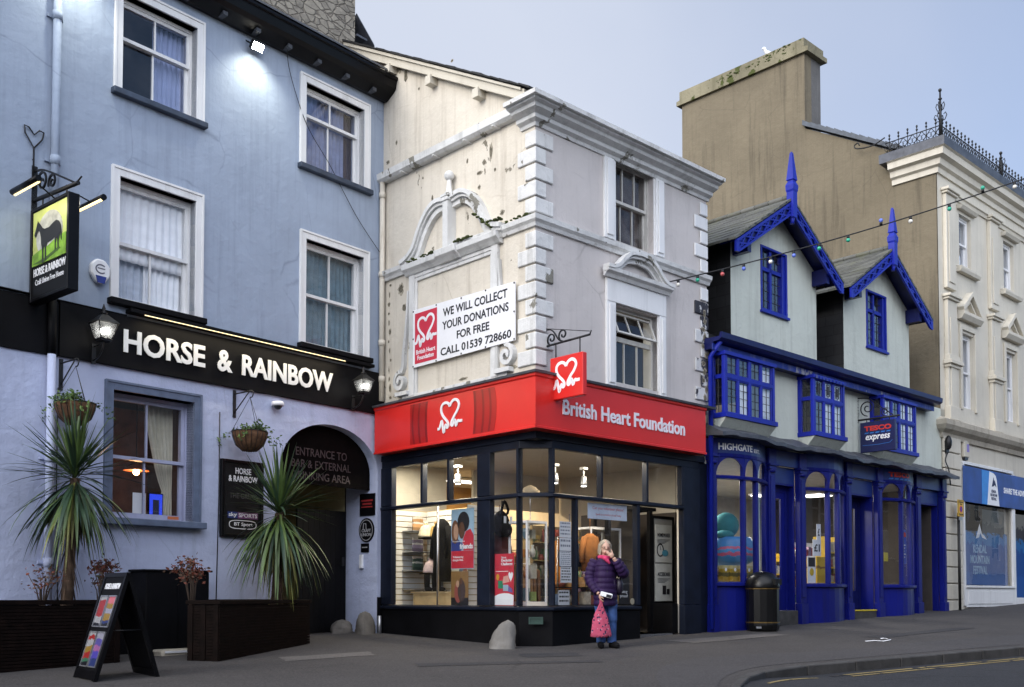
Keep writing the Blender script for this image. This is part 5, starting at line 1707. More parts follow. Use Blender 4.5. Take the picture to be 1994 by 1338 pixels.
# ---- flaked patches where the render has come away
M['bare'] = flat('bare_plaster', (.30, .27, .21), .95, var=.3, scale=14, bump=.6)
M['bare_dark'] = flat('exposed_stone', (.13, .115, .085), .95, var=.5, scale=18, bump=.8)
def flake(x, z, w, h, y=-.003, n=15, seed=0, fr=LEFT, dark=True):
    rs_ = random.Random(seed + int(x * 100) * 7 + int(z * 100))
    def poly(k):
        return [(x + w * k * cos(2 * pi * i / n) * rs_.uniform(.55, 1.15), z + h * k * sin(2 * pi * i / n) * rs_.uniform(.55, 1.15)) for i in range(n)]
    b_ = MB().prism(poly(1), y, y + .0025)
    if dark:
        b_.mat(1).prism(poly(.68), y - .0025, y - .0002)
    b_.move(fr, RIGHT).build('flaked_patch', [M['bare'], M['bare_dark']], shop)
for a in ((-1.02, 8.62, .05, .16), (-1.30, 8.36, .09, .035), (-1.18, 8.50, .05, .05), (-.92, 8.30, .03, .04), (-1.30, 8.12, .045, .045), (-2.35, 8.12, .075, .10), (-2.52, 8.28, .03, .08), (-.75, 7.55, .06, .05),
          (-4.35, 11.30, .16, .16), (-4.62, 11.55, .10, .06), (-4.15, 11.40, .05, .05), (-3.50, 10.95, .12, .13), (-3.28, 10.72, .06, .15), (-2.9, 10.35, .03, .03), (-3.55, 9.6, .03, .06), (-2.0, 10.5, .04, .03), (-3.8, 9.32, .06, .04), (-2.78, 8.72, .02, .03), (-1.6, 8.65, .03, .05),
          (-3.40, 6.9, .10, .12), (-3.30, 6.55, .07, .10), (-3.5, 5.02, .12, .05), (-2.6, 4.93, .2, .025), (-1.7, 5.03, .15, .03), (-.55, 5.02, .16, .05), (-.28, 5.08, .10, .06)):
    flake(*a)
for k in range(14):
    flake(-3.72 + rnd(-.04, .05), 5.0 + k * .17, rnd(.02, .05), rnd(.03, .09), -.003, 11, k)
for k in range(11):
    flake(4.30 + rnd(-.08, .08), 5.05 + k * .155, rnd(.03, .09), rnd(.05, .11), -.0385, 11, k + 50, RIGHT)

# ================================================================== BLUE SHOP ROW
row = thing('blue_shop_building', 'low pale green building with two gabled dormers and a royal blue shop front', 'building', ROW, (5, .3, .9))
b = MB()
op = [(.1, 1.7, 4.8, 5.8), (3.1, 4.35, 4.8, 5.8), (6.15, 7.7, 4.8, 5.8)]
b.wall(-.02, 10.0, 4.35, 6.1, op, 0, .2)
b.build('upper_wall', M['pale_green'], row)
b = MB()
b.box(-.02, .06, .1, 8, .3, 6.1); b.box(-.02, 10, 7.9, 8, .3, 6.1); b.box(.06, 9.6, .22, 7.9, 4.42, 4.5); b.box(9.55, 9.62, .2, 7.9, .3, 4.4)
b.build('inner_wall', M['dark_room'], row)
b = MB()
b.add([(-.1, -.12, 6.12), (9.0, -.12, 6.12), (9.0, 4.4, 8.6), (-.1, 4.4, 8.6), (9.0, 8, 6.4), (-.1, 8, 6.4)], [(0, 1, 2, 3), (3, 2, 4, 5)], False)
o = b.build('roof', M['slate_side'], row); m_ = o.modifiers.new('thick', 'SOLIDIFY'); m_.thickness = .08; m_.offset = -1
M['worn_blue'] = paint('worn_blue_paint', (.012, .03, .22), (.25, .26, .32), .7, .2, .5, .4, peel=.08, peelcol=(.28, .28, .33), wear=.3)
b = MB()
b.prismx([(0, 5.92), (-.20, 5.92), (-.20, 6.02), (-.24, 6.04), (-.35, 6.05), (-.41, 6.09), (-.42, 6.19), (-.38, 6.19), (-.36, 6.12), (0, 6.12)], -.12, 8.95)
ev = b.build('eaves_gutter', M['blue_dark'], row)
b = MB().box(-.12, 8.9, -.225, -.2005, 5.90, 6.02); b.build('eaves_board', M['worn_blue'], ev)
MB().tube([(-.02, -.32, 6.05), (-.02, -.1, 5.8), (-.02, -.09, .85)], .045, 10).build('downpipe', M['blue'], row)


def lead_glass(b, x0, x1, z0, z1, y, nx, nz, w=.0045):
    for i in range(1, nx):
        x = x0 + (x1 - x0) * i / nx
        b.box(x - w, x + w, y - .006, y + .006, z0, z1)
    for j in range(1, nz):
        z = z0 + (z1 - z0) * j / nz
        b.box(x0, x1, y - .0062, y + .0062, z - w * .8, z + w * .8)


M['leading'] = flat('lead_cames', (.03, .03, .035), .6)
M['oriel_glass'] = glass('oriel_glass', (.94, .95, .96), 2.4, .03, .04)


def oriel(x0, x1, z0, z1, out, zt, nl, lab, fancy=False):
    """a shallow boxed bay; nl lights across its front"""
    base = MB()
    t = .07
    base.box(x0 - .02, x1 + .02, -out - .05, 0, z0 - .09, z0)                        # sill board
    base.box(x0 - .02, x1 + .02, -out - .03, 0, z1, z1 + .07)
    base.box(x0, x0 + t, -out, -out + t, z0, z1); base.box(x1 - t, x1, -out, -out + t, z0, z1)
    base.box(x0, x0 + t, -.08, 0, z0, z1); base.box(x1 - t, x1, -.08, 0, z0, z1)
    base.box(x0 + .01, x0 + t - .01, -out + t, -.08, zt - .04, zt + .04); base.box(x1 - t + .01, x1 - .01, -out + t, -.08, zt - .04, zt + .04)
    f0, f1 = x0 + t, x1 - t
    w = (f1 - f0) / nl
    for k in range(1, nl):
        x = f0 + w * k
        hw = .04 if nl == 4 and k == 2 else .02
        base.box(x - hw, x + hw, -out + .004, -out + .06, z0, z1)
    base.box(f0, f1, -out + .002, -out + .06, zt - .035, zt + .035)
    for k in range(nl):
        a, c = f0 + w * k + .02, f0 + w * (k + 1) - .02
        for d, e in ((z0, zt - .035), (zt + .035, z1)):
            base.ring(a, c, d, e, .025, -out + .012, -out + .05)
    o = base.build('oriel_window', M['blue'], row, bevel=.005)
    g_ = MB()
    g_.quad((f0, -out + .035, z0), (f1, -out + .035, z0), (f1, -out + .035, z1), (f0, -out + .035, z1))
    g_.quad((x0 + .035, -.08, z0), (x0 + .035, -out + t, z0), (x0 + .035, -out + t, z1), (x0 + .035, -.08, z1))
    g_.quad((x1 - .035, -.08, z0), (x1 - .035, -out + t, z0), (x1 - .035, -out + t, z1), (x1 - .035, -.08, z1))
    g_.build('pane', M['oriel_glass'], o)
    l_ = MB()
    for k in range(nl):
        a, c = f0 + w * k + .05, f0 + w * (k + 1) - .05
        lead_glass(l_, a, c, z0 + .02, zt - .07, -out + .030, 2, 4)
        if fancy:
            m_, n_ = (a + c) / 2, (zt + z1) / 2 + .02
            l_.ring(m_ - .06, m_ + .06, n_ - .12, n_ + .12, .012, -out + .024, -out + .034)
            l_.box(m_ - .03, m_ + .03, -out + .026, -out + .033, n_ - .09, n_ + .09)
            l_.box(m_ - .008, m_ + .008, -out + .026, -out + .034, zt + .07, n_ - .121); l_.box(a, m_ - .061, -out + .026, -out + .034, n_ - .008, n_ + .008); l_.box(m_ + .061, c, -out + .026, -out + .034, n_ - .008, n_ + .008)
        else:
            lead_glass(l_, a, c, zt + .07, z1 - .02, -out + .030, 2, 2)
    s0 = len(l_.v)
    lead_glass(l_, 0, out - .16, z0 + .02, zt - .05, 0, 2, 4); lead_glass(l_, 0, out - .16, zt + .05, z1 - .02, 0, 2, 2)
    l_.xform(Matrix.Translation((x0 + .03, -.08, 0)) @ Matrix.Rotation(-pi / 2, 4, 'Z'), s0)
    l_.build('leading', M['leading'], o)
    sk = MB()
    vs = [(x0, -out - .02, z0 - .095), (x1, -out - .02, z0 - .095), (x1, 0, z0 - .095), (x0, 0, z0 - .095), (x0 + .02, -out * .55, z0 - .28), (x1 - .02, -out * .55, z0 - .28), (x1 - .02, 0, z0 - .28), (x0 + .02, 0, z0 - .28)]
    sk.add(vs, [(0, 1, 5, 4), (1, 2, 6, 5), (2, 3, 7, 6), (3, 0, 4, 7), (0, 3, 2, 1), (4, 5, 6, 7)], False)
    sk.build('skirt', M['pale_green'], o)
    return o


o1 = oriel(.10, 1.76, 4.78, 5.83, .32, 5.45, 4, '')
o2 = oriel(3.10, 4.36, 4.76, 5.84, .36, 5.44, 3, '', True)
b = MB()                                         # little crenellated head of the middle oriel
for k in range(9):
    b.box(3.14 + k * .135, 3.21 + k * .135, -.41, -.395, 5.83, 5.885)
b.build('dentil_band', M['worn_blue'], o2)
for k, (x0, x1, z0, z1, y) in enumerate(((.60, .95, 4.80, 5.36, -.26), (1.40, 1.68, 4.82, 5.75, -.24), (3.55, 3.92, 4.78, 5.80, -.29), (3.98, 4.28, 4.78, 5.80, -.28), (6.98, 7.66, 4.78, 5.82, -.265), (6.30, 6.60, 5.2, 5.80, -.25))):  # pale sheets added for bright reflections on the panes; first oriel's pair are curtains
    curtain('pale_sheet', f"pale sheet added for brightness inside the {['first', 'first', 'second', 'second', 'third', 'third'][k]} blue oriel window, {['left of its middle', 'at its right end', 'in its middle light', 'in its right light', 'filling its right half', 'high at its left'][k]}", 'curtain', ROW, x0, x1, z0, z1, y, waves=3, amp=.01)
o3 = oriel(6.12, 7.74, 4.76, 5.84, .32, 5.42, 4, '')


def dormer(cx, hw=1.58):
    d = MB()
    y0 = .22
    zb, ze, zp = 6.12, 8.32, 9.33
    wx0, wx1, wz0, wz1 = cx - .55, cx + .42, 7.15, 8.47
    k = (zp - ze) / (hw + .0)
    top = lambda x: zp - abs(x - cx) * k
    # front wall round the window
    d.quad((cx - hw, y0, zb), (wx0, y0, zb), (wx0, y0, top(wx0)), (cx - hw, y0, ze))
    d.quad((wx1, y0, zb), (cx + hw, y0, zb), (cx + hw, y0, ze), (wx1, y0, top(wx1)))
    d.quad((wx0, y0, zb), (wx1, y0, zb), (wx1, y0, wz0), (wx0, y0, wz0))
    d.add([(wx0, y0, wz1), (wx1, y0, wz1), (wx1, y0, top(wx1)), (cx, y0, zp), (wx0, y0, top(wx0))], [(0, 1, 2, 3, 4)], False)
    for a in ((wx0, wz0, wx0, wz1), (wx1, wz1, wx1, wz0), (wx0, wz1, wx1, wz1), (wx1, wz0, wx0, wz0)):
        d.quad((a[0], y0, a[1]), (a[2], y0, a[3]), (a[2], y0 + .2, a[3]), (a[0], y0 + .2, a[1]))
    dm = d.build('dormer', M['pale_green'], row)
    c = MB()
    c.box(cx - hw + .004, cx - hw + .05, y0 + .004, 5.0, zb, ze); c.box(cx + hw - .05, cx + hw - .004, y0 + .004, 5.0, zb, ze)
    c.build('cheek', M['slate_side'], dm)
    r = MB()
    ov = .38
    k2 = k
    for s_ in (-1, 1):
        xf = cx + s_ * (hw + ov)
        zf = ze - ov * k2
        nst = 9
        for i in range(nst):
            f0, f1 = i / nst, (i + 1) / nst
            xa, xb = cx + (xf - cx) * f0, cx + (xf - cx) * (f1 + .03)
            za, zb_ = zp + .10 + (zf - zp) * f0 + .02, zp + .10 + (zf - zp) * (f1 + .03) + .035
            y1 = 5.2
            r.add([(xa, -.20, za), (xb, -.20, zb_), (xb, y1, zb_), (xa, y1, za), (xa, -.20, za - .05), (xb, -.20, zb_ - .05), (xb, y1, zb_ - .05), (xa, y1, za - .05)],
                  [(0, 1, 2, 3), (7, 6, 5, 4), (0, 4, 5, 1), (1, 5, 6, 2), (2, 6, 7, 3), (3, 7, 4, 0)], False)
    r.tube([(cx, -.22, zp + .14), (cx, 5.2, zp + .14)], .06, 8)
    r.build('dormer_roof', M['slate_moss'], dm)
    s = MB()         # dark boarded soffit
    for s_ in (-1, 1):
        xf, zf = cx + s_ * (hw + ov), ze - ov * k2
        s.add([(cx, -.15, zp + .03), (xf, -.15, zf + .03), (xf, .218, zf + .03), (cx, .218, zp + .03), (cx, -.15, zp + .06), (xf, -.15, zf + .06), (xf, .218, zf + .06), (cx, .218, zp + .06)],
              [(0, 1, 2, 3), (7, 6, 5, 4), (0, 4, 5, 1), (1, 5, 6, 2), (2, 6, 7, 3), (3, 7, 4, 0)], False)
        s.box(xf - s_ * .50 - .06, xf - s_ * .50 + .06, -.13, .215, ze - .30, ze + .02)
    s.build('soffit', M['blue_dark'], dm)
    for s_ in (-1, 1):
        bb = MB()
        xf, zf = cx + s_ * (hw + ov + .03), ze - (ov + .03) * k2
        P = Vector((cx, zp + .05)); Q = Vector((xf, zf + .05))
        dd = (Q - P).normalized(); nn = Vector((dd.y, -dd.x)) * (1 if s_ > 0 else -1)
        if nn.y > 0: nn = -nn
        h = .21
        for off, hw_ in ((.025, .025), (h, .020)):
            bb.ribbon([tuple(P + nn * off), tuple(Q + nn * off)], hw_, -.20, -.155)
        L_ = (Q - P).length
        n = 7
        for i in range(n):
            a, e = P + dd * (L_ * i / n), P + dd * (L_ * (i + 1) / n)
            m = (a + e) / 2
            bb.ribbon([tuple(a + nn * .05), tuple(e + nn * (h - .015))], .014, -.19, -.165)
            bb.ribbon([tuple(a + nn * (h - .015)), tuple(e + nn * .05)], .014, -.1895, -.1655)
            bb.ribbon([tuple(m + nn * h * .55 + Vector((.055 * cos(q * pi / 4), .055 * sin(q * pi / 4)))) for q in range(8)], .010, -.191, -.164, True)
        bb.box(min(xf, xf - s_ * .1), max(xf, xf - s_ * .1), -.2, -.155, zf - .16, zf + .04)
        bb.build('bargeboard', M['blue'], dm)
        back = MB().ribbon([tuple(P + nn * .13), tuple(Q + nn * .13)], .10, -.155, -.15)
        back.build('bargeboard_backing', M['blue_dark'], dm)
    f = MB()
    f.box(cx - .075, cx + .075, -.25, -.1, zp - .30, zp + .22)
    q = lambda r0, z: [(cx - r0, -.175 - r0, z), (cx + r0, -.175 - r0, z), (cx + r0, -.175 + r0, z), (cx - r0, -.175 + r0, z)]
    lv = [(.075, zp + .22), (.088, zp + .26), (.092, zp + .36), (.062, zp + .43), (.062, zp + .45), (.082, zp + .47), (.076, zp + .5), (.026, zp + 1.02), (.01, zp + 1.05)]
    vs, fs = [], []
    for r0, z in lv:
        vs += q(r0, z)
    for i in range(len(lv) - 1):
        fs += [(4 * i + j, 4 * i + (j + 1) % 4, 4 * i + 4 + (j + 1) % 4, 4 * i + 4 + j) for j in range(4)]
    fs.append(tuple(4 * (len(lv) - 1) + j for j in range(4)))
    f.add(vs, fs, False)
    f.lathe([(.05, zp - .42), (.04, zp - .36), (.06, zp - .32), (.06, zp - .30)], cx, -.175, 8)
    f.build('finial', M['blue'], dm)
    wb = MB()
    wb.ring(wx0, wx1, wz0, wz1, .05, y0 - .02, y0 + .12)
    zt = wz0 + (wz1 - wz0) * .66
    wb.box(wx0 + .05, wx1 - .05, y0 + .03, y0 + .10, zt - .04, zt + .04)
    xm = (wx0 + wx1) / 2 - .06
    wb.box(xm - .035, xm + .035, y0 + .03, y0 + .10, wz0 + .05, wz1 - .05)
    wb.box(wx1 - .16, wx1 - .05, y0 + .01, y0 + .12, wz0 + .05, wz1 - .05)
    wb.box(wx0 - .03, wx1 + .03, y0 - .06, y0 + .05, wz0 - .05, wz0)
    w_ = wb.build('window', M['blue'], dm, bevel=.004)
    MB().quad((wx0 + .05, y0 + .07, wz0 + .05), (wx1 - .05, y0 + .07, wz0 + .05), (wx1 - .05, y0 + .07, wz1 - .05), (wx0 + .05, y0 + .07, wz1 - .05)).build('pane', M['oriel_glass'], w_)
    l_ = MB()
    for a, c_ in ((wx0 + .05, xm - .035), (xm + .035, wx1 - .16)):
        lead_glass(l_, a, c_, wz0 + .05, zt - .04, y0 + .065, 2, 4); lead_glass(l_, a, c_, zt + .04, wz1 - .05, y0 + .065, 2, 2)
    l_.build('leading', M['leading'], w_)
    rm = MB().box(wx0 - .3, wx1 + .3, y0 + .9, y0 + .92, wz0 - .3, wz1 + .3)
    rm.build('room_wall', M['dark_room'], w_)
    return dm


dormer(2.68)
dormer(6.99)

# ---- the blue shop front below: three bow windows between pilasters, two doors and a gateway
bsf = row
def bow(cx, hw, out, n=8):
    return [(cx + hw * (2 * i / n - 1), -out * (1 - (2 * i / n - 1) ** 2)) for i in range(n + 1)]


BAYS = [(1.05, .83, .22), (4.10, .80, .22), (7.37, .80, .22)]
for k, (cx, hw, out) in enumerate(BAYS):
    pth = bow(cx, hw, out)
    w = MB()
    w.sweep([(.02, 1.62), (.06, 1.64), (.06, 1.69), (.02, 1.71), (-.10, 1.71), (-.10, 1.62)], pth)
    w.sweep([(.0, 3.60), (.05, 3.61), (.06, 3.65), (.04, 3.67), (-.06, 3.67), (-.06, 3.60)], pth)
    w.sweep([(.0, 4.00), (.02, 4.02), (.03, 4.08), (-.06, 4.08), (-.06, 4.0)], pth)
    bw = w.build('bow_window', M['blue_shaded'], bsf)
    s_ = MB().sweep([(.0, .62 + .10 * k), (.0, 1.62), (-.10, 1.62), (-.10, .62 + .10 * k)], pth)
    s_.build('stall_riser', M['blue_shaded'], bw)
    fa = MB().sweep([(.02, 4.08), (.02, 4.36), (-.06, 4.36), (-.06, 4.08)], pth)
    fa.build('fascia', M['blue_fascia'], bw)
    nl = 3
    idx = [0, 3, 5, 8] if nl == 3 else [0, 4, 8]
    for i in idx:
        x, y = pth[i]
        m = MB().box(x - .035, x + .035, y - .03, y + .07, 1.71, 3.60)
        m.box(x - .03, x + .03, y - .02, y + .06, 3.67, 4.0)
        m.build('mullion', M['blue_shaded'], bw, bevel=.006)
    g_ = MB()
    for i in range(8):
        (xa, ya), (xb, yb) = pth[i], pth[i + 1]
        g_.quad((xa, ya + .02, 1.70), (xb, yb + .02, 1.70), (xb, yb + .02, 3.61), (xa, ya + .02, 3.61))
        g_.quad((xa, ya + .02, 3.66), (xb, yb + .02, 3.66), (xb, yb + .02, 4.02), (xa, ya + .02, 4.02))
    g_.build('pane', M['shop_glass'], bw)
    # arched heads: spandrels filling the corners above each light
    sp = MB()
    for a, c in zip(idx[:-1], idx[1:]):
        P, Q = Vector(pth[a]), Vector(pth[c])
        d = (Q - P)
        L_ = d.length; d.normalize()
        nrm = Vector((-d.y, d.x))
        N = 12
        for i in range(N):
            f0, f1 = i / N, (i + 1) / N
            arch = lambda f: 3.67 + .33 * max(0, 1 - abs(2 * f - 1) ** 2.2) ** .6
            pts = []
            for f, z in ((f0, arch(f0)), (f1, arch(f1)), (f1, 4.005), (f0, 4.005)):
                p = P + d * L_ * f - nrm * .012 - nrm * .10 * (1 - (2 * f - 1) ** 2) * (L_ / 1.6) ** 2 * 1.0
                pts.append((p.x, p.y, z))
            if arch(f0) < 3.995 or arch(f1) < 3.995:
                sp.quad(*pts)
    o = sp.build('arched_head', M['blue_shaded'], bw); m_ = o.modifiers.new('thick', 'SOLIDIFY'); m_.thickness = .04; m_.offset = 0
# pilasters
for k, (x0, x1) in enumerate([(.0, .20), (1.90, 2.16), (3.02, 3.28), (4.92, 5.16), (6.30, 6.55), (8.20, 8.48), (9.62, 9.85)]):
    zb = .72 + .032 * (x0 + .1) * .0 + ground_z(18.53 + x0 * .687) - .78
    p = MB()
    p.box(x0, x1, -.10, .05, zb, 1.30 + .0); p.box(x0 + .02, x1 - .02, -.07, .05, 1.30, 3.92)
    p.box(x0 + .06, x1 - .06, -.085, -.07, 1.42, 3.80)
    p.box(x0, x1, -.10, .05, 3.92, 3.99); p.box(x0 - .02, x1 + .02, -.13, .05, 3.99, 4.03); p.box(x0, x1, -.09, .05, 4.03, 4.33)
    p.lathe([(.10, 3.86), (.11, 3.9), (.10, 3.92)], (x0 + x1) / 2, -.03, 10)
    p.build('pilaster', M['blue_shaded'], bsf, bevel=.006)
# doors and flat panels over them
for x0, x1 in ((2.16, 3.02), (5.16, 6.30), (8.48, 9.62)):
    MB().box(x0, x1, -.04, .05, 4.03, 4.33).box(x0, x1, .05, .10, 3.70, 4.02).build('flat_fascia', M['blue_fascia'], bsf)
for x0, x1, nm, zs, yd in ((2.16, 3.02, 'door', 1.16, .20), (5.16, 6.30, 'door', 1.12, .34), (8.48, 9.62, 'gate', .95, .45)):
    r = MB()
    r.box(x0, x0 + .03, .05, yd, .5, 3.7); r.box(x1 - .03, x1, .05, yd, .5, 3.7); r.box(x0, x1, .05, yd, 3.66, 3.70)
    r.build('door_recess', M['blue_shaded'], bsf)
    d = MB()
    if nm == 'door':
        a, c = x0 + .12, x1 - .12
        d.box(x0 + .03, a, yd, yd + .05, zs, 3.66); d.box(c, x1 - .03, yd, yd + .05, zs, 3.66)
        d.ring(a, c, zs, 3.55, .13, yd + .01, yd + .05, .45, .14)
        d.box(a, c, yd, yd + .05, 3.55, 3.66)
        dd = d.build('door', M['blue_shaded'] if x0 < 3 else M['blue_dark'], bsf)
        MB().quad((a + .13, yd + .03, zs + .45), (c - .13, yd + .03, zs + .45), (c - .13, yd + .03, 3.41), (a + .13, yd + .03, 3.41)).build('pane', M['shop_glass'], dd)
        s_ = MB().box(x0 + .01, x1 - .01, -.02, yd, .55, zs)
        st_ = s_.build('doorstep', M['kerb'], bsf, bevel=.01)
        if x0 > 4:
            MB().box(x0 + .01, x1 - .01, -.03, .05, zs + .001, zs + .03).build('nosing', flat('yellow_nosing', (.55, .42, .02)), st_)
    else:
        for k in range(9):
            d.box(x0 + .03 + k * .12, x0 + .142 + k * .12, yd, yd + .04, zs - .3, 3.0)
        d.box(x0, x1, yd, yd + .05, 3.0, 3.66)
        d.build('gate', M['blue_dark'], bsf)
MB().box(9.66, 9.86, -.02, .2, .6, 1.45).build('brick_pier', rubble('worn_red_brick', (.17, .08, .05), (.12, .07, .05), (.12, .1, .09), 9), bsf)
# pent roof of sagging slates
pr = MB()
N = 80
vs = []
prof = [(0, 4.60), (-.30, 4.47), (-.52, 4.40), (-.52, 4.33), (-.25, 4.36), (0, 4.36)]
for i in range(N + 1):
    x = -.08 + 9.95 * i / N
    extra = 0
    for cx, hw, out in BAYS:
        u = (x - cx) / (hw + .15)
        if abs(u) < 1:
            extra = .16 * (1 - u * u) ** .7
    wob = .025 * sin(x * 2.3) + .015 * sin(x * 7.1) + rnd(-.01, .01) - .02 * (x / 10)
    for j, (y, z) in enumerate(prof):
        e = extra if j in (2, 3) else extra * .6 if j in (1, 4) else 0
        vs.append((x, y - e * .6 - .0 + (.12 if j in (2, 3) else .05 if j in (1, 4) else 0), z + (wob if j in (1, 2, 3) else wob * .5)))
n = len(prof)
fs = [(i * n + k, i * n + (k + 1) % n, (i + 1) * n + (k + 1) % n, (i + 1) * n + k) for i in range(N) for k in range(n)]
fs += [tuple(range(n)), tuple(reversed(range(N * n, N * n + n)))]
pr.add(vs, fs, False)
pr.build('pent_roof', M['lead'], bsf)
# lettering
t = thing('fascia_lettering', 'white HIGHGATE EST. lettering on the first blue fascia', 'sign', ROW, (1.0, -.25, 4.1))
def bowed(b, cx, hw, out, lift):
    b.v = [(x, -out * (1 - ((x - cx) / hw) ** 2) - lift + y, z) for x, y, z in b.v]
    return b
b = MB().text('HIGHGATE', .27, 1.08, 4.14, 4.265, 0, .006, bold=.02).text('EST.', 1.14, 1.36, 4.14, 4.21, 0, .006, bold=.01)
bowed(b, 1.05, .83, .22, .030).build('lettering', M['sign_white'], t)
t = thing('fascia_lettering', 'small red TESCO lettering over blue dashes on the third bowed fascia', 'sign', ROW, (7.0, -.25, 4.1))
M['red_letter'] = flat('red_letter', (.55, .03, .02), .4, var=.04, bump=0)
M['blue_dash'] = flat('light_blue_dash', (.03, .16, .50), .4, bump=0)
b = MB().text('TESCO', 6.75, 7.50, 4.155, 4.265, 0, .006, bold=.04)
bowed(b, 7.37, .80, .22, .030).build('lettering', M['red_letter'], t)
b = MB()
for k in range(5):
    x = 6.75 + k * .165
    b.prism([(x, 4.10), (x + .11, 4.10), (x + .135, 4.128), (x + .025, 4.128)], 0, .006)
bowed(b, 7.37, .80, .22, .030).build('dashes', M['blue_dash'], t)
# hanging sign
TS = sub(ROW, 5.60, 0, -pi / 2)
t = thing('hanging_shop_sign', 'square navy hanging sign with red TESCO over white express', 'sign', TS, (.45, 0, 4.6))
MB().box(.06, .86, -.04, .04, 4.58, 5.24).build('board', flat('navy_sign', (.008, .012, .07), .35), t, bevel=.008)
MB().text('TESCO', .16, .78, 5.04, 5.15, -.044, .0035, bold=.045).build('lettering', M['red_letter'], t)
b = MB()
for k in range(5):
    x = .16 + k * .125
    b.prism([(x, 4.985), (x + .085, 4.985), (x + .105, 5.01), (x + .02, 5.01)], -.044, -.0405)
b.ribbon([(.12, 4.735), (.5, 4.73), (.74, 4.75), (.80, 4.80)], .004, -.044, -.0405)
b.build('dashes', M['blue_dash'], t)
MB().text('express', .19, .75, 4.80, 4.945, -.044, .0035, bold=.02, shear=.22).build('small_lettering', M['sign_white'], t)
b = MB()
b.box(-.03, .0, -.03, .03, 5.25, 5.85); b.tube([(-.05, 0, 5.31), (.95, 0, 5.31)], .022, 8)
b.ribbon(spiral(.22, 5.56, .18, .03, -pi / 2, -1.6), .010, -.010, .010); b.ribbon(spiral(.62, 5.43, .09, .02, -pi / 2, -1.4), .010, -.010, .010)
b.ribbon(smooth_path([(0, 5.8), (.25, 5.76), (.45, 5.6), (.8, 5.34)], 5), .010, -.010, .010)
for x in (.2, .72):
    b.tube([(x, 0, 5.31), (x, 0, 5.24)], .010, 6)
b.build('bracket', M['iron'], t)

# ================================================================== END HOUSE: ivory front, long brown gable wall
end = thing('ivory_end_building', 'ivory stucco end building with a long brown rendered side wall and iron cresting', 'building', END, (2, 1, 1))
E0 = -.28
b = MB()
b.prism([(-9.2, .5), (E0 * 0 - .02, .5), (-.02, 12.35), (-.70, 12.72), (-3.66, 14.42), (-3.66, 16.55), (-7.88, 16.55), (-7.88, 13.6), (-9.2, 12.9)], 0, .35)
b.move(GAB, END)
b.v = [(x + E0, y, z) for x, y, z in b.v]
sw_ = b.build('side_wall', M['brown'], end)
b = MB().prism([(-3.665, 14.3), (-3.665, 16.55), (-7.875, 16.55), (-7.875, 13.6)], .351, .85)
b.move(GAB, END); b.v = [(x + E0, y, z) for x, y, z in b.v]
M['grey_render'] = paint('grey_render', (.12, .115, .11), (.3, .3, .3), .35, .25, .9, .4)
chm = b.build('chimney', M['grey_render'], end)
b = MB()
b.prism([(-8.02, 16.55), (-3.50, 16.55), (-3.50, 16.68), (-3.62, 16.70), (-3.62, 16.95), (-7.90, 16.95), (-7.90, 16.70), (-8.02, 16.68)], -.10, .95)
b.move(GAB, END); b.v = [(x + E0, y, z) for x, y, z in b.v]
b.build('cap', paint('mossy_cap', (.20, .18, .12), (.05, .05, .02), .6, .3, .95, .9, peel=.12, peelcol=(.06, .07, .02)), chm)
b = MB()
for _ in range(110):
    f = rnd(0, 1)
    b.ball((-6.6 + 2.6 * f + rnd(-.1, .1), -.06 + rnd(-.05, .02), 16.72 + rnd(0, .24) * (.6 + .4 * f)), rnd(.012, .035), 6, 4, 1.8, 1, .7)
b.move(GAB, END); b.v = [(x + E0, y, z) for x, y, z in b.v]
b.build('moss', M['moss'], chm)
b = MB()
for k in range(13):                                # ridge tiles laid along the verge
    x0 = -3.70 + k * .24
    z = 14.50 - (x0 + 3.66) * .574
    b.add([(x0, -.10, z - .02), (x0 + .25, -.10, z - .145 - .02), (x0 + .25, .25, z - .145 - .02), (x0, .25, z - .02), (x0, -.08, z + .13), (x0 + .25, -.08, z - .145 + .10), (x0 + .25, .22, z - .145 + .10), (x0, .22, z + .13)],
          [(0, 1, 5, 4), (1, 2, 6, 5), (2, 3, 7, 6), (3, 0, 4, 7), (0, 3, 2, 1), (4, 5, 6, 7)], False)
b.move(GAB, END); b.v = [(x + E0, y, z) for x, y, z in b.v]
b.build('verge_tiles', flat('blue_grey_tile', (.05, .06, .075), .6, var=.3), end)
b = MB()
b.add([(E0 + .4, .1, 12.6), (12, .1, 12.6), (12, 3.7, 14.5), (E0 + .4, 3.7, 14.5), (E0 + .4, 9, 11.5), (12, 9, 11.5)], [(0, 1, 2, 3), (3, 2, 5, 4)], False)
o = b.build('roof', M['slate'], end); m_ = o.modifiers.new('thick', 'SOLIDIFY'); m_.thickness = .08
wins = [(.98, 1.72, 9.95, 11.35), (1.02, 1.76, 6.30, 8.25), (3.88, 4.62, 9.95, 11.35), (3.88, 4.62, 6.30, 8.25), (6.8, 7.5, 9.95, 11.35), (6.8, 7.5, 6.3, 8.25)]
b = MB().wall(E0, 12, 5.6, 12.3, wins, 0, .22)
b.wall(E0, 12, .5, 5.6, [(.95, 4.05, 1.72, 4.80), (4.25, 8, 1.2, 4.8)], 0, .18)
b.build('front_wall', M['stucco_end'], end)
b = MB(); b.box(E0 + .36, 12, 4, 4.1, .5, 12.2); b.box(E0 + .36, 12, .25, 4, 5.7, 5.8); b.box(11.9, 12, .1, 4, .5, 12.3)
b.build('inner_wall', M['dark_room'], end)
b = MB()
cp = [(0, 12.05), (.05, 12.05), (.06, 12.18), (.14, 12.22), (.16, 12.36), (.28, 12.40), (.30, 12.55), (.36, 12.58), (0, 12.62)]
b.sweep(cp, [(E0, 1.15), (E0, 0), (12, 0)])
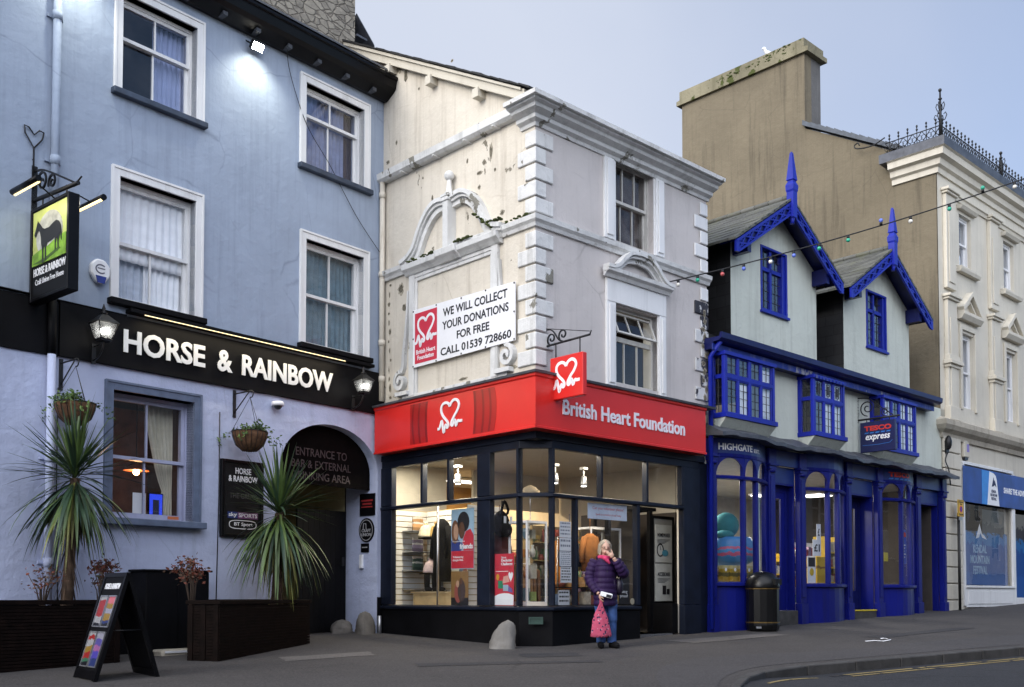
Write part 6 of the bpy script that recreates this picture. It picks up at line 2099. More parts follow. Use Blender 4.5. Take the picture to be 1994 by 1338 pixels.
b.sweep([(0, 11.62), (.04, 11.62), (.06, 11.70), (.10, 11.72), (.10, 11.77), (0, 11.78)], [(E0 + .6, 0), (12, 0)])
b.build('cornice', M['stucco_end'], end)
b = MB().sweep([(-.2, 12.58), (.34, 12.585), (.36, 12.80), (.30, 12.84), (-.2, 12.84)], [(E0, 1.35), (E0, 0), (12, 0)])
b.build('parapet', M['lead'], end)
for x0, x1 in ((.0, .55), (2.75, 3.3), (5.7, 6.25)):
    b = MB()
    for z0, z1 in ((9.2, 11.6), (5.95, 8.9)):
        b.box(x0, x1, -.10, -.001, z0, z1)
        b.box(x0 + .1, x1 - .1, -.125, -.10, z0 + .15, z1 - .45)
        b.box(x0 - .05, x1 + .05, -.16, -.001, z1 + .0, z1 + .06); b.box(x0 - .09, x1 + .09, -.21, -.001, z1 + .06, z1 + .13)
    b.box(x0 - .04, x1 + .04, -.16, -.001, 7.18, 7.26); b.box(x0 - .09, x1 + .09, -.22, -.001, 7.26, 7.36); b.box(x0 - .03, x1 + .03, -.15, -.001, 7.36, 7.50)
    b.box(x0 - .03, x1 + .03, -.15, -.001, 5.86, 6.2)
    b.build('pilaster', M['stucco_end'], end, bevel=.01)
for cxw in (1.37, 4.25, 7.15):
    b = MB()
    w_ = .62
    b.prismx([(-.001, 9.78), (-.12, 9.78), (-.15, 9.86), (-.15, 9.92), (-.001, 9.94)], cxw - w_, cxw + w_)
    b.prismx([(-.001, 8.55), (-.12, 8.55), (-.20, 8.66), (-.20, 8.74), (-.001, 8.78)], cxw - w_, cxw + w_)
    b.ribbon([(cxw - w_ + .05, 8.80), (cxw, 9.28), (cxw + w_ - .05, 8.80)], .06, -.18, -.001)
    b.ribbon([(cxw - w_ + .25, 8.80), (cxw, 9.08), (cxw + w_ - .25, 8.80)], .03, -.10, -.001)
    b.prismx([(-.001, 11.44), (-.10, 11.44), (-.16, 11.52), (-.001, 11.56)], cxw - w_ + .1, cxw + w_ - .1)
    b.ring(cxw - .52, cxw + .52, 6.24, 8.45, .13, -.05, -.001, 0)
    b.build('window_hood', M['stucco_end'], end, bevel=.006)
b = MB().sweep([(0, 5.38), (.06, 5.38), (.08, 5.5), (.20, 5.58), (.26, 5.68), (.26, 5.80), (.18, 5.84), (0, 5.92)], [(E0, .05), (E0, 0), (12, 0)])
b.build('ledge', M['stone_end'], end)
for k, (x0, x1, z0, z1) in enumerate(wins):
    sash(end, x0, x1, z0, z1, (z0 + z1) / 2, inset=.12, cols=1, st=.06, fm='white')
    curtain('net_curtain', f"net curtain behind {'an upper' if z0 > 9 else 'a middle'} window of the ivory end building, {['nearest the brown wall', 'second from the brown wall', 'third from the brown wall'][k // 2]}", 'net', END, x0 + .1, x1 - .05, z0 + .05, z1 - .05, .35, waves=5)
b = MB()
for k in range(11):                               # channelled pier beside the blue shop front
    z = .95 + k * .41
    b.box(E0 + .02, .72, -.07, -.001, z, z + .385)
b.build('rusticated_pier', M['stucco_end'], end, bevel=.015)
b = MB(); b.box(.85, 4.15, -.06, -.001, 4.82, 4.90); b.box(.85, .95, -.05, .1, 1.2, 4.82); b.box(4.05, 4.25, -.05, .1, 1.0, 4.82)
b.box(.95, 4.05, -.05, .12, 1.16, 1.66); b.box(1.05, 3.95, -.065, -.05, 1.24, 1.58); b.box(.92, 4.08, -.09, .12, 1.66, 1.72)
b.box(4.25, 8, -.03, .1, 1.05, 1.40)
sf = b.build('shop_window', M['white'], end, bevel=.006)
MB().quad((.95, .06, 1.72), (4.05, .06, 1.72), (4.05, .06, 3.85), (.95, .06, 3.85)).build('pane', M['shop_glass'], sf)
q = MB(); q.box(1.0, 4.0, .085, .09, 1.74, 3.15); q.quad((4.1, .8, 1.0), (8, .8, 1.0), (8, .8, 3.9), (4.1, .8, 3.9))
M['window_blue'] = coloured('blue_window_graphic', [(0, (.02, .10, .35)), (.35, (.015, .08, .30)), (.62, (.03, .16, .40)), (.72, (.05, .05, .06)), (.85, (.22, .22, .2))])
q.build('window_graphic', M['window_blue'], sf)
MB().text('KENDAL\nMOUNTAIN\nFESTIVAL', 1.55, 2.75, 2.02, 2.80, .08, .004, bold=.02).build('graphic_lettering', flat('pale_blue_print', (.30, .45, .62), bump=0), sf)
MB().prism([(1.9, 2.95), (2.15, 3.35), (2.3, 3.1), (2.45, 3.05), (2.6, 2.95), (2.3, 3.0), (2.2, 3.12), (2.1, 3.0)], .08, .0845).build('graphic_peak', M['sign_white'], sf)
# banner
t = thing('festival_banner', 'blue banner with a white mountain emblem above the end shop window, reading SHARE THE ADVENTURE', 'banner', END, (2.6, -.08, 3.85))
MB().box(.80, 5.6, -.075, -.062, 3.86, 4.78).build('sheet', flat('mid_blue_banner', (.012, .05, .24), .45, var=.3, scale=2), t)
MB().prism([(1.95, 3.862), (2.95, 3.862), (2.70, 4.76), (1.95, 4.76)], -.079, -.0755).build('light_panel', flat('sky_blue_print', (.03, .22, .60), .45), t)
MB().prism([(2.28, 3.862), (3.08, 3.862), (2.92, 4.55), (2.86, 4.66), (2.74, 4.72), (2.45, 4.76)], -.083, -.0795).build('white_panel', M['sign_white'], t)
b = MB().prism([(2.58, 4.36), (2.70, 4.62), (2.74, 4.5), (2.78, 4.55), (2.88, 4.36), (2.76, 4.42), (2.71, 4.38)], -.087, -.0835)
b.text('KENDAL\nMOUNTAIN\nFESTIVAL', 2.48, 2.92, 4.0, 4.28, -.087, .003, bold=.02); b.build('emblem', flat('navy_print', (.02, .03, .08), bump=0), t)
MB().text('SHARE THE ADVENTURE', 3.40, 5.5, 4.24, 4.40, -.079, .0035, bold=.03).build('lettering', M['sign_white'], t)
# iron cresting
b = MB()
def crest(p0, p1, n, z, h):
    p0, p1 = Vector(p0), Vector(p1)
    d = (p1 - p0) / n
    b.tube([(*p0, z + .04), (*p1, z + .04)], .016, 5); b.tube([(*p0, z + h * .62), (*p1, z + h * .62)], .014, 5)
    for i in range(n):
        a = p0 + d * i
        c = a + d
        m = (a + c) / 2
        b.tube([(*a, z), (*c, z + h * .62)], .011, 4); b.tube([(*a, z + h * .62), (*c, z)], .011, 4)
        b.tube([(*m, z), (*m, z + h * .95)], .011, 4)
        b.ball((*m, z + h * .98), .026, 6, 4, 1, 1, 1.5); b.ball((*m, z + h * .80), .03, 6, 4)
        dd = d.normalized()
        for s_ in (-1, 1):
            q = [m + dd * (.06 * cos(t_ * pi / 4) + s_ * .075) for t_ in range(9)]
            b.tube([(q[t_].x, q[t_].y, z + h * .3 + .06 * sin(t_ * pi / 4)) for t_ in range(9)], .008, 4)
crest((E0 - .2, -.2), (12, -.2), 56, 12.84, .48)
crest((E0 - .2, 1.25), (E0 - .2, -.2), 6, 12.84, .48)
for x, kz in ((E0 - .2, 1.0), (3.3, .62)):
    Z = lambda q: 12.84 + (q - 12.84) * kz
    b.tube([(x, -.2, 12.84), (x, -.2, Z(14.0))], [.05, .02], 8)
    for z, r in ((Z(13.35), .16), (Z(13.62), .11)):
        for a in range(4):
            dx, dy = cos(a * pi / 2), sin(a * pi / 2)
            b.tube([(x + dx * r * f, -.2 + dy * r * f, z + hh) for f, hh in ((0, -.12), (.7, -.1), (1, 0), (.8, .08), (.5, .04))], .012, 4)
    b.ball((x, -.2, Z(14.02)), .045, 8, 6); b.ball((x, -.2, Z(13.8)), .05, 8, 6, 1, 1, .6)
b.tube(smooth_path([(E0 - .2, 1.25, 13.3), (E0 - .2, 1.6, 13.2), (E0 - .2, 2.0, 13.25), (E0 - .2, 2.1, 13.35), (E0 - .2, 2.0, 13.4), (E0 - .2, 1.95, 13.32)], 4), .018, 5)
b.build('iron_cresting', M['iron'], end)
# second alarm box
t = thing('alarm_box', 'small pale alarm box on the ivory wall above the blue banner', 'alarm', END, (1.0, 0, 4.95))
MB().prism([(.88, 5.0), (1.18, 5.0), (1.18, 5.38), (1.06, 5.44), (.94, 5.42), (.88, 5.36)], -.09, -.001).build('case', M['stucco_end'], t, bevel=.02)
MB().prism([(.95, 4.93), (1.12, 4.93), (1.14, 5.0), (.93, 5.0)], -.07, -.001).build('base', M['ink'], t)
MB().box(1.02, 1.16, -.0935, -.0905, 5.14, 5.34).build('emblem', flat('violet_label', (.25, .2, .5), bump=0), t)
# electrical clutter at the party line
b = MB(); b.ball((E0 + .10, -.14, 5.25), .10, 10, 8, 1, .8, 1.8); b.box(E0 + .03, E0 + .17, -.12, -.07, 5.0, 5.3)
b.tube(smooth_path([(E0 + .1, -.12, 5.02), (E0 + .0, -.10, 4.8), (E0 + .12, -.12, 4.6), (E0 + .25, -.09, 4.4), (E0 + .3, -.09, 4.2)], 5), .014, 5)
b.build('cable_bundle', M['iron'], fr=END, loc=(E0 + .1, -.1, 4.2), label='black junction box trailing cables on the ivory pier beside the blue shop', cat='cable')

# ================================================================== INSIDE THE CHARITY SHOP
M['shop_wall'] = flat('warm_white_wall', (.50, .47, .41), .8, var=.06)
M['tan_wall'] = flat('tan_wall', (.30, .18, .065), .7, var=.15, scale=2)
M['shop_floor'] = flat('shop_floor', (.16, .13, .10), .5)
M['pine'] = flat('pale_wood', (.45, .34, .18), .6, var=.15)
M['slat'] = flat('white_slat', (.74, .73, .70), .5, var=.05, bump=0)
M['dark_cloth'] = flat('black_cloth', (.006, .006, .007), .9, var=.4, scale=8, bump=.3, spec=.1)
b = MB(); b.box(.42, 4.3, .12, 6.4, .70, .80); b.box(.06, .42, .44, 6.4, .70, .80); b.build('room_floor', M['shop_floor'], shop)
b = MB(); b.box(.13, 4.34, .13, 6.4, 3.87, 3.92); b.build('room_ceiling', M['shop_wall'], shop)
b = MB(); b.box(.05, 1.5, 3.92, 4.0, .8, 3.9); b.box(1.45, 1.5, 4.0, 6.4, .8, 3.9); b.box(4.30, 4.34, .65, 6.4, .8, 3.9); b.box(3.68, 4.29, .10, .15, .8, 3.86)
b.build('room_wall', M['shop_wall'], shop)
MB().box(4.255, 4.295, .62, 2.6, .8, 3.0).box(3.4, 3.44, .9, 2.2, .8, 2.98).build('dark_doorway_sheet', M['dark_room'], shop)  # added dark sheets that make the doorway interior look dim
b = MB(); b.box(1.5, 4.3, 6.3, 6.4, .8, 3.9); b.build('back_wall', M['tan_wall'], shop)
MB().box(1.9, 4.25, 3.6, 3.66, 3.15, 3.86).build('bulkhead', M['shop_wall'], shop)
MB().box(.10, .95, 1.2, 3.9, 1.20, 1.27).box(.35, 2.3, .14, 1.0, 1.20, 1.27).build('window_bed', M['pine'], shop)


def area(name, fr, loc, sx, sy, w, col, down=True, parent=None):
    l = bpy.data.lights.new(name, 'AREA'); l.shape = 'RECTANGLE'; l.size, l.size_y = sx, sy; l.energy = w; l.color = col
    o = bpy.data.objects.new(name, l); COL.objects.link(o)
    o.matrix_world = fr @ Matrix.Translation(loc)
    return o


def ceiling_lamp(label, fr, x, y, z, sx, sy, w, col, group):
    t = thing('ceiling_light', label, 'ceiling light', fr, (x, y, z), group=group)
    b = MB().box(x - sx / 2 - .03, x + sx / 2 + .03, y - sy / 2 - .03, y + sy / 2 + .03, z + .005, z + .05); b.build('tray', M['sign_white'], t)
    MB().box(x - sx / 2, x + sx / 2, y - sy / 2, y + sy / 2, z - .01, z + .004).build('diffuser', M['panel_light'], t)
    area('panel_glow', fr, (x, y, z - .03), sx, sy, w * (2.8 if fr is ROW else 1.15 if x < .5 else .85), col)
    return t


WARM = (1, .86, .64)  # the next three panels are added to light the shop, kept out of view
ceiling_lamp('unseen added ceiling panel lighting the side window display of the charity shop', RIGHT, .30, 2.6, 3.82, .2, 1.6, 30, (1, .88, .66), 'charity shop ceiling lights')
ceiling_lamp('unseen added ceiling panel along the street front of the charity shop', RIGHT, 1.9, .27, 3.84, 1.6, .12, 30, WARM, 'charity shop ceiling lights')
ceiling_lamp('unseen added ceiling panel lighting the back of the charity shop', RIGHT, 3.0, 4.9, 3.80, 1.2, .3, 60, (1, .72, .4), 'charity shop ceiling lights')


def spot(label, x, y, z):
    t = thing('track_spotlight', label, 'spotlight', RIGHT, (x, y, z), group='track spotlights inside the charity shop')
    MB().box(x - .05, x + .05, y - .05, y + .05, z + .16, z + .20).tube([(x, y, z + .16), (x, y, z + .02)], .015, 6).build('stem', M['sign_white'], t)
    MB().lathe([(.035, z + .05), (.05, z + .04), (.06, z - .10), (.055, z - .12)], x, y, 12).build('can', M['alu'], t)
    MB().lathe([(.045, z - .122), (.045, z - .128)], x, y, 12).build('bulb', M['lamp_white'], t)


spot('track spotlight behind the second small pane of the side window', .45, 2.35, 3.50)
spot('track spotlight behind the third small pane of the side window', .45, 1.75, 3.52)
spot('track spotlight behind the small pane right of the corner', 1.25, .8, 3.45)
spot('track spotlight behind the small pane left of the doorway', 1.95, .8, 3.45)

# slatted display panels
def slatwall(label, fr, x0, x1, y, z0, z1, side=1):
    b = MB()
    n = int((z1 - z0) / .10)
    for k in range(n):
        z = z0 + (z1 - z0) * k / n
        b.box(x0, x1, y, y + .02, z, z + (z1 - z0) / n - .016)
    b.mat(1).box(x0, x1, y + .0205, y + .03, z0, z1)
    b.build('slat_panel', [M['slat'], M['pine']], fr=fr, loc=((x0 + x1) / 2, y, z0), label=label, cat='display panel', group='white slatted display panels')
slatwall('white slatted panel across the left end of the side window', RIGHT, .10, 1.4, 3.86, 1.28, 3.02)
slatwall('white slatted panel standing behind the posters of the side window', LEFT, -3.80, -2.40, .92, 1.28, 3.02)
slatwall('white slatted panel behind the hanging backpack', RIGHT, .16, .95, 1.75, 1.28, 2.98)
for k, (z, lab) in enumerate(((2.62, 'upper'), (2.24, 'second'), (1.90, 'third'), (1.56, 'lowest'))):
    t = thing('glass_shelf', f'{lab} small glass shelf at the left of the side window display', 'shelf', RIGHT, (.62, 3.7, z), group='glass shelves in the side window')
    MB().box(.40, .88, 3.52, 3.85, z, z + .015).build('board', M['alu'], t)
    if k < 3:
        c_ = [(.5, .28, .12), (.25, .2, .3), (.06, .1, .08)][k]
        b = MB().box(.50, .73, 3.66, 3.69, z + .016, z + .27)
        b.build('book', coloured(f'book_cover_{k}', [(0, sc(c_, .5)), (.25, c_), (.5, (.55, .55, .52)), (.62, sc(c_, .7)), (.85, (.5, .45, .4))]), fr=RIGHT, loc=(.62, 3.67, z), label=f"{['orange', 'mauve', 'dark green'][k]} book propped on the {lab} glass shelf of the side window", cat='book', group='books on the glass shelves')
MB().tube([(.13, 2.50, 1.27), (.13, 2.50, 3.0)], .022, 10).build('pole', M['chrome'], fr=RIGHT, loc=(.13, 2.50, 1.27), label='upright metal pole behind the side window between the hats and the black coat', cat='pole')
# plinth, hats, boots, coat
b = MB().ring(-3.40, -2.20, 1.275, 1.50, .03, .30, .70); b.box(-3.37, -2.23, .31, .32, 1.305, 1.47); b.box(-3.45, -2.15, .28, .73, 1.50, 1.53)
b.build('display_plinth', M['pine'], fr=LEFT, loc=(-2.6, .5, 1.275), label='low pale wood display plinth on the floor of the side window', cat='plinth')


def hat(label, x, y, z, r, c):
    b = MB().lathe([(r * 1.05, z), (r * 1.12, z + .03), (r, z + .06), (r * .95, z + .12), (r * .7, z + .19), (r * .3, z + .225), (.01, z + .23)], x, y, 16)
    b.ball((x, y, z + .25), .04, 8, 6)
    b.build('woolly_hat', flat('knit_' + label.split()[0], c, .95, var=.2, scale=20, bump=.6), fr=LEFT, loc=(x, y, z), label=label, cat='hat')


for x, z, lab in ((-3.22, 2.50, 'upper'), (-3.18, 1.86, 'lower')):
    MB().box(x - .3, x + .2, .5, .85, z - .02, z).build('hat_shelf', M['wood_dark'], fr=LEFT, loc=(x, .65, z), label=f'{lab} dark shelf holding a woolly hat in the side window', cat='shelf')
hat('cream woolly hat on the upper dark shelf', -3.36, .55, 2.50, .13, (.62, .55, .38))
hat('mustard woolly hat beside the cream hat on the upper dark shelf', -3.20, .66, 2.50, .12, (.40, .26, .08))
hat('pale pink woolly hat on the lower dark shelf', -3.26, .58, 1.86, .13, (.55, .42, .40))
MB().box(-3.44, -3.02, .74, .80, 1.9, 2.48).build('scarf', flat('brown_scarf', (.07, .035, .02), .9), fr=LEFT, loc=(-3.2, .77, 1.9), label='dark brown scarf hanging below the upper hat shelf', cat='scarf')
t = thing('hanging_coat', 'long black coat on a stand behind the friends poster', 'coat', LEFT, (-2.80, .47, 1.7))
b = MB().lathe([(.17, 1.70), (.16, 2.0), (.15, 2.3), (.16, 2.6), (.12, 2.72), (.04, 2.80)], -2.80, .47, 14)
b.tube([(-2.65, .47, 2.66), (-2.58, .45, 2.4), (-2.58, .42, 2.1)], [.06, .055, .05], 8); b.tube([(-2.95, .47, 2.66), (-3.02, .45, 2.4), (-3.02, .42, 2.1)], [.06, .055, .05], 8)
b.build('cloth', M['dark_cloth'], t)
MB().tube([(-2.80, .47, 1.28), (-2.80, .47, 1.7)], .02, 8).lathe([(.14, 1.28), (.14, 1.30)], -2.80, .47, 14).build('stand', M['chrome'], t)


def boot(label, x, y, z):
    b = MB().tube([(x, y, z + .30), (x, y, z + .12), (x + .01, y, z + .05)], [.055, .05, .05], 10)
    b.ball((x + .07, y - .02, z + .04), .05, 10, 6, 1.9, 1, .8); b.box(x - .05, x + .17, y - .05, y + .03, z, z + .015)
    b.build('boot', M['dark_cloth'], fr=LEFT, loc=(x, y, z), label=label, cat='boot', group='black boots on the low plinth')
boot('taller black boot on the plinth left of the pole', -3.20, .45, 1.531); boot('black boot on the plinth nearest the metal pole', -3.12, .56, 1.531); boot('black boot on the plinth right of the metal pole', -2.88, .48, 1.531)

# posters at the side window
def flatposter(label, fr, x0, x1, z0, z1, y, m, name='poster', cat='poster'):
    t = thing(name, label, cat, fr, ((x0 + x1) / 2, y, z0))
    MB().box(x0, x1, y, y + .006, z0, z1).build('sheet', m, t)
    return t
P_ = lambda x0, x1, z0, z1: (lambda fx, fz: (x0 + (x1 - x0) * fx, z0 + (z1 - z0) * fz))
SKIN_A, SKIN_B = flat('printed_pale_skin', (.45, .27, .18), .5, bump=0), flat('printed_dark_skin', (.10, .045, .025), .5, bump=0)
M['print_navy'] = flat('print_navy', (.02, .04, .2), .5, bump=0)
M['print_red'] = flat('print_red', (.5, .02, .04), .5, bump=0)
M['print_black'] = M['ink']
x0, x1, z0, z1, y = -2.14, -1.56, 1.90, 2.90, .12
t = flatposter('tall red and blue poster of two people reading I\'m making new friends', LEFT, x0, x1, z0, z1, y, flat('pale_blue_print', (.30, .45, .58), .5, bump=0))
P = P_(x0, x1, z0, z1)
blob = lambda cx, cz, rx, rz, n=18: [P(cx + rx * cos(2 * pi * i / n), cz + rz * sin(2 * pi * i / n)) for i in range(n)]
MB().prism([P(0.01, .01), P(.99, .01), P(.99, .30), P(0.01, .30)], y - .002, y - .0005).build('red_band', M['print_red'], t)
MB().prism([P(.01, .30), P(.45, .30), P(.5, .42), P(.3, .5), P(.01, .48)], y - .002, y - .0005).build('printed_jumper', M['print_navy'], t)
MB().prism([P(.55, .305), P(.99, .305), P(.99, .55), P(.85, .66), P(.65, .62), P(.5, .45)], y - .0025, y - .0005).build('printed_jacket', M['print_red'], t)
MB().prism(blob(.18, .62, .16, .20), y - .003, y - .0005).build('printed_hair', flat('print_brown_hair', (.14, .06, .03), .5, bump=0), t)
MB().prism(blob(.22, .62, .10, .13), y - .005, y - .0031).build('printed_face', SKIN_A, t)
MB().prism(blob(.55, .78, .26, .17), y - .0055, y - .0035).build('printed_hair', M['ink'], t)
MB().prism(blob(.48, .64, .13, .14), y - .0075, y - .0056).build('printed_face', SKIN_B, t)
b = MB(); a = P(.08, .44); c = P(.62, .475); b.text("I'm making new", a[0], c[0], a[1], c[1], y - .0095, .0018)
a = P(.40, .33); c = P(.97, .42); b.text('friends', a[0], c[0], a[1], c[1], y - .0095, .0018, bold=.03)
a = P(.08, .12); c = P(.55, .22); b.text('Volunteering\nchanges lives.', a[0], c[0], a[1], c[1], y - .0045, .0018, bold=.01)
b.build('lettering', M['sign_white'], t)
x0, x1, z0, z1 = -2.14, -1.70, 1.28, 1.86
P = P_(x0, x1, z0, z1)
t = flatposter('smaller brown poster of a couple, under the friends poster', LEFT, x0, x1, z0, z1, y, flat('brown_print', (.22, .12, .04), .5, bump=0))
MB().prism([P(0, 0), P(1, 0), P(1, .25), P(0, .25)], y - .002, y - .0005).build('dark_band', M['ink'], t)
MB().prism(blob(.42, .4, .22, .3), y - .003, y - .0005).build('printed_coat', flat('print_brick', (.25, .06, .05), bump=0), t)
MB().prism(blob(.62, .45, .22, .32), y - .0045, y - .0031).build('printed_coat', flat('print_dark_coat', (.05, .03, .03), bump=0), t)
MB().prism(blob(.40, .64, .09, .10), y - .006, y - .0046).build('printed_face', SKIN_A, t); MB().prism(blob(.60, .72, .09, .10), y - .006, y - .0046).build('printed_face', SKIN_B, t)
x0, x1, z0, z1, y = -1.04, -.59, 1.30, 2.12, .10
P = P_(x0, x1, z0, z1)
t = flatposter('red challenge poster with a white foot, behind the narrow side pane', LEFT, x0, x1, z0, z1, y, M['print_red'])
MB().prism([P(.01, .01), P(.99, .01), P(.99, .20), P(.75, .235), P(.5, .24), P(.25, .225), P(.01, .18)], y - .002, y - .0005).build('white_foot', M['paper'], t)
b = MB().text('Take our', P(.36, 0)[0], P(.62, 0)[0], P(0, .91)[1], P(0, .95)[1], y - .004, .003).text('Declutter\nChallenge', P(.36, 0)[0], P(.94, 0)[0], P(0, .76)[1], P(0, .90)[1], y - .004, .003, bold=.02)
b.box(P(.08, 0)[0], P(.72, 0)[0], y - .004, y - .001, P(0, .655)[1], P(0, .665)[1])
b.prism([P(.85 + .12 * q[0], .56 + .10 * q[1]) for q in ((0, -1), (.8, -.1), (1, .5), (.5, .9), (0, .5), (-.5, .9), (-1, .5), (-.8, -.1))], y - .004, y - .001)
b.build('lettering', M['paper'], t)
for nm, pts, c_ in (('printed_bag', blob(.18, .55, .08, .06), (.6, .3, .02)), ('printed_jumper', [P(.2, .33), P(.45, .33), P(.45, .48), P(.2, .48)], (.02, .2, .1)), ('printed_boxes', [P(.46, .28), P(.72, .28), P(.72, .40), P(.46, .40)], (.3, .4, .5)), ('printed_lamp', [P(.42, .42), P(.78, .46), P(.7, .58), P(.48, .56)], (.6, .3, .25)), ('printed_shoe', [P(.7, .27), P(.95, .25), P(.92, .32), P(.74, .38)], (.15, .1, .3))):
    MB().prism(pts, y - .003, y - .0005).build(nm, flat(nm + '_ink', c_, .5, bump=0), t)

# backpack and tote hanging at the narrow pane
BK = sub(RIGHT, 0, .42)
t = thing('backpack', 'black backpack with two white tags hanging beside the corner', 'backpack', BK, (.32, .72, 2.45))
b = MB(); b.ball((.34, .72, 2.62), .19, 14, 10, .85, .6, 1.15); b.ball((.34, .60, 2.52), .13, 12, 8, .95, .5, .9)
b.tube(smooth_path([(.28, .66, 2.76), (.2, .55, 2.85), (.3, .6, 2.98), (.4, .62, 2.86), (.42, .66, 2.78)], 4), .022, 6); b.tube([(.34, .7, 2.8), (.34, .7, 3.0)], .012, 5)
b.build('bag', M['dark_cloth'], t)
for dx in (-.10, .03):
    MB().box(.30 + dx, .35 + dx, .50, .505, 2.62, 2.73).build('price_tag', M['paper'], t)
t = thing('tote_bag', 'pale canvas tote bag below the black backpack', 'bag', BK, (.22, .8, 2.2))
b = MB().add([(.10, .9, 2.62), (.42, .9, 2.62), (.46, .86, 2.16), (.14, .86, 2.16), (.10, .93, 2.62), (.42, .93, 2.62), (.46, .94, 2.16), (.14, .94, 2.16)], [(0, 1, 2, 3), (7, 6, 5, 4), (0, 4, 5, 1), (1, 5, 6, 2), (2, 6, 7, 3), (3, 7, 4, 0)], False)
b.build('cloth', M['paper'], t)
for k, (dx, c_) in enumerate(((.12, (.16, .012, .02)), (.45, (.19, .02, .03)))):
    t = thing('handbag', f"{['left', 'right'][k]} dark red handbag above the red challenge poster", 'bag', BK, (.1 + dx, .9, 1.95), group='dark red handbags at the narrow pane')
    b = MB().add([(dx, .88, 1.95), (dx + .26, .88, 1.95), (dx + .23, .9, 2.22), (dx + .03, .9, 2.22), (dx, .99, 1.95), (dx + .26, .99, 1.95), (dx + .23, .96, 2.22), (dx + .03, .96, 2.22)], [(0, 1, 2, 3), (7, 6, 5, 4), (0, 4, 5, 1), (1, 5, 6, 2), (2, 6, 7, 3), (3, 7, 4, 0)], False)
    b.build('body', flat('red_leather_%d' % k, c_, .4), t)
    MB().tube(smooth_path([(dx + .05, .93, 2.22), (dx + .08, .93, 2.36), (dx + .18, .93, 2.36), (dx + .21, .93, 2.22)], 4), .01, 5).build('handle', M['dark_cloth'], t)
# display cabinets
M['cab_glass'] = glass('cabinet_glass', (.9, .94, .93), .8, 0, .02)
def cabinet(label, fr, x0, x1, y0, y1, z0, z1, shelves):
    t = thing('display_cabinet', label, 'cabinet', fr, ((x0 + x1) / 2, y0, z0), group='white framed glass display cabinets')
    b = MB()
    for x in (x0, x1 - .03):
        for y in (y0, y1 - .03):
            b.box(x, x + .03, y, y + .03, z0, z1)
    b.box(x0, x1, y0, y1, z1, z1 + .04); b.box(x0, x1, y0, y1, z0 - .08, z0)
    b.build('frame', M['sign_white'], t)
    g_ = MB().quad((x0 + .03, y0 + .015, z0), (x1 - .03, y0 + .015, z0), (x1 - .03, y0 + .015, z1), (x0 + .03, y0 + .015, z1)); g_.build('pane', M['cab_glass'], t)
    for z in shelves:
        MB().box(x0 + .03, x1 - .03, y0 + .04, y1 - .03, z, z + .012).build('shelf', M['cab_glass'], t)
    return t
cabinet('white framed display cabinet behind the chamfered corner pane', RIGHT, .42, .88, .62, 1.05, 1.36, 2.62, (1.72, 2.06, 2.36))
cabinet('white framed display cabinet behind the purple coated woman', RIGHT, 2.30, 3.10, .95, 1.4, 1.36, 2.62, (1.75, 2.1, 2.35))
rs = random.Random(11)
cols = [(.5, .45, .4), (.08, .10, .03), (.32, .12, .02), (.45, .42, .35), (.03, .03, .04), (.2, .05, .04), (.4, .3, .1), (.1, .16, .2), (.25, .3, .1)]
def vase(lab, fr, x, y, z, h, r, c_, kind):
    b = MB()
    if kind == 0:
        b.lathe([(r * .6, z), (r, z + h * .35), (r * .8, z + h * .6), (r * .35, z + h * .8), (r * .5, z + h)], x, y, 12)
    elif kind == 1:
        b.lathe([(r * .5, z), (r * .5, z + .01), (r, z + h * .6), (r * 1.1, z + h)], x, y, 12); b.tube(smooth_path([(x + r, y, z + h * .8), (x + r * 1.6, y, z + h * .6), (x + r * .8, y, z + h * .25)], 4), .008, 5)
    else:
        b.box(x - r, x + r, y - .03, y + .03, z, z + h); b.box(x - r * .8, x + r * .8, y - .034, y - .0305, z + h * .15, z + h * .85)
    b.build('ornament', flat('ornament_glaze_%d' % rs.randrange(10 ** 6), c_, .3, var=.2), fr=fr, loc=(x, y, z), label=lab, cat='ornament', group='ornaments for sale behind the shop windows')
cn = ['beige', 'olive', 'rust', 'ivory', 'black', 'maroon', 'mustard', 'slate blue', 'moss green']
shape = ['vase', 'jug', 'framed picture']
for cab, (xa, xb, yy, zs) in (('corner pane cabinet', (.50, .82, .82, (1.373, 1.733, 2.073, 2.373))), ('cabinet behind the woman', (2.41, 3.01, 1.15, (1.373, 1.763, 2.113, 2.363)))):
    for zi, z in enumerate(zs):
        for k in range(2 if xb - xa < .4 else 3):
            n = 2 if xb - xa < .4 else 3
            ci = rs.randrange(9); sh = rs.randrange(3)
            x = xa + (xb - xa) * (k + .5) / n
            vase(f"{cn[ci]} {shape[sh]}, {['left', 'middle' if n == 3 else 'right', 'right'][k]} on the {['floor', 'lower shelf', 'middle shelf', 'upper shelf'][zi]} of the {cab}", RIGHT, x, yy, z, rs.uniform(.13, .22), rs.uniform(.04, .065), cols[ci], sh)
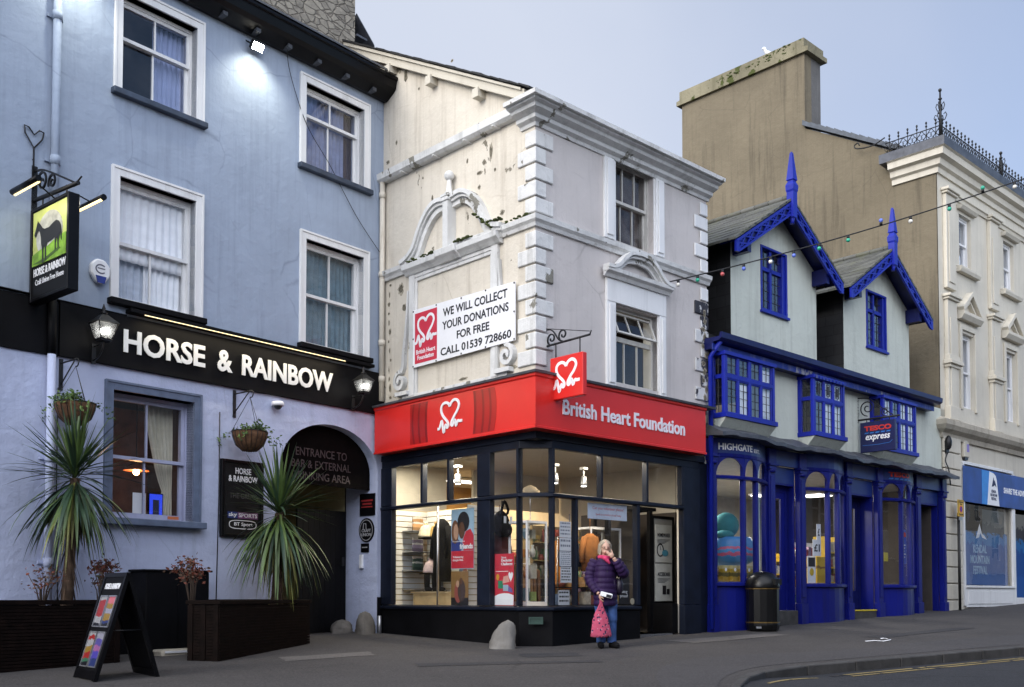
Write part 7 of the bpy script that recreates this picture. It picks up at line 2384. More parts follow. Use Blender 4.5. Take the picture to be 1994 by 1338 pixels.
# notices stuck on the street window
M['hand_print'] = flat('faint_print', (.20, .22, .28), .6, bump=0)
yy = .055
def notice(label, x0, x1, z0, z1, lines, m='paper', y=yy, im='hand_print', seed=0):
    rr = random.Random(seed)
    t = thing('notice', label, 'notice', RIGHT, ((x0 + x1) / 2, y, z0))
    MB().box(x0, x1, y, y + .003, z0, z1).build('sheet', M[m], t)
    b = MB()
    if isinstance(lines, int):
        for k in range(lines):
            z = z1 - (z1 - z0) * (k + .7) / (lines + .5)
            x = x0 + .02
            while x < x1 - .03:
                w = rr.uniform(.015, .05)
                b.box(x, min(x + w, x1 - .02), y - .0015, y - .0004, z, z + (z1 - z0) / (lines + .5) * .42)
                x += w + .012
    else:
        for txt, fx0, fx1, fz0, fz1 in lines:
            b.text(txt, x0 + (x1 - x0) * fx0, x0 + (x1 - x0) * fx1, z0 + (z1 - z0) * fz0, z0 + (z1 - z0) * fz1, y - .0015, .001)
    b.build('print', M[im], t)
    return t
notice('top handwritten sheet in the column of papers on the street window', .58, .84, 2.37, 2.62, 4, seed=1)
notice('second blank looking sheet in the column of papers on the street window', .58, .84, 2.16, 2.36, 2, seed=2)
notice('third sheet of small print in the column of papers', .58, .84, 1.92, 2.15, 7, seed=3)
notice('black and white flyer at the foot of the column of papers', .60, .85, 1.66, 1.91, 5, 'paper', im='ink', seed=4)
notice('white leaflet with dark blocks low on the street window', .55, .80, 1.31, 1.54, 3, im='ink', seed=5)
M['pale_blue_paper'] = flat('pale_blue_paper', (.50, .56, .68), .8, bump=0)
M['red_hand'] = flat('red_handwriting', (.45, .04, .05), .6, bump=0)
notice('pale blue paper strip asking Can you volunteer please?', 1.23, 2.20, 2.70, 2.955, [('Can you volunteer please?', .12, .92, .55, .8), ('Speak to a member of staff today', .2, .85, .2, .38)], 'pale_blue_paper', im='red_hand')
notice('dark navy poster with white lettering low beside the doorway', 1.98, 2.26, 1.32, 1.78, [('living\nproof', .15, .85, .2, .5)], 'ink', im='paper')
MB().lathe([(.055, .051), (.055, .054)], 2.33, 1.36, 16, ax='y').build('sticker', flat('cream_sticker', (.45, .4, .3)), fr=RIGHT, loc=(2.33, .05, 1.30), label='round cream sticker at the bottom right of the street window', cat='sticker')
# posters of the recessed side panel
SP = RIGHT
for k, (z0, z1, ttl) in enumerate(((2.06, 2.74, 'HOMEWARES'), (1.36, 2.03, 'ACCESSORIES'))):
    t = flatposter(f'grey {ttl.lower()} poster in the recessed panel beside the doorway', RIGHT, 3.58, 4.06, z0, z1, .555, flat('grey_poster_%d' % k, (.40, .41, .39), .5, bump=0))
    b = MB().text(ttl, 3.64, 4.0, z1 - .22, z1 - .15, .551, .003, bold=.02)
    for j in range(4):
        b.box(3.64, 4.0 - .05 * j, .5525, .5545, z1 - .27 - j * .022, z1 - .262 - j * .022)
    if k == 0:
        b.ribbon([(3.72 + .09 * cos(a * pi / 10), z0 + .22 + .11 * sin(a * pi / 10)) for a in range(20)], .012, .5515, .5545, True); b.box(3.715, 3.725, .5515, .5545, z0 + .22, z0 + .29)
    else:
        b.box(3.78, 3.88, .5515, .5545, z0 + .12, z0 + .28); b.box(3.90, 3.98, .5515, .5545, z0 + .12, z0 + .22)
    b.build('print', M['ink'], t)
    if k == 0:
        MB().prism([(3.86 + .09 * cos(a * pi / 8), z0 + .17 + .06 * sin(a * pi / 8)) for a in range(16)], .5512, .5545).build('printed_teapot', flat('print_teal', (.05, .2, .28), bump=0), t)
# clothes rail at the back
def rail(label, x0, x1, y, z, hues, seed):
    rr = random.Random(seed)
    t = thing('clothes_rail', label, 'clothes rail', RIGHT, ((x0 + x1) / 2, y, .8), group='rails of clothes inside the charity shop')
    MB().tube([(x0, y, .82), (x0, y, z), (x1, y, z), (x1, y, .82)], .015, 8).build('rail', M['chrome'], t)
    x = x0 + .06
    while x < x1 - .06:
        c_ = rr.choice(hues)
        m = M.setdefault('garment_%s' % (c_,), flat('garment', c_, .9, var=.25, scale=10, bump=.3))
        h = rr.uniform(.7, 1.0)
        b = MB().add([(x - .03, y - .20, z - .12), (x + .03, y - .20, z - .12), (x + .02, y, z - .03), (x - .02, y, z - .03), (x + .03, y + .2, z - .12), (x - .03, y + .2, z - .12), (x - .03, y - .22, z - h), (x + .03, y - .22, z - h), (x + .03, y + .22, z - h), (x - .03, y + .22, z - h)],
                     [(0, 1, 2, 3), (3, 2, 4, 5), (0, 6, 7, 1), (5, 4, 8, 9), (1, 7, 8, 4, 2), (0, 3, 5, 9, 6), (6, 9, 8, 7)], False)
        b.build('garment', m, t)
        x += rr.uniform(.07, .10)
rail('rail of orange and rust clothes behind the papers on the street window', 2.75, 3.95, 2.2, 2.55, [(.42, .13, .02), (.5, .2, .04), (.25, .07, .02), (.35, .25, .1)], 3)
rail('rail of dark clothes at the back of the shop', 1.7, 3.9, 4.4, 2.4, [(.05, .05, .07), (.2, .03, .03), (.25, .2, .14), (.03, .06, .1)], 4)
rail('short rail of brown clothes behind the corner cabinet', .95, 1.5, 1.5, 2.0, [(.16, .07, .03), (.08, .05, .03), (.22, .12, .06)], 5)
t = thing('parasol_lamp', 'small beige shaded lamp hanging behind the corner pane', 'lamp', RIGHT, (.62, .75, 3.08))
MB().lathe([(.17, 3.08), (.15, 3.15), (.09, 3.21), (.02, 3.24)], .62, .75, 16).build('shade', flat('beige_shade', (.35, .27, .17), .8), t)
MB().tube([(.62, .75, 2.66), (.62, .75, 3.24)], .008, 6).build('stem', M['chrome'], t)

# more stock: stepped stands and bookcases, each item a part of its stand
def stocked(name, label, cat, fr, x0, x1, y, d, z0, shelves, hues, seed, fm, back=True, group=None, n0=.06, n1=.16):
    rr = random.Random(seed)
    t = thing(name, label, cat, fr, ((x0 + x1) / 2, y, z0), group=group)
    b = MB()
    top = shelves[-1] + .34
    if back:
        b.box(x0, x1, y + d, y + d + .02, z0, top); b.box(x0 - .02, x0, y, y + d + .02, z0, top); b.box(x1, x1 + .02, y, y + d + .02, z0, top)
    for z in shelves:
        b.box(x0, x1, y, y + d, z - .02, z)
    b.build('frame', M[fm], t)
    for z in shelves:
        x = x0 + .02
        while x < x1 - .05:
            w = rr.uniform(n0, n1); c_ = rr.choice(hues); h = rr.uniform(.10, .28); k = rr.random()
            q = MB()
            if k < .45:
                q.box(x, min(x + w, x1), y + .03, y + d * .7, z + .001, z + h)
            elif k < .75:
                q.lathe([(w * .3, z + .001), (w * .48, z + h * .4), (w * .25, z + h * .75), (w * .3, z + h)], x + w / 2, y + d * .4, 10)
            else:
                q.add([(x, y + .04, z + .001), (x + w, y + .04, z + .001), (x + w * .85, y + .07, z + h * .7), (x + w * .15, y + .07, z + h * .7), (x, y + .16, z + .001), (x + w, y + .16, z + .001), (x + w * .85, y + .12, z + h * .7), (x + w * .15, y + .12, z + h * .7)], [(0, 1, 2, 3), (7, 6, 5, 4), (0, 4, 5, 1), (1, 5, 6, 2), (2, 6, 7, 3), (3, 7, 4, 0)], False)
                q.tube(smooth_path([(x + w * .3, y + .1, z + h * .7), (x + w * .5, y + .1, z + h * 1.15), (x + w * .7, y + .1, z + h * .7)], 3), .006, 4)
            q.build('product', M.setdefault(('stk', c_), flat('stock_item', c_, .5, var=.35, scale=16)), t)
            x += w + rr.uniform(.005, .03)
    return t
H1 = [(.20, .05, .03), (.32, .16, .04), (.05, .04, .05), (.38, .34, .28), (.10, .05, .03), (.05, .08, .14)]
H2 = [(.45, .42, .36), (.06, .10, .2), (.35, .06, .05), (.1, .2, .1), (.4, .28, .08), (.02, .02, .03), (.3, .2, .3)]
stocked('display_stand', 'low stepped stand of brown bags and boxes behind the papers on the street window', 'display stand', RIGHT, 1.0, 2.25, .34, .35, 1.27, (1.31, 1.60), H1, 21, 'wood_dark', False)
stocked('bookcase', 'tall bookcase of coloured goods deep behind the street window', 'bookcase', RIGHT, 2.9, 4.2, 3.0, .3, .8, (1.1, 1.45, 1.8, 2.15, 2.5), H2, 22, 'pine')
stocked('bookcase', 'bookcase of goods standing behind the backpack and the handbags', 'bookcase', RIGHT, 1.0, 1.9, 2.8, .3, .8, (1.1, 1.45, 1.8, 2.15, 2.5), H2, 23, 'pine')
stocked('shoe_rack', 'rack of shoes and small bags right of the low plinth in the side window', 'shoe rack', LEFT, -2.75, -2.30, .75, .25, 1.27, (1.36, 1.62, 1.88), H1, 24, 'pine', False)
stocked('goods_table', 'table of mixed goods behind the purple coated woman', 'table', RIGHT, 1.7, 2.9, .62, .3, 1.27, (1.33, 1.62), H2, 25, 'pine', False)
rail('rail of pale blouses behind the friends poster', 1.1, 1.45, 4.9, 2.3, [(.4, .36, .3), (.3, .1, .1), (.2, .22, .3)], 9)
for k, (x, y, zt, c_, lab) in enumerate(((.45, 1.30, 2.55, (.10, .02, .02), 'dark red jumper on a hanger above the red handbags'), (2.05, .75, 2.52, (.28, .10, .02), 'rust coloured cardigan on a hanger behind the pale blue paper strip'), (1.75, .95, 2.45, (.02, .03, .07), 'navy jacket on a hanger left of the rust cardigan'))):
    b = MB().lathe([(.15, zt - .62), (.16, zt - .35), (.15, zt - .08), (.05, zt)], x, y, 12)
    b.tube([(x - .13, y, zt - .07), (x - .21, y, zt - .3), (x - .22, y - .02, zt - .5)], [.055, .05, .04], 8); b.tube([(x + .13, y, zt - .07), (x + .21, y, zt - .3), (x + .22, y - .02, zt - .5)], [.055, .05, .04], 8)
    b.tube([(x, y, zt), (x, y, zt + .4)], .006, 5)
    b.build('hanging_garment', flat('garment_%d' % k, c_, .9, var=.3, scale=9, bump=.5), fr=RIGHT, loc=(x, y, zt - .6), label=lab, cat='garment')

stocked('shelving', 'white shelving of groceries behind the first bow window', 'shelving', ROW, 1.6, 3.0, 1.2, .3, 1.0, (1.3, 1.65, 2.0, 2.35), H2, 31, 'sign_white')
stocked('shelving', 'white shelving of groceries behind the second bow window', 'shelving', ROW, 5.0, 6.6, 1.3, .3, 1.0, (1.3, 1.65, 2.0, 2.35), H2, 32, 'sign_white')
# upstairs stock room glimpsed through the lower front window
ceiling_lamp('lit strip light in the upstairs stock room of the corner shop', RIGHT, 2.2, 1.6, 6.4, .12, 1.2, 14, (1, .93, .7), 'charity shop ceiling lights')
b = MB(); b.box(.35, 4.3, 3.0, 3.05, 4.95, 6.8); b.build('stock_room_wall', flat('stock_room_wall', (.36, .33, .18), .9), shop)
b = MB().lathe([(.10, 4.98), (.12, 5.2), (.09, 5.38), (.03, 5.42)], 2.2, .7, 12); b.build('pink_bundle', flat('pink_bundle', (.5, .05, .22), .8), fr=RIGHT, loc=(2.2, .7, 4.96), label='pink bundle standing inside the upstairs front window of the corner shop', cat='bundle')
t = thing('storage_rack', 'dim storage rack behind the upstairs front window', 'rack', RIGHT, (2.5, 1.6, 4.96))
b = MB()
for z in (5.1, 5.6, 6.1):
    b.box(1.9, 3.4, 1.9, 2.3, z, z + .03)
for x in (1.9, 2.65, 3.37):
    b.box(x, x + .03, 1.9, 1.93, 4.96, 6.4)
b.build('frame', M['alu'], t)
rr = random.Random(2)
for z in (5.131, 5.631):
    x = 1.95
    while x < 3.2:
        w = rr.uniform(.15, .3)
        MB().box(x, x + w, 1.95, 2.25, z, z + rr.uniform(.2, .38)).build('stored_box', flat('box_card_%d' % int(x * 100 + z), rr.choice([(.2, .18, .2), (.3, .25, .12), (.1, .12, .2), (.25, .3, .2)]), .9), t)
        x += w + .04

# ================================================================== INSIDE THE BLUE SHOP
M['store_wall'] = flat('store_wall', (.55, .54, .50), .8)
b = MB()
b.box(.07, 9.54, 5.0, 5.1, .6, 4.4)
b.build('store_wall', M['store_wall'], row)
MB().box(.07, 9.54, .12, 5, .9, .98).build('store_floor', flat('store_floor', (.3, .3, .3), .4), row)
MB().box(.07, 9.54, .12, 5, 4.1, 4.18).build('store_ceiling', flat('store_ceiling', (.45, .45, .43), .9), row)
for k, (x, y) in enumerate(((1.1, 1.5), (2.6, 2.3), (4.4, 1.5), (7.2, 2.0), (1.2, 3.6), (4.6, 3.6))):
    ceiling_lamp(f"bright square ceiling light {['behind the first bow window', 'behind the first door', 'behind the second bow window', 'behind the third bow window', 'deep behind the first bow window', 'deep behind the second bow window'][k]}", ROW, x, y, 3.9 - .22 * (k in (0, 2)), .6, .6, 11, (1, .95, .85), 'ceiling lights in the blue shop')
# displays in the bow windows
M['egg_blue'] = coloured('striped_tub', [(0, (.04, .22, .5)), (.35, (.5, .1, .2)), (.45, (.05, .25, .55)), (.55, (.5, .1, .2)), (.64, (.03, .2, .5))])
b = MB().lathe([(.25, 2.02), (.42, 2.1), (.48, 2.3), (.44, 2.5), (.40, 2.58)], 1.34, .45, 20); b.build('striped_tub', M['egg_blue'], fr=ROW, loc=(1.34, .45, 2.02), label='big blue tub with pink wavy stripes in the first bow window', cat='tub')
b = MB().ball((1.30, .5, 2.82), .28, 14, 10, 1, .8, .9); b.ball((1.10, .4, 2.62), .16, 10, 8, 1.4, 1, .6); b.build('balloon', flat('teal_plush', (.02, .2, .22), .9), fr=ROW, loc=(1.3, .5, 2.6), label='rounded teal inflatable resting on the striped tub', cat='inflatable')
for k in range(7):
    x = .34 + k * .22
    y = .05 - .22 * (1 - ((x - 1.05) / .83) ** 2) + .10
    t = thing('chocolate_box', f"yellow chocolate box, {['first', 'second', 'third', 'fourth', 'fifth', 'sixth', 'seventh'][k]} from the left along the first bow window sill", 'box', ROW, (x, y, 1.72), group='yellow boxes along the first bow window')
    MB().box(x - .09, x + .09, y, y + .10, 1.72, 2.02).build('carton', coloured(f'yellow_carton_{k}', [(0, (.35, .22, .03)), (.3, (.10, .08, .02)), (.55, (.35, .24, .03)), (.8, (.45, .40, .2))]), t)
    MB().lathe([(.035, y - .003), (.035, y - .0005)], x, 1.94, 12, ax='y').build('badge', M['paper'], t)
def shelf_unit(label, x0, x1, y, z0, z1, hues, seed):
    rr = random.Random(seed)
    t = thing('shelf_unit', label, 'shelving', ROW, ((x0 + x1) / 2, y, z0), group='stocked shelves in the blue shop')
    b = MB(); b.box(x0, x1, y + .3, y + .33, z0, z1)
    zz = z0
    while zz < z1 - .1:
        b.box(x0, x1, y, y + .3, zz, zz + .03); zz += .32
    b.box(x0 - .03, x0, y, y + .33, z0, z1); b.box(x1, x1 + .03, y, y + .33, z0, z1)
    b.build('frame', flat('yellow_shelf', (.5, .33, .02), .5), t)
    zz = z0
    while zz < z1 - .3:
        x = x0 + .02
        while x < x1 - .08:
            w = rr.uniform(.06, .14)
            MB().box(x, min(x + w, x1 - .01), y + .04, y + .2, zz + .031, zz + rr.uniform(.16, .27)).build('product', M.setdefault(('prod', seed, rr.randrange(4)), flat('product_pack', rr.choice(hues), .5, var=.3, scale=14)), t)
            x += w + .015
        zz += .32
shelf_unit('yellow shelf unit full of packets at the right of the second bow window', 4.50, 4.93, .15, 1.72, 2.72, [(.5, .3, .02), (.2, .05, .03), (.35, .3, .2), (.05, .05, .05)], 6)
shelf_unit('tall stocked shelving deep inside the blue shop', .6, 4.6, 3.4, 1.0, 2.6, [(.4, .3, .1), (.1, .15, .3), (.3, .3, .3), (.35, .06, .04)], 7)
shelf_unit('stocked shelving behind the third bow window', 6.4, 8.2, 2.6, 1.0, 2.5, [(.1, .2, .1), (.3, .3, .3), (.3, .25, .05), (.05, .1, .3)], 8)
t = thing('price_card', 'white card reading £1 under a cut £ card in the second bow window', 'card', ROW, (4.05, -.05, 2.3))
MB().box(3.74, 4.06, .06, .07, 2.28, 2.62).box(3.90, 4.06, .06, .07, 2.621, 2.95).build('sheet', M['paper'], t)
MB().text('£1', 3.78, 4.01, 2.37, 2.53, .056, .003, bold=.03).text('£', 3.93, 4.01, 2.70, 2.86, .056, .003, bold=.03).build('lettering', M['ink'], t)
t = thing('drinks_poster', 'white poster with black bottles and a yellow roundel in the second bow window', 'poster', ROW, (3.6, .1, 1.72))
MB().box(3.62, 3.94, .12, .125, 1.72, 2.28).build('sheet', M['paper'], t)
MB().box(3.65, 3.91, .116, .1195, 2.06, 2.25).build('black_panel', M['ink'], t); MB().lathe([(.08, .115), (.08, .1195)], 3.78, 1.95, 16, ax='y').build('roundel', flat('yellow_roundel', (.55, .38, .02), bump=0), t)
t = thing('yellow_display_bin', 'tall yellow card display between the poster and the shelf unit', 'display', ROW, (4.05, .1, 1.72))
MB().box(4.0, 4.42, .12, .4, 1.72, 2.27).build('carton', coloured('yellow_display', [(0, (.45, .28, .02)), (.3, (.5, .34, .03)), (.55, (.2, .1, .02)), (.65, (.5, .33, .03))]), t)
t = thing('blue_notice', 'tall blue notice with a green and a red spot in the third bow window', 'notice', ROW, (7.7, -.1, 2.2))
MB().box(7.52, 7.86, .02, .026, 2.20, 3.0).build('sheet', flat('notice_blue', (.02, .06, .42), .5), t)
for dx, c_ in ((.09, (.05, .35, .08)), (.25, (.5, .03, .03))):
    MB().lathe([(.06, .015), (.06, .0195)], 7.52 + dx, 2.88, 16, ax='y').build('spot', flat('notice_spot', c_, bump=0), t)
b = MB()
for j in range(5):
    b.box(7.56, 7.80 - .03 * (j % 3), .016, .0195, 2.62 - j * .07, 2.65 - j * .07)
b.build('print', M['paper'], t)
MB().box(7.0, 7.2, .15, .155, 2.25, 2.45).build('yellow_card', flat('yellow_card', (.5, .42, .05), bump=0), fr=ROW, loc=(7.1, .15, 2.25), label='small yellow card left of the blue notice in the third bow window', cat='card')

# ================================================================== STREET OBJECTS
# ---- litter bin
bx, by = 4.62, 18.86
zg = ground_z(by)
t = thing('litter_bin', 'black domed litter bin with two gold bands on the pavement before the blue shop', 'bin', WORLD, (bx, by, zg))
M['bin'] = flat('black_bin_plastic', (.0045, .0045, .005), .3, var=.2, scale=3, spec=.3)
M['gold'] = flat('gold_band', (.16, .10, .03), .35, .6, .1)
b = MB().lathe([(.27, zg), (.285, zg + .02), (.305, zg + .10), (.305, zg + .13), (.30, zg + .14), (.30, zg + .76), (.30, zg + .77)], bx, by, 16, smooth=False)
b.build('body', M['bin'], t, bevel=.006)
b = MB().lathe([(.315, zg + .785), (.318, zg + .80), (.31, zg + .88), (.275, zg + .97), (.20, zg + 1.05), (.10, zg + 1.085), (.01, zg + 1.092)], bx, by, 32)
dome = b.build('dome', M['bin'], t)
b = MB()
for z in (.155, .772):
    b.lathe([(.309, zg + z - .01), (.313, zg + z - .005), (.313, zg + z + .008), (.309, zg + z + .012)], bx, by, 16, smooth=False)
b.build('gold_band', M['gold'], t)
q = MB().box(bx - .16, bx + .16, by - .04, by + .05, zg + .84, zg + .95); q.xform(Matrix.Translation((bx, by, 0)) @ Matrix.Rotation(radians(55), 4, 'Z') @ Matrix.Translation((-bx, -by - .27, 0)))
q.build('opening', flat('bin_opening', (.002, .002, .002), .9), dome)
q = MB().box(bx - .19, bx - .10, by - .305, by - .26, zg + .05, zg + .085); q.build('label_plate', M['alu'], t)

# ---- parking sign
t = thing('parking_sign', 'small yellow no stopping sign on a dark post at the end of the blue shop', 'sign', END, (.14, -.22, .95))
MB().tube([(.14, -.22, .95), (.14, -.22, 3.52)], .035, 10).build('post', M['iron'], t)
MB().box(-.02, .32, -.28, -.265, 3.42, 3.84).build('plate', flat('sign_yellow', (.62, .36, .02), .4, var=.05), t)
b = MB().ring(-.005, .305, 3.435, 3.825, .008, -.283, -.2805)
b.text('Pedestrian\nZone', .03, .27, 3.715, 3.805, -.284, .0035, bold=.02).text('At any time', .03, .27, 3.45, 3.50, -.284, .0035, bold=.02)
b.build('lettering', M['ink'], t)
MB().lathe([(.085, -.284), (.085, -.2805)], .15, 3.605, 20, ax='y').build('red_ring', M['red_letter'], t)
MB().lathe([(.062, -.287), (.062, -.2845)], .15, 3.605, 20, ax='y').build('blue_disc', flat('sign_blue', (.02, .05, .35), bump=0), t)
MB().box(-.06, .06, -.2895, -.2875, -.008, .008).xform(Matrix.Translation((.15, 0, 3.605)) @ Matrix.Rotation(radians(45), 4, 'Y')).build('red_bar', M['red_letter'], t)
MB().box(.06, .24, -.28, -.26, 3.33, 3.41).build('lower_plate', M['alu'], t)

# ---- string of festoon lights
t = thing('festoon_lights', 'black festoon cable with coloured bulbs strung across the street from the corner shop', 'string lights', WORLD, (2.72, 17.66, 6.93))
A_, B_v = Vector((2.72, 17.66, 6.93)), Vector((8.75, 16.95, 8.52))
cp_ = lambda f: A_.lerp(B_v, f) - Vector((0, 0, .10 * 4 * f * (1 - f)))
MB().tube([cp_(i / 40) for i in range(41)] + smooth_path([cp_(1), (14, 16.3, 9.45), (20, 15.5, 9.3), (24.6, 14.9, 8.4)], 6)[1:], .011, 6).build('cable', M['iron'], t)
bc = [('green', (.03, .35, .22)), ('white', (.7, .68, .62)), ('blue', (.12, .18, .6)), ('red', (.55, .10, .10))]
for k, (f, ci, up) in enumerate([(.03, 1, 0), (.085, 0, 0), (.155, 3, 0), (.215, 2, 0), (.29, 1, 0), (.355, 2, 0), (.425, 0, 0), (.505, 0, 0), (.595, 2, 1), (.675, 1, 0), (.78, 0, 0), (.87, 0, 1), (.955, 1, 0)]):
    p = cp_(f); s_ = 1 if up else -1
    so = MB().lathe([(.018, p.z + .015 * s_), (.026, p.z), (.026, p.z + s_ * .05), (.02, p.z + s_ * .055)], p.x, p.y, 10).build('socket', M['iron'], t)
    MB().ball((p.x, p.y, p.z + s_ * .085), .036, 10, 8).build('bulb', M.setdefault('bulb_' + bc[ci][0], flat('glass_bulb_' + bc[ci][0], bc[ci][1], .15, bump=0)), so)

# ---- gulls on the far chimney
def bird(label, c, ang, body, wing, k, head):
    t = thing('bird', label, 'bird', WORLD, (0, 0, 0))
    x, y, z = c
    b = MB()
    b.tube([(-.20, 0, .02), (-.10, 0, .075), (0, 0, .11), (.09, 0, .14), (.13, 0, .17), (.165, 0, .215)], [.012, .05, .075, .065, .042, .036], 12)
    b.ball((.175, 0, .235), .042, 12, 8, 1.15, .9, .95)
    b.tube([(.20, 0, .232), (.25, 0, .222)], [.012, .003], 6)
    b.tube([(-.10, .0, .08), (-.30, 0, .03)], [.03, .012], 8, flat=1.6)
    for s in (-1, 1):
        b.tube([(.0, s * .02, .07), (.01, s * .022, -.02), (.04, s * .025, -.028)], [.01, .008, .006], 5)
    Mx = Matrix.Translation(c) @ Matrix.Rotation(ang, 4, 'Z') @ Matrix.Scale(k, 4) @ Matrix.Translation((0, 0, .03))
    b.xform(Mx)
    o = b.build('body', body, t)
    m = o.modifiers.new('skin', 'REMESH'); m.mode, m.voxel_size, m.use_smooth_shade = 'VOXEL', .007 * k, True
    w = MB()
    for s in (-1, 1):
        w.tube([(.08, s * .055, .14), (-.02, s * .07, .11), (-.14, s * .055, .07), (-.30, s * .02, .05)], [.02, .05, .04, .006], 8, flat=.35)
    w.xform(Mx).build('wing', wing, t)
p = (GAB @ Vector((-4.95, .35, 16.95))); p.x += E0 * .726; p.y += E0 * .687
bird('white gull standing on the brown chimney top', p, radians(200), flat('gull_white', (.78, .78, .78), .7, bump=0), flat('gull_grey', (.45, .47, .5), .7, bump=0), 1.25, 0)
p = (GAB @ Vector((-6.2, .55, 16.90))); p.x += E0 * .726; p.y += E0 * .687
bird('small dark pigeon half hidden on the brown chimney top', p, radians(160), flat('pigeon_grey', (.06, .065, .075), .7, bump=0), flat('pigeon_dark', (.04, .042, .05), .7, bump=0), .85, 0)

# ---- litter
def scrap(label, pts, w):
    b = MB()
    n = len(pts)
    vs = []
    for i, (x, y) in enumerate(pts):
        z = ground_z(y) + .012 + .008 * (i % 2)
        vs += [(x, y - w / 2, z), (x, y + w / 2, z + .006)]
    b.add(vs, [(2 * i, 2 * i + 2, 2 * i + 3, 2 * i + 1) for i in range(n - 1)], False)
    o = b.build('paper_scrap', M['paper'], loc=(pts[0][0], pts[0][1], ground_z(pts[0][1])), label=label, cat='litter')
    m = o.modifiers.new('thick', 'SOLIDIFY'); m.thickness = .003
scrap('long thin white paper strip lying on the pavement', [(5.70, 16.52), (5.86, 16.56), (6.0, 16.55), (6.12, 16.63), (6.22, 16.82)], .035)
scrap('tiny white paper scrap beside the long strip on the pavement', [(6.12, 17.0), (6.18, 17.02), (6.23, 16.99)], .05)

# ================================================================== THE WOMAN
PX, PY = 1.42, 15.52
WM = frame(PX, PY, cos(radians(6)), sin(radians(6)))
zf = ground_z(PY)
z = lambda h: zf + h


def skin_mat():
    t = NT('skin')
    t.set(.5)
    base = t.mix(t.ramp(t.noise(12, 3), [(.35, 0.), (.7, 1.)]), (.50, .30, .22), (.58, .36, .27))
    pos = t.coord()
    for c, r, colr in (((-.043, -.137, 1.515), .006, (.05, .04, .04)), ((.019, -.137, 1.515), .006, (.05, .04, .04)), ((-.012, -.145, 1.447), .016, (.38, .12, .10))):
        d = t.n('VectorMath', operation='DISTANCE')
        t.l(pos, d.inputs[0]); d.inputs[1].default_value = c
        base = t.mix(t.ramp(d.outputs['Value'], [(r, 1.), (r * 1.5, 0.)]), base, colr)
    t.color(base)
    return t.m


def finger(b, root, d, bend, L_, r, n=4):
    p, d, bend = Vector(root), Vector(d).normalized(), Vector(bend)
    pts = [p.copy()]
    for i in range(n):
        p = p + d * L_ / n
        d = (d + bend * .35).normalized()
        pts.append(p.copy())
    b.tube(pts, [r, r, r * .95, r * .88, r * .7], 8)
    b.ball(tuple(pts[-1]), r * .72, 8, 6)


b = MB()
HX = -.012
# head, neck
b.ball((HX, -.045, z(1.525)), .082, 18, 14, .92, 1.12, 1.30)
b.ball((HX, -.075, z(1.455)), .055, 14, 10, .98, 1.0, .85)            # jaw
b.tube([(HX, -.138, z(1.53)), (HX, -.152, z(1.495)), (HX, -.148, z(1.485))], [.009, .014, .010], 8)   # nose
b.ball((HX, -.132, z(1.447)), .020, 10, 6, 1.2, .6, .5)               # lips
b.ball((HX - .076, -.035, z(1.51)), .022, 8, 6, .4, .8, 1.3); b.ball((HX + .076, -.035, z(1.51)), .022, 8, 6, .4, .8, 1.3)
for s in (-1, 1):
    b.ball((HX + s * .031, -.126, z(1.515)), .014, 8, 6)
b.tube([(HX, -.02, z(1.30)), (HX, -.025, z(1.47))], [.062, .055], 14)
# trunk
b.tube([(0, 0, z(.78)), (0, 0, z(.90)), (0, 0, z(1.05)), (0, 0, z(1.20)), (0, 0, z(1.32)), (HX, -.01, z(1.36))], [.13, .155, .135, .15, .14, .07], 18, flat=.72)
# right arm (picture left) hanging forward, hand closed on the bag handles
AR_ = [(-.17, 0, z(1.315)), (-.225, .0, z(1.18)), (-.245, -.02, z(1.04)), (-.19, -.10, z(.90)), (-.135, -.16, z(.815))]
b.tube(AR_, [.055, .05, .042, .036, .027], 12)
h = Vector((-.118, -.178, z(.775)))
b.ball(tuple(h), .036, 12, 8, .62, 1.0, 1.15)
for k in range(4):
    finger(b, h + Vector((.004, -.030 + .019 * k, -.025)), (.25, -.05, -1), (.75, 0, .55), [.062, .070, .066, .052][k], .0088)
finger(b, h + Vector((.004, -.034, .004)), (.45, -.55, -.6), (.4, .35, 0), .055, .010)
# left arm (picture right) raised, hand over the mouth
AL_ = [(.165, 0, z(1.315)), (.225, -.03, z(1.22)), (.255, -.08, z(1.13)), (.17, -.17, z(1.24)), (.085, -.20, z(1.355))]
b.tube(AL_, [.055, .05, .044, .036, .026], 12)
h = Vector((.055, -.205, z(1.395)))
b.ball(tuple(h), .037, 12, 8, .95, .5, 1.15)
for k in range(4):
    finger(b, h + Vector((-.028 + .006 * k, -.002, .022 - .014 * k + .012)), (-.85, .18, .62 - .14 * k), (-.10, .35, -.22), [.058, .066, .064, .052][k], .0086)
finger(b, h + Vector((.012, .0, .034)), (-.15, .2, 1), (-.35, .15, 0), .052, .0095)
# legs and feet
b.tube([(-.075, 0, z(.84)), (-.078, -.01, z(.66)), (-.072, -.015, z(.46)), (-.068, .0, z(.25)), (-.066, .01, z(.08))], [.088, .08, .058, .05, .036], 14)
b.tube([(.075, 0, z(.84)), (.080, -.005, z(.66)), (.085, -.01, z(.46)), (.088, .005, z(.25)), (.09, .01, z(.08))], [.088, .08, .058, .05, .036], 14)
for x, a in ((-.066, -.03), (.09, .06)):
    b.tube([(x, .04, z(.045)), (x + a * .5, -.05, z(.045)), (x + a, -.15, z(.028))], [.036, .038, .026], 10)
woman = b.build('person', skin_mat(), fr=WM, loc=(0, 0, zf), label='woman in a purple padded coat and jeans, hand over her mouth, before the corner shop', cat='person')
woman['org'] = [0.0, 0.0, zf]
m = woman.modifiers.new('skin', 'REMESH'); m.mode, m.voxel_size, m.use_smooth_shade = 'VOXEL', .0055, True


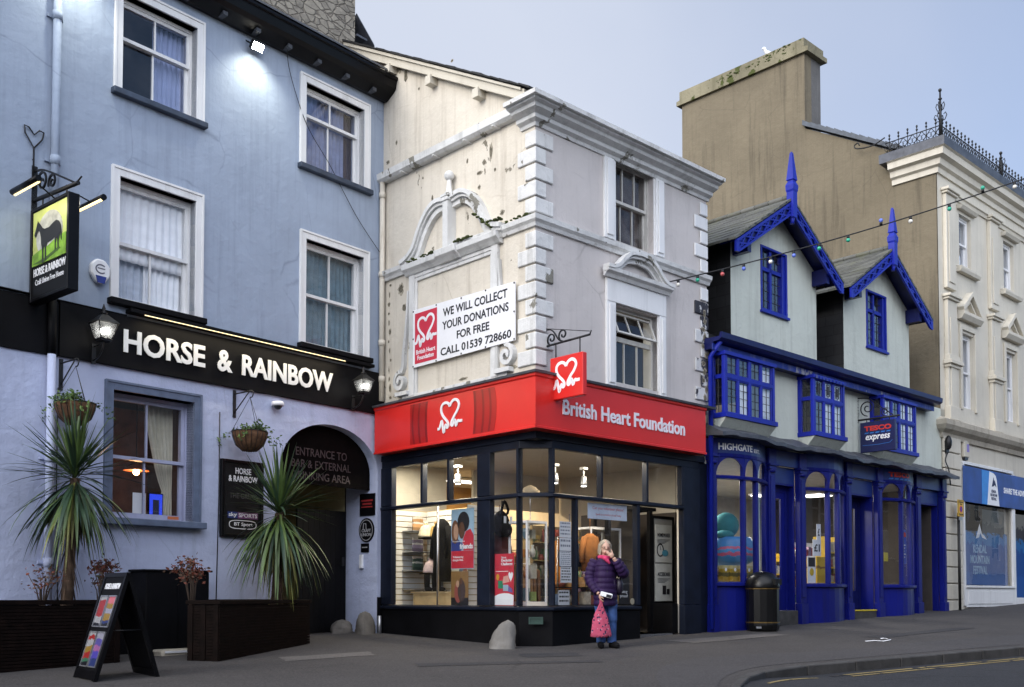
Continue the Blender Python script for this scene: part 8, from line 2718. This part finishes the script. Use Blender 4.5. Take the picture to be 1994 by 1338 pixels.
def wear(b, name, mat, vox=.009, sm=4):
    o = b.build(name, mat, woman)
    m = o.modifiers.new('skin', 'REMESH'); m.mode, m.voxel_size, m.use_smooth_shade = 'VOXEL', vox, True
    if sm:
        s_ = o.modifiers.new('soft', 'SMOOTH'); s_.iterations = sm; s_.factor = .5
    return o


def quilted(pts, radii, seg_len, amp, flatv, b, n=20):
    """a padded tube: the radius swells between the stitch lines"""
    P = smooth_path(pts, 14)
    Rr = []
    tot, acc = 0, [0]
    for i in range(1, len(P)):
        tot += (Vector(P[i]) - Vector(P[i - 1])).length; acc.append(tot)
    for i in range(len(P)):
        f = i / (len(P) - 1) * (len(radii) - 1)
        k = min(int(f), len(radii) - 2)
        r = radii[k] + (radii[k + 1] - radii[k]) * (f - k)
        Rr.append(r + amp * abs(sin(pi * acc[i] / seg_len)) - amp * .5)
    b.tube(P, Rr, n, flat=flatv)


M['puffer'] = flat('purple_padded_nylon', (.022, .009, .046), .6, var=.25, scale=6, bump=.3, spec=.2)
b = MB()
quilted([(.0, .0, z(.635)), (.0, .0, z(.80)), (0, 0, z(.98)), (0, -.005, z(1.12)), (0, 0, z(1.26)), (HX, -.015, z(1.395))], [.208, .214, .205, .195, .178, .105], .085, .014, .78, b)
quilted([(-.15, .005, z(1.325)), (-.215, .0, z(1.20)), (-.245, -.015, z(1.05)), (-.20, -.085, z(.92)), (-.15, -.145, z(.835))], [.082, .08, .075, .064, .052], .065, .012, 1, b, 16)
quilted([(.15, .005, z(1.325)), (.225, -.03, z(1.22)), (.262, -.08, z(1.13)), (.19, -.155, z(1.21)), (.115, -.188, z(1.315))], [.082, .084, .084, .070, .054], .065, .012, 1, b, 16)
b.tube([(-.10, .05, z(1.36)), (-.06, .10, z(1.37)), (0, .115, z(1.36)), (.06, .10, z(1.37)), (.10, .05, z(1.36))], [.045, .055, .06, .055, .045], 10)   # hood lying on the back
coat = wear(b, 'coat', M['puffer'], .008, 2)
b = MB().tube([(-.002, -.158, z(.66)), (-.004, -.172, z(.95)), (-.006, -.168, z(1.15)), (-.010, -.13, z(1.33))], .005, 6); b.build('zip', M['iron'], coat)
b = MB().tube([(-.12, -.150, z(1.02)), (-.10, -.168, z(.90))], .005, 5).tube([(.10, -.158, z(1.02)), (.12, -.150, z(.90))], .005, 5); b.build('pocket', flat('dark_purple_seam', (.015, .008, .03)), coat)
M['denim'] = flat('blue_denim', (.030, .075, .22), .8, var=.35, scale=7, bump=.3)
b = MB()
b.tube(smooth_path([(-.07, 0, z(.80)), (-.080, -.008, z(.62)), (-.078, -.014, z(.46)), (-.072, .0, z(.27)), (-.070, .008, z(.13)), (-.072, .004, z(.075))], 5), [.098] * 6 + [.086] * 6 + [.074] * 5 + [.072] * 5 + [.072] * 4, 14)
b.tube(smooth_path([(.075, 0, z(.80)), (.085, -.005, z(.62)), (.090, -.01, z(.46)), (.093, .005, z(.27)), (.094, .01, z(.13)), (.096, .006, z(.075))], 5), [.098] * 6 + [.086] * 6 + [.074] * 5 + [.072] * 5 + [.072] * 4, 14)
wear(b, 'jeans', M['denim'], .009, 3)
for x, a in ((-.070, -.03), (.094, .06)):
    b = MB().tube([(x, .065, z(.05)), (x + a * .4, -.03, z(.052)), (x + a * .8, -.12, z(.042)), (x + a, -.19, z(.03))], [.045, .05, .048, .028], 12, flat=1.05)
    b.box(x - .035, x + .045, -.0, .075, z(.0), z(.03))
    wear(b, 'shoe', M['dark_cloth'], .008, 2)
M['hair'] = flat('ash_blonde_hair', (.30, .25, .19), .6, var=.4, scale=30, bump=.6)
b = MB()
b.ball((HX, -.020, z(1.552)), .090, 18, 12, 1.0, 1.08, 1.02)
for k in range(26):
    a = radians(-60 + 300 * k / 25)
    c, s = cos(a), sin(a)
    r0 = .086
    x0_, y0_ = HX + r0 * c, -.015 + r0 * s
    if y0_ < -.075: continue
    b.tube([(HX + .05 * c, -.02 + .05 * s, z(1.60)), (x0_, y0_, z(1.55)), (x0_ * 1.04, y0_ + .004, z(1.47)), (HX + .092 * c + rnd(-.006, .006), -.01 + .09 * s, z(1.40 + rnd(0, .02)))], [.028, .022, .022, .012], 7)
for s in (-1, 1):
    b.tube([(HX + s * .012, -.108, z(1.600)), (HX + s * .055, -.098, z(1.575)), (HX + s * .078, -.06, z(1.52)), (HX + s * .082, -.055, z(1.44)), (HX + s * .078, -.06, z(1.40))], [.012, .018, .020, .018, .010], 7)
wear(b, 'hair', M['hair'], .007, 8)
b = MB()
b.tube([(HX - .085, -.03, z(1.375)), (HX - .055, -.105, z(1.372)), (HX, -.135, z(1.36)), (HX + .055, -.105, z(1.372)), (HX + .085, -.03, z(1.375)), (HX + .05, .06, z(1.385)), (HX - .05, .06, z(1.385)), (HX - .085, -.03, z(1.375))], .034, 10)
b.tube([(HX - .06, -.11, z(1.385)), (HX - .02, -.145, z(1.35)), (HX + .02, -.15, z(1.31)), (HX + .05, -.15, z(1.27))], [.025, .033, .03, .015], 10)
wear(b, 'scarf', flat('pink_scarf', (.55, .04, .13), .9, var=.25, scale=16, bump=.5), .008, 2)
b = MB()
for s in (-1, 1):
    cx_ = HX + s * .033
    pts = [(cx_ + .026 * math.copysign(abs(cos(q * pi / 8)) ** .7, cos(q * pi / 8)), -.148, z(1.512 + .018 * sin(q * pi / 8))) for q in range(17)]
    b.tube(pts, .0020, 5)
    b.tube([(HX + s * .058, -.146, z(1.518)), (HX + s * .08, -.03, z(1.522))], .0025, 5)
b.tube([(HX - .008, -.150, z(1.514)), (HX + .008, -.150, z(1.514))], .0025, 5)
b.build('glasses', flat('brown_glasses', (.05, .025, .02), .3), woman)
# her bags and the packet in her hand
t = thing('carrier_bag', 'bright pink dotted cloth bag hanging from the woman\'s hand', 'bag', WM, (-.10, -.17, z(.16)))
tn = NT('pink_dotted_cloth'); tn.set(.85)
vv = tn.n('TexVoronoi'); vv.inputs['Scale'].default_value = 21; vv.inputs['Randomness'].default_value = .7; tn.l(tn.coord(), vv.inputs['Vector'])
v2 = tn.n('TexVoronoi'); v2.inputs['Scale'].default_value = 20; tn.l(tn.coord(1, 1, 1.1), v2.inputs['Vector'])
cc = tn.mix(tn.ramp(v2.outputs['Distance'], [(.20, 1.), (.30, 0.)]), (.42, .06, .12), (.52, .26, .34))
cc = tn.mix(tn.ramp(vv.outputs['Distance'], [(.27, 1.), (.33, 0.)]), cc, (.03, .01, .05))
tn.color(cc); tn.bump(tn.noise(9, 4), .6, .03)
b = MB()
N = 28
prof = [(.012, .030, .70), (.05, .03, .60), (.085, .035, .52), (.115, .05, .42), (.14, .065, .30), (.155, .07, .21), (.150, .065, .175), (.10, .05, .165)]
vs = []
for hx, hy, hz in prof:
    for i in range(N):
        a = 2 * pi * i / N
        wob = 1 + .10 * sin(5 * a + hz * 9) + .05 * sin(9 * a + hz * 20)
        vs.append((-.105 + hx * cos(a) * wob + (.70 - hz) * -.02, -.175 + hy * sin(a) * wob, z(hz)))
fs = [(i * N + k, i * N + (k + 1) % N, (i + 1) * N + (k + 1) % N, (i + 1) * N + k) for i in range(len(prof) - 1) for k in range(N)]
fs.append(tuple((len(prof) - 1) * N + k for k in range(N)))
b.add(vs, fs, True)
b.build('cloth', tn.m, t)
b = MB()
for dy in (-.02, .02):
    b.tube(smooth_path([(-.15, -.175 + dy, z(.56)), (-.125, -.175 + dy, z(.66)), (-.108, -.178 + dy * .5, z(.745)), (-.09, -.175 + dy, z(.66)), (-.065, -.175 + dy, z(.56))], 4), .011, 7)
b.build('handle', flat('dark_pink_strap', (.35, .05, .10), .8), t)
t = thing('packet', 'white and black packet held in the woman\'s lowered hand', 'packet', WM, (-.05, -.22, z(.76)))
b = MB().box(-.09, .09, -.03, .03, -.035, .035); b.xform(Matrix.Translation((-.035, -.235, z(.80))) @ Matrix.Rotation(radians(14), 4, 'Y') @ Matrix.Rotation(radians(-8), 4, 'Z')); b.build('wrapper', M['paper'], t, bevel=.006)
b = MB().box(.0, .08, -.033, -.0305, -.03, .012); b.xform(Matrix.Translation((-.035, -.235, z(.80))) @ Matrix.Rotation(radians(14), 4, 'Y') @ Matrix.Rotation(radians(-8), 4, 'Z')); b.build('print', M['ink'], t)
t = thing('shoulder_bag', 'dark shoulder bag tucked behind the woman\'s raised arm', 'bag', WM, (.22, .0, z(.85)))
b = MB().ball((.205, .0, z(.93)), .12, 14, 10, .55, .8, 1.15); b.build('body', flat('aubergine_leather', (.012, .008, .02), .45), t)
MB().tube(smooth_path([(.22, .02, z(1.02)), (.17, .07, z(1.2)), (.13, .06, z(1.37)), (.15, -.06, z(1.34)), (.21, -.07, z(1.1)), (.22, -.03, z(1.0))], 4), .012, 6).build('strap', M['dark_cloth'], t)

# ================================================================== THE OTHER SIDE OF THE STREET (seen in the window reflections)
OPP = frame(11.0 + .687 * 1.5, 4.25 - .726 * 1.5, -.726, -.687)    # x runs back past the camera; its front looks at the shops
cols_ = [('cream', (.50, .45, .36)), ('white', (.62, .62, .60)), ('grey', (.30, .30, .29)), ('buff', (.42, .34, .24)), ('pale blue', (.40, .45, .50)), ('ivory', (.58, .56, .50)), ('stone', (.36, .33, .28)), ('pale pink', (.5, .42, .4))]
x = -70
for k, (cn_, cc_) in enumerate(cols_):
    w = [13, 14, 14, 13, 12, 13, 12, 12][k]; hgt = [8.4, 9.4, 8.8, 9.2, 9.8, 9.0, 9.4, 8.6][k]
    t = thing('terrace_house', f'{cn_} terraced house across the street, seen only as a reflection', 'house', OPP, (x + w / 2, 3, 0), group='terraced houses across the street')
    holes = [(x + (i + .5) * w / 4 - .55, x + (i + .5) * w / 4 + .55, z_, z_ + 1.7) for i in range(4) for z_ in (3.9, 6.4) if z_ + 1.9 < hgt]
    holes.append((x + .8, x + w - .8, .9, 3.0))
    MB().wall(x, x + w - .02, -1, hgt, holes, 0, .2).box(x, x + .2, .3, 7, -1, hgt).box(x + w - .2, x + w - .02, .3, 7, -1, hgt).box(x, x + w - .02, 7, 7.2, -1, hgt).build('wall', paint('terrace_' + cn_.replace(' ', '_'), cc_), t)
    MB().box(x + .2, x + w - .2, .5, .6, -.9, hgt - .2).build('room_wall', M['dark_room'], t)
    b = MB().prismx([(-.3, hgt), (-.3, hgt + .1), (3.6, hgt + 1.2), (7.4, hgt + .1), (7.4, hgt), (3.6, hgt + 1.05)], x, x + w - .02); b.build('roof', M['slate'], t)
    for a, c, d, e in holes:
        f_ = MB().ring(a, c, d, e, .07, .1, .18); f_.box(a + .07, c - .07, .11, .17, (d + e) / 2 - .03, (d + e) / 2 + .03)
        o = f_.build('window', M['white'], t)
        MB().quad((a + .07, .15, d + .07), (c - .07, .15, d + .07), (c - .07, .15, e - .07), (a + .07, .15, e - .07)).build('pane', M['glass'], o)
    x += w
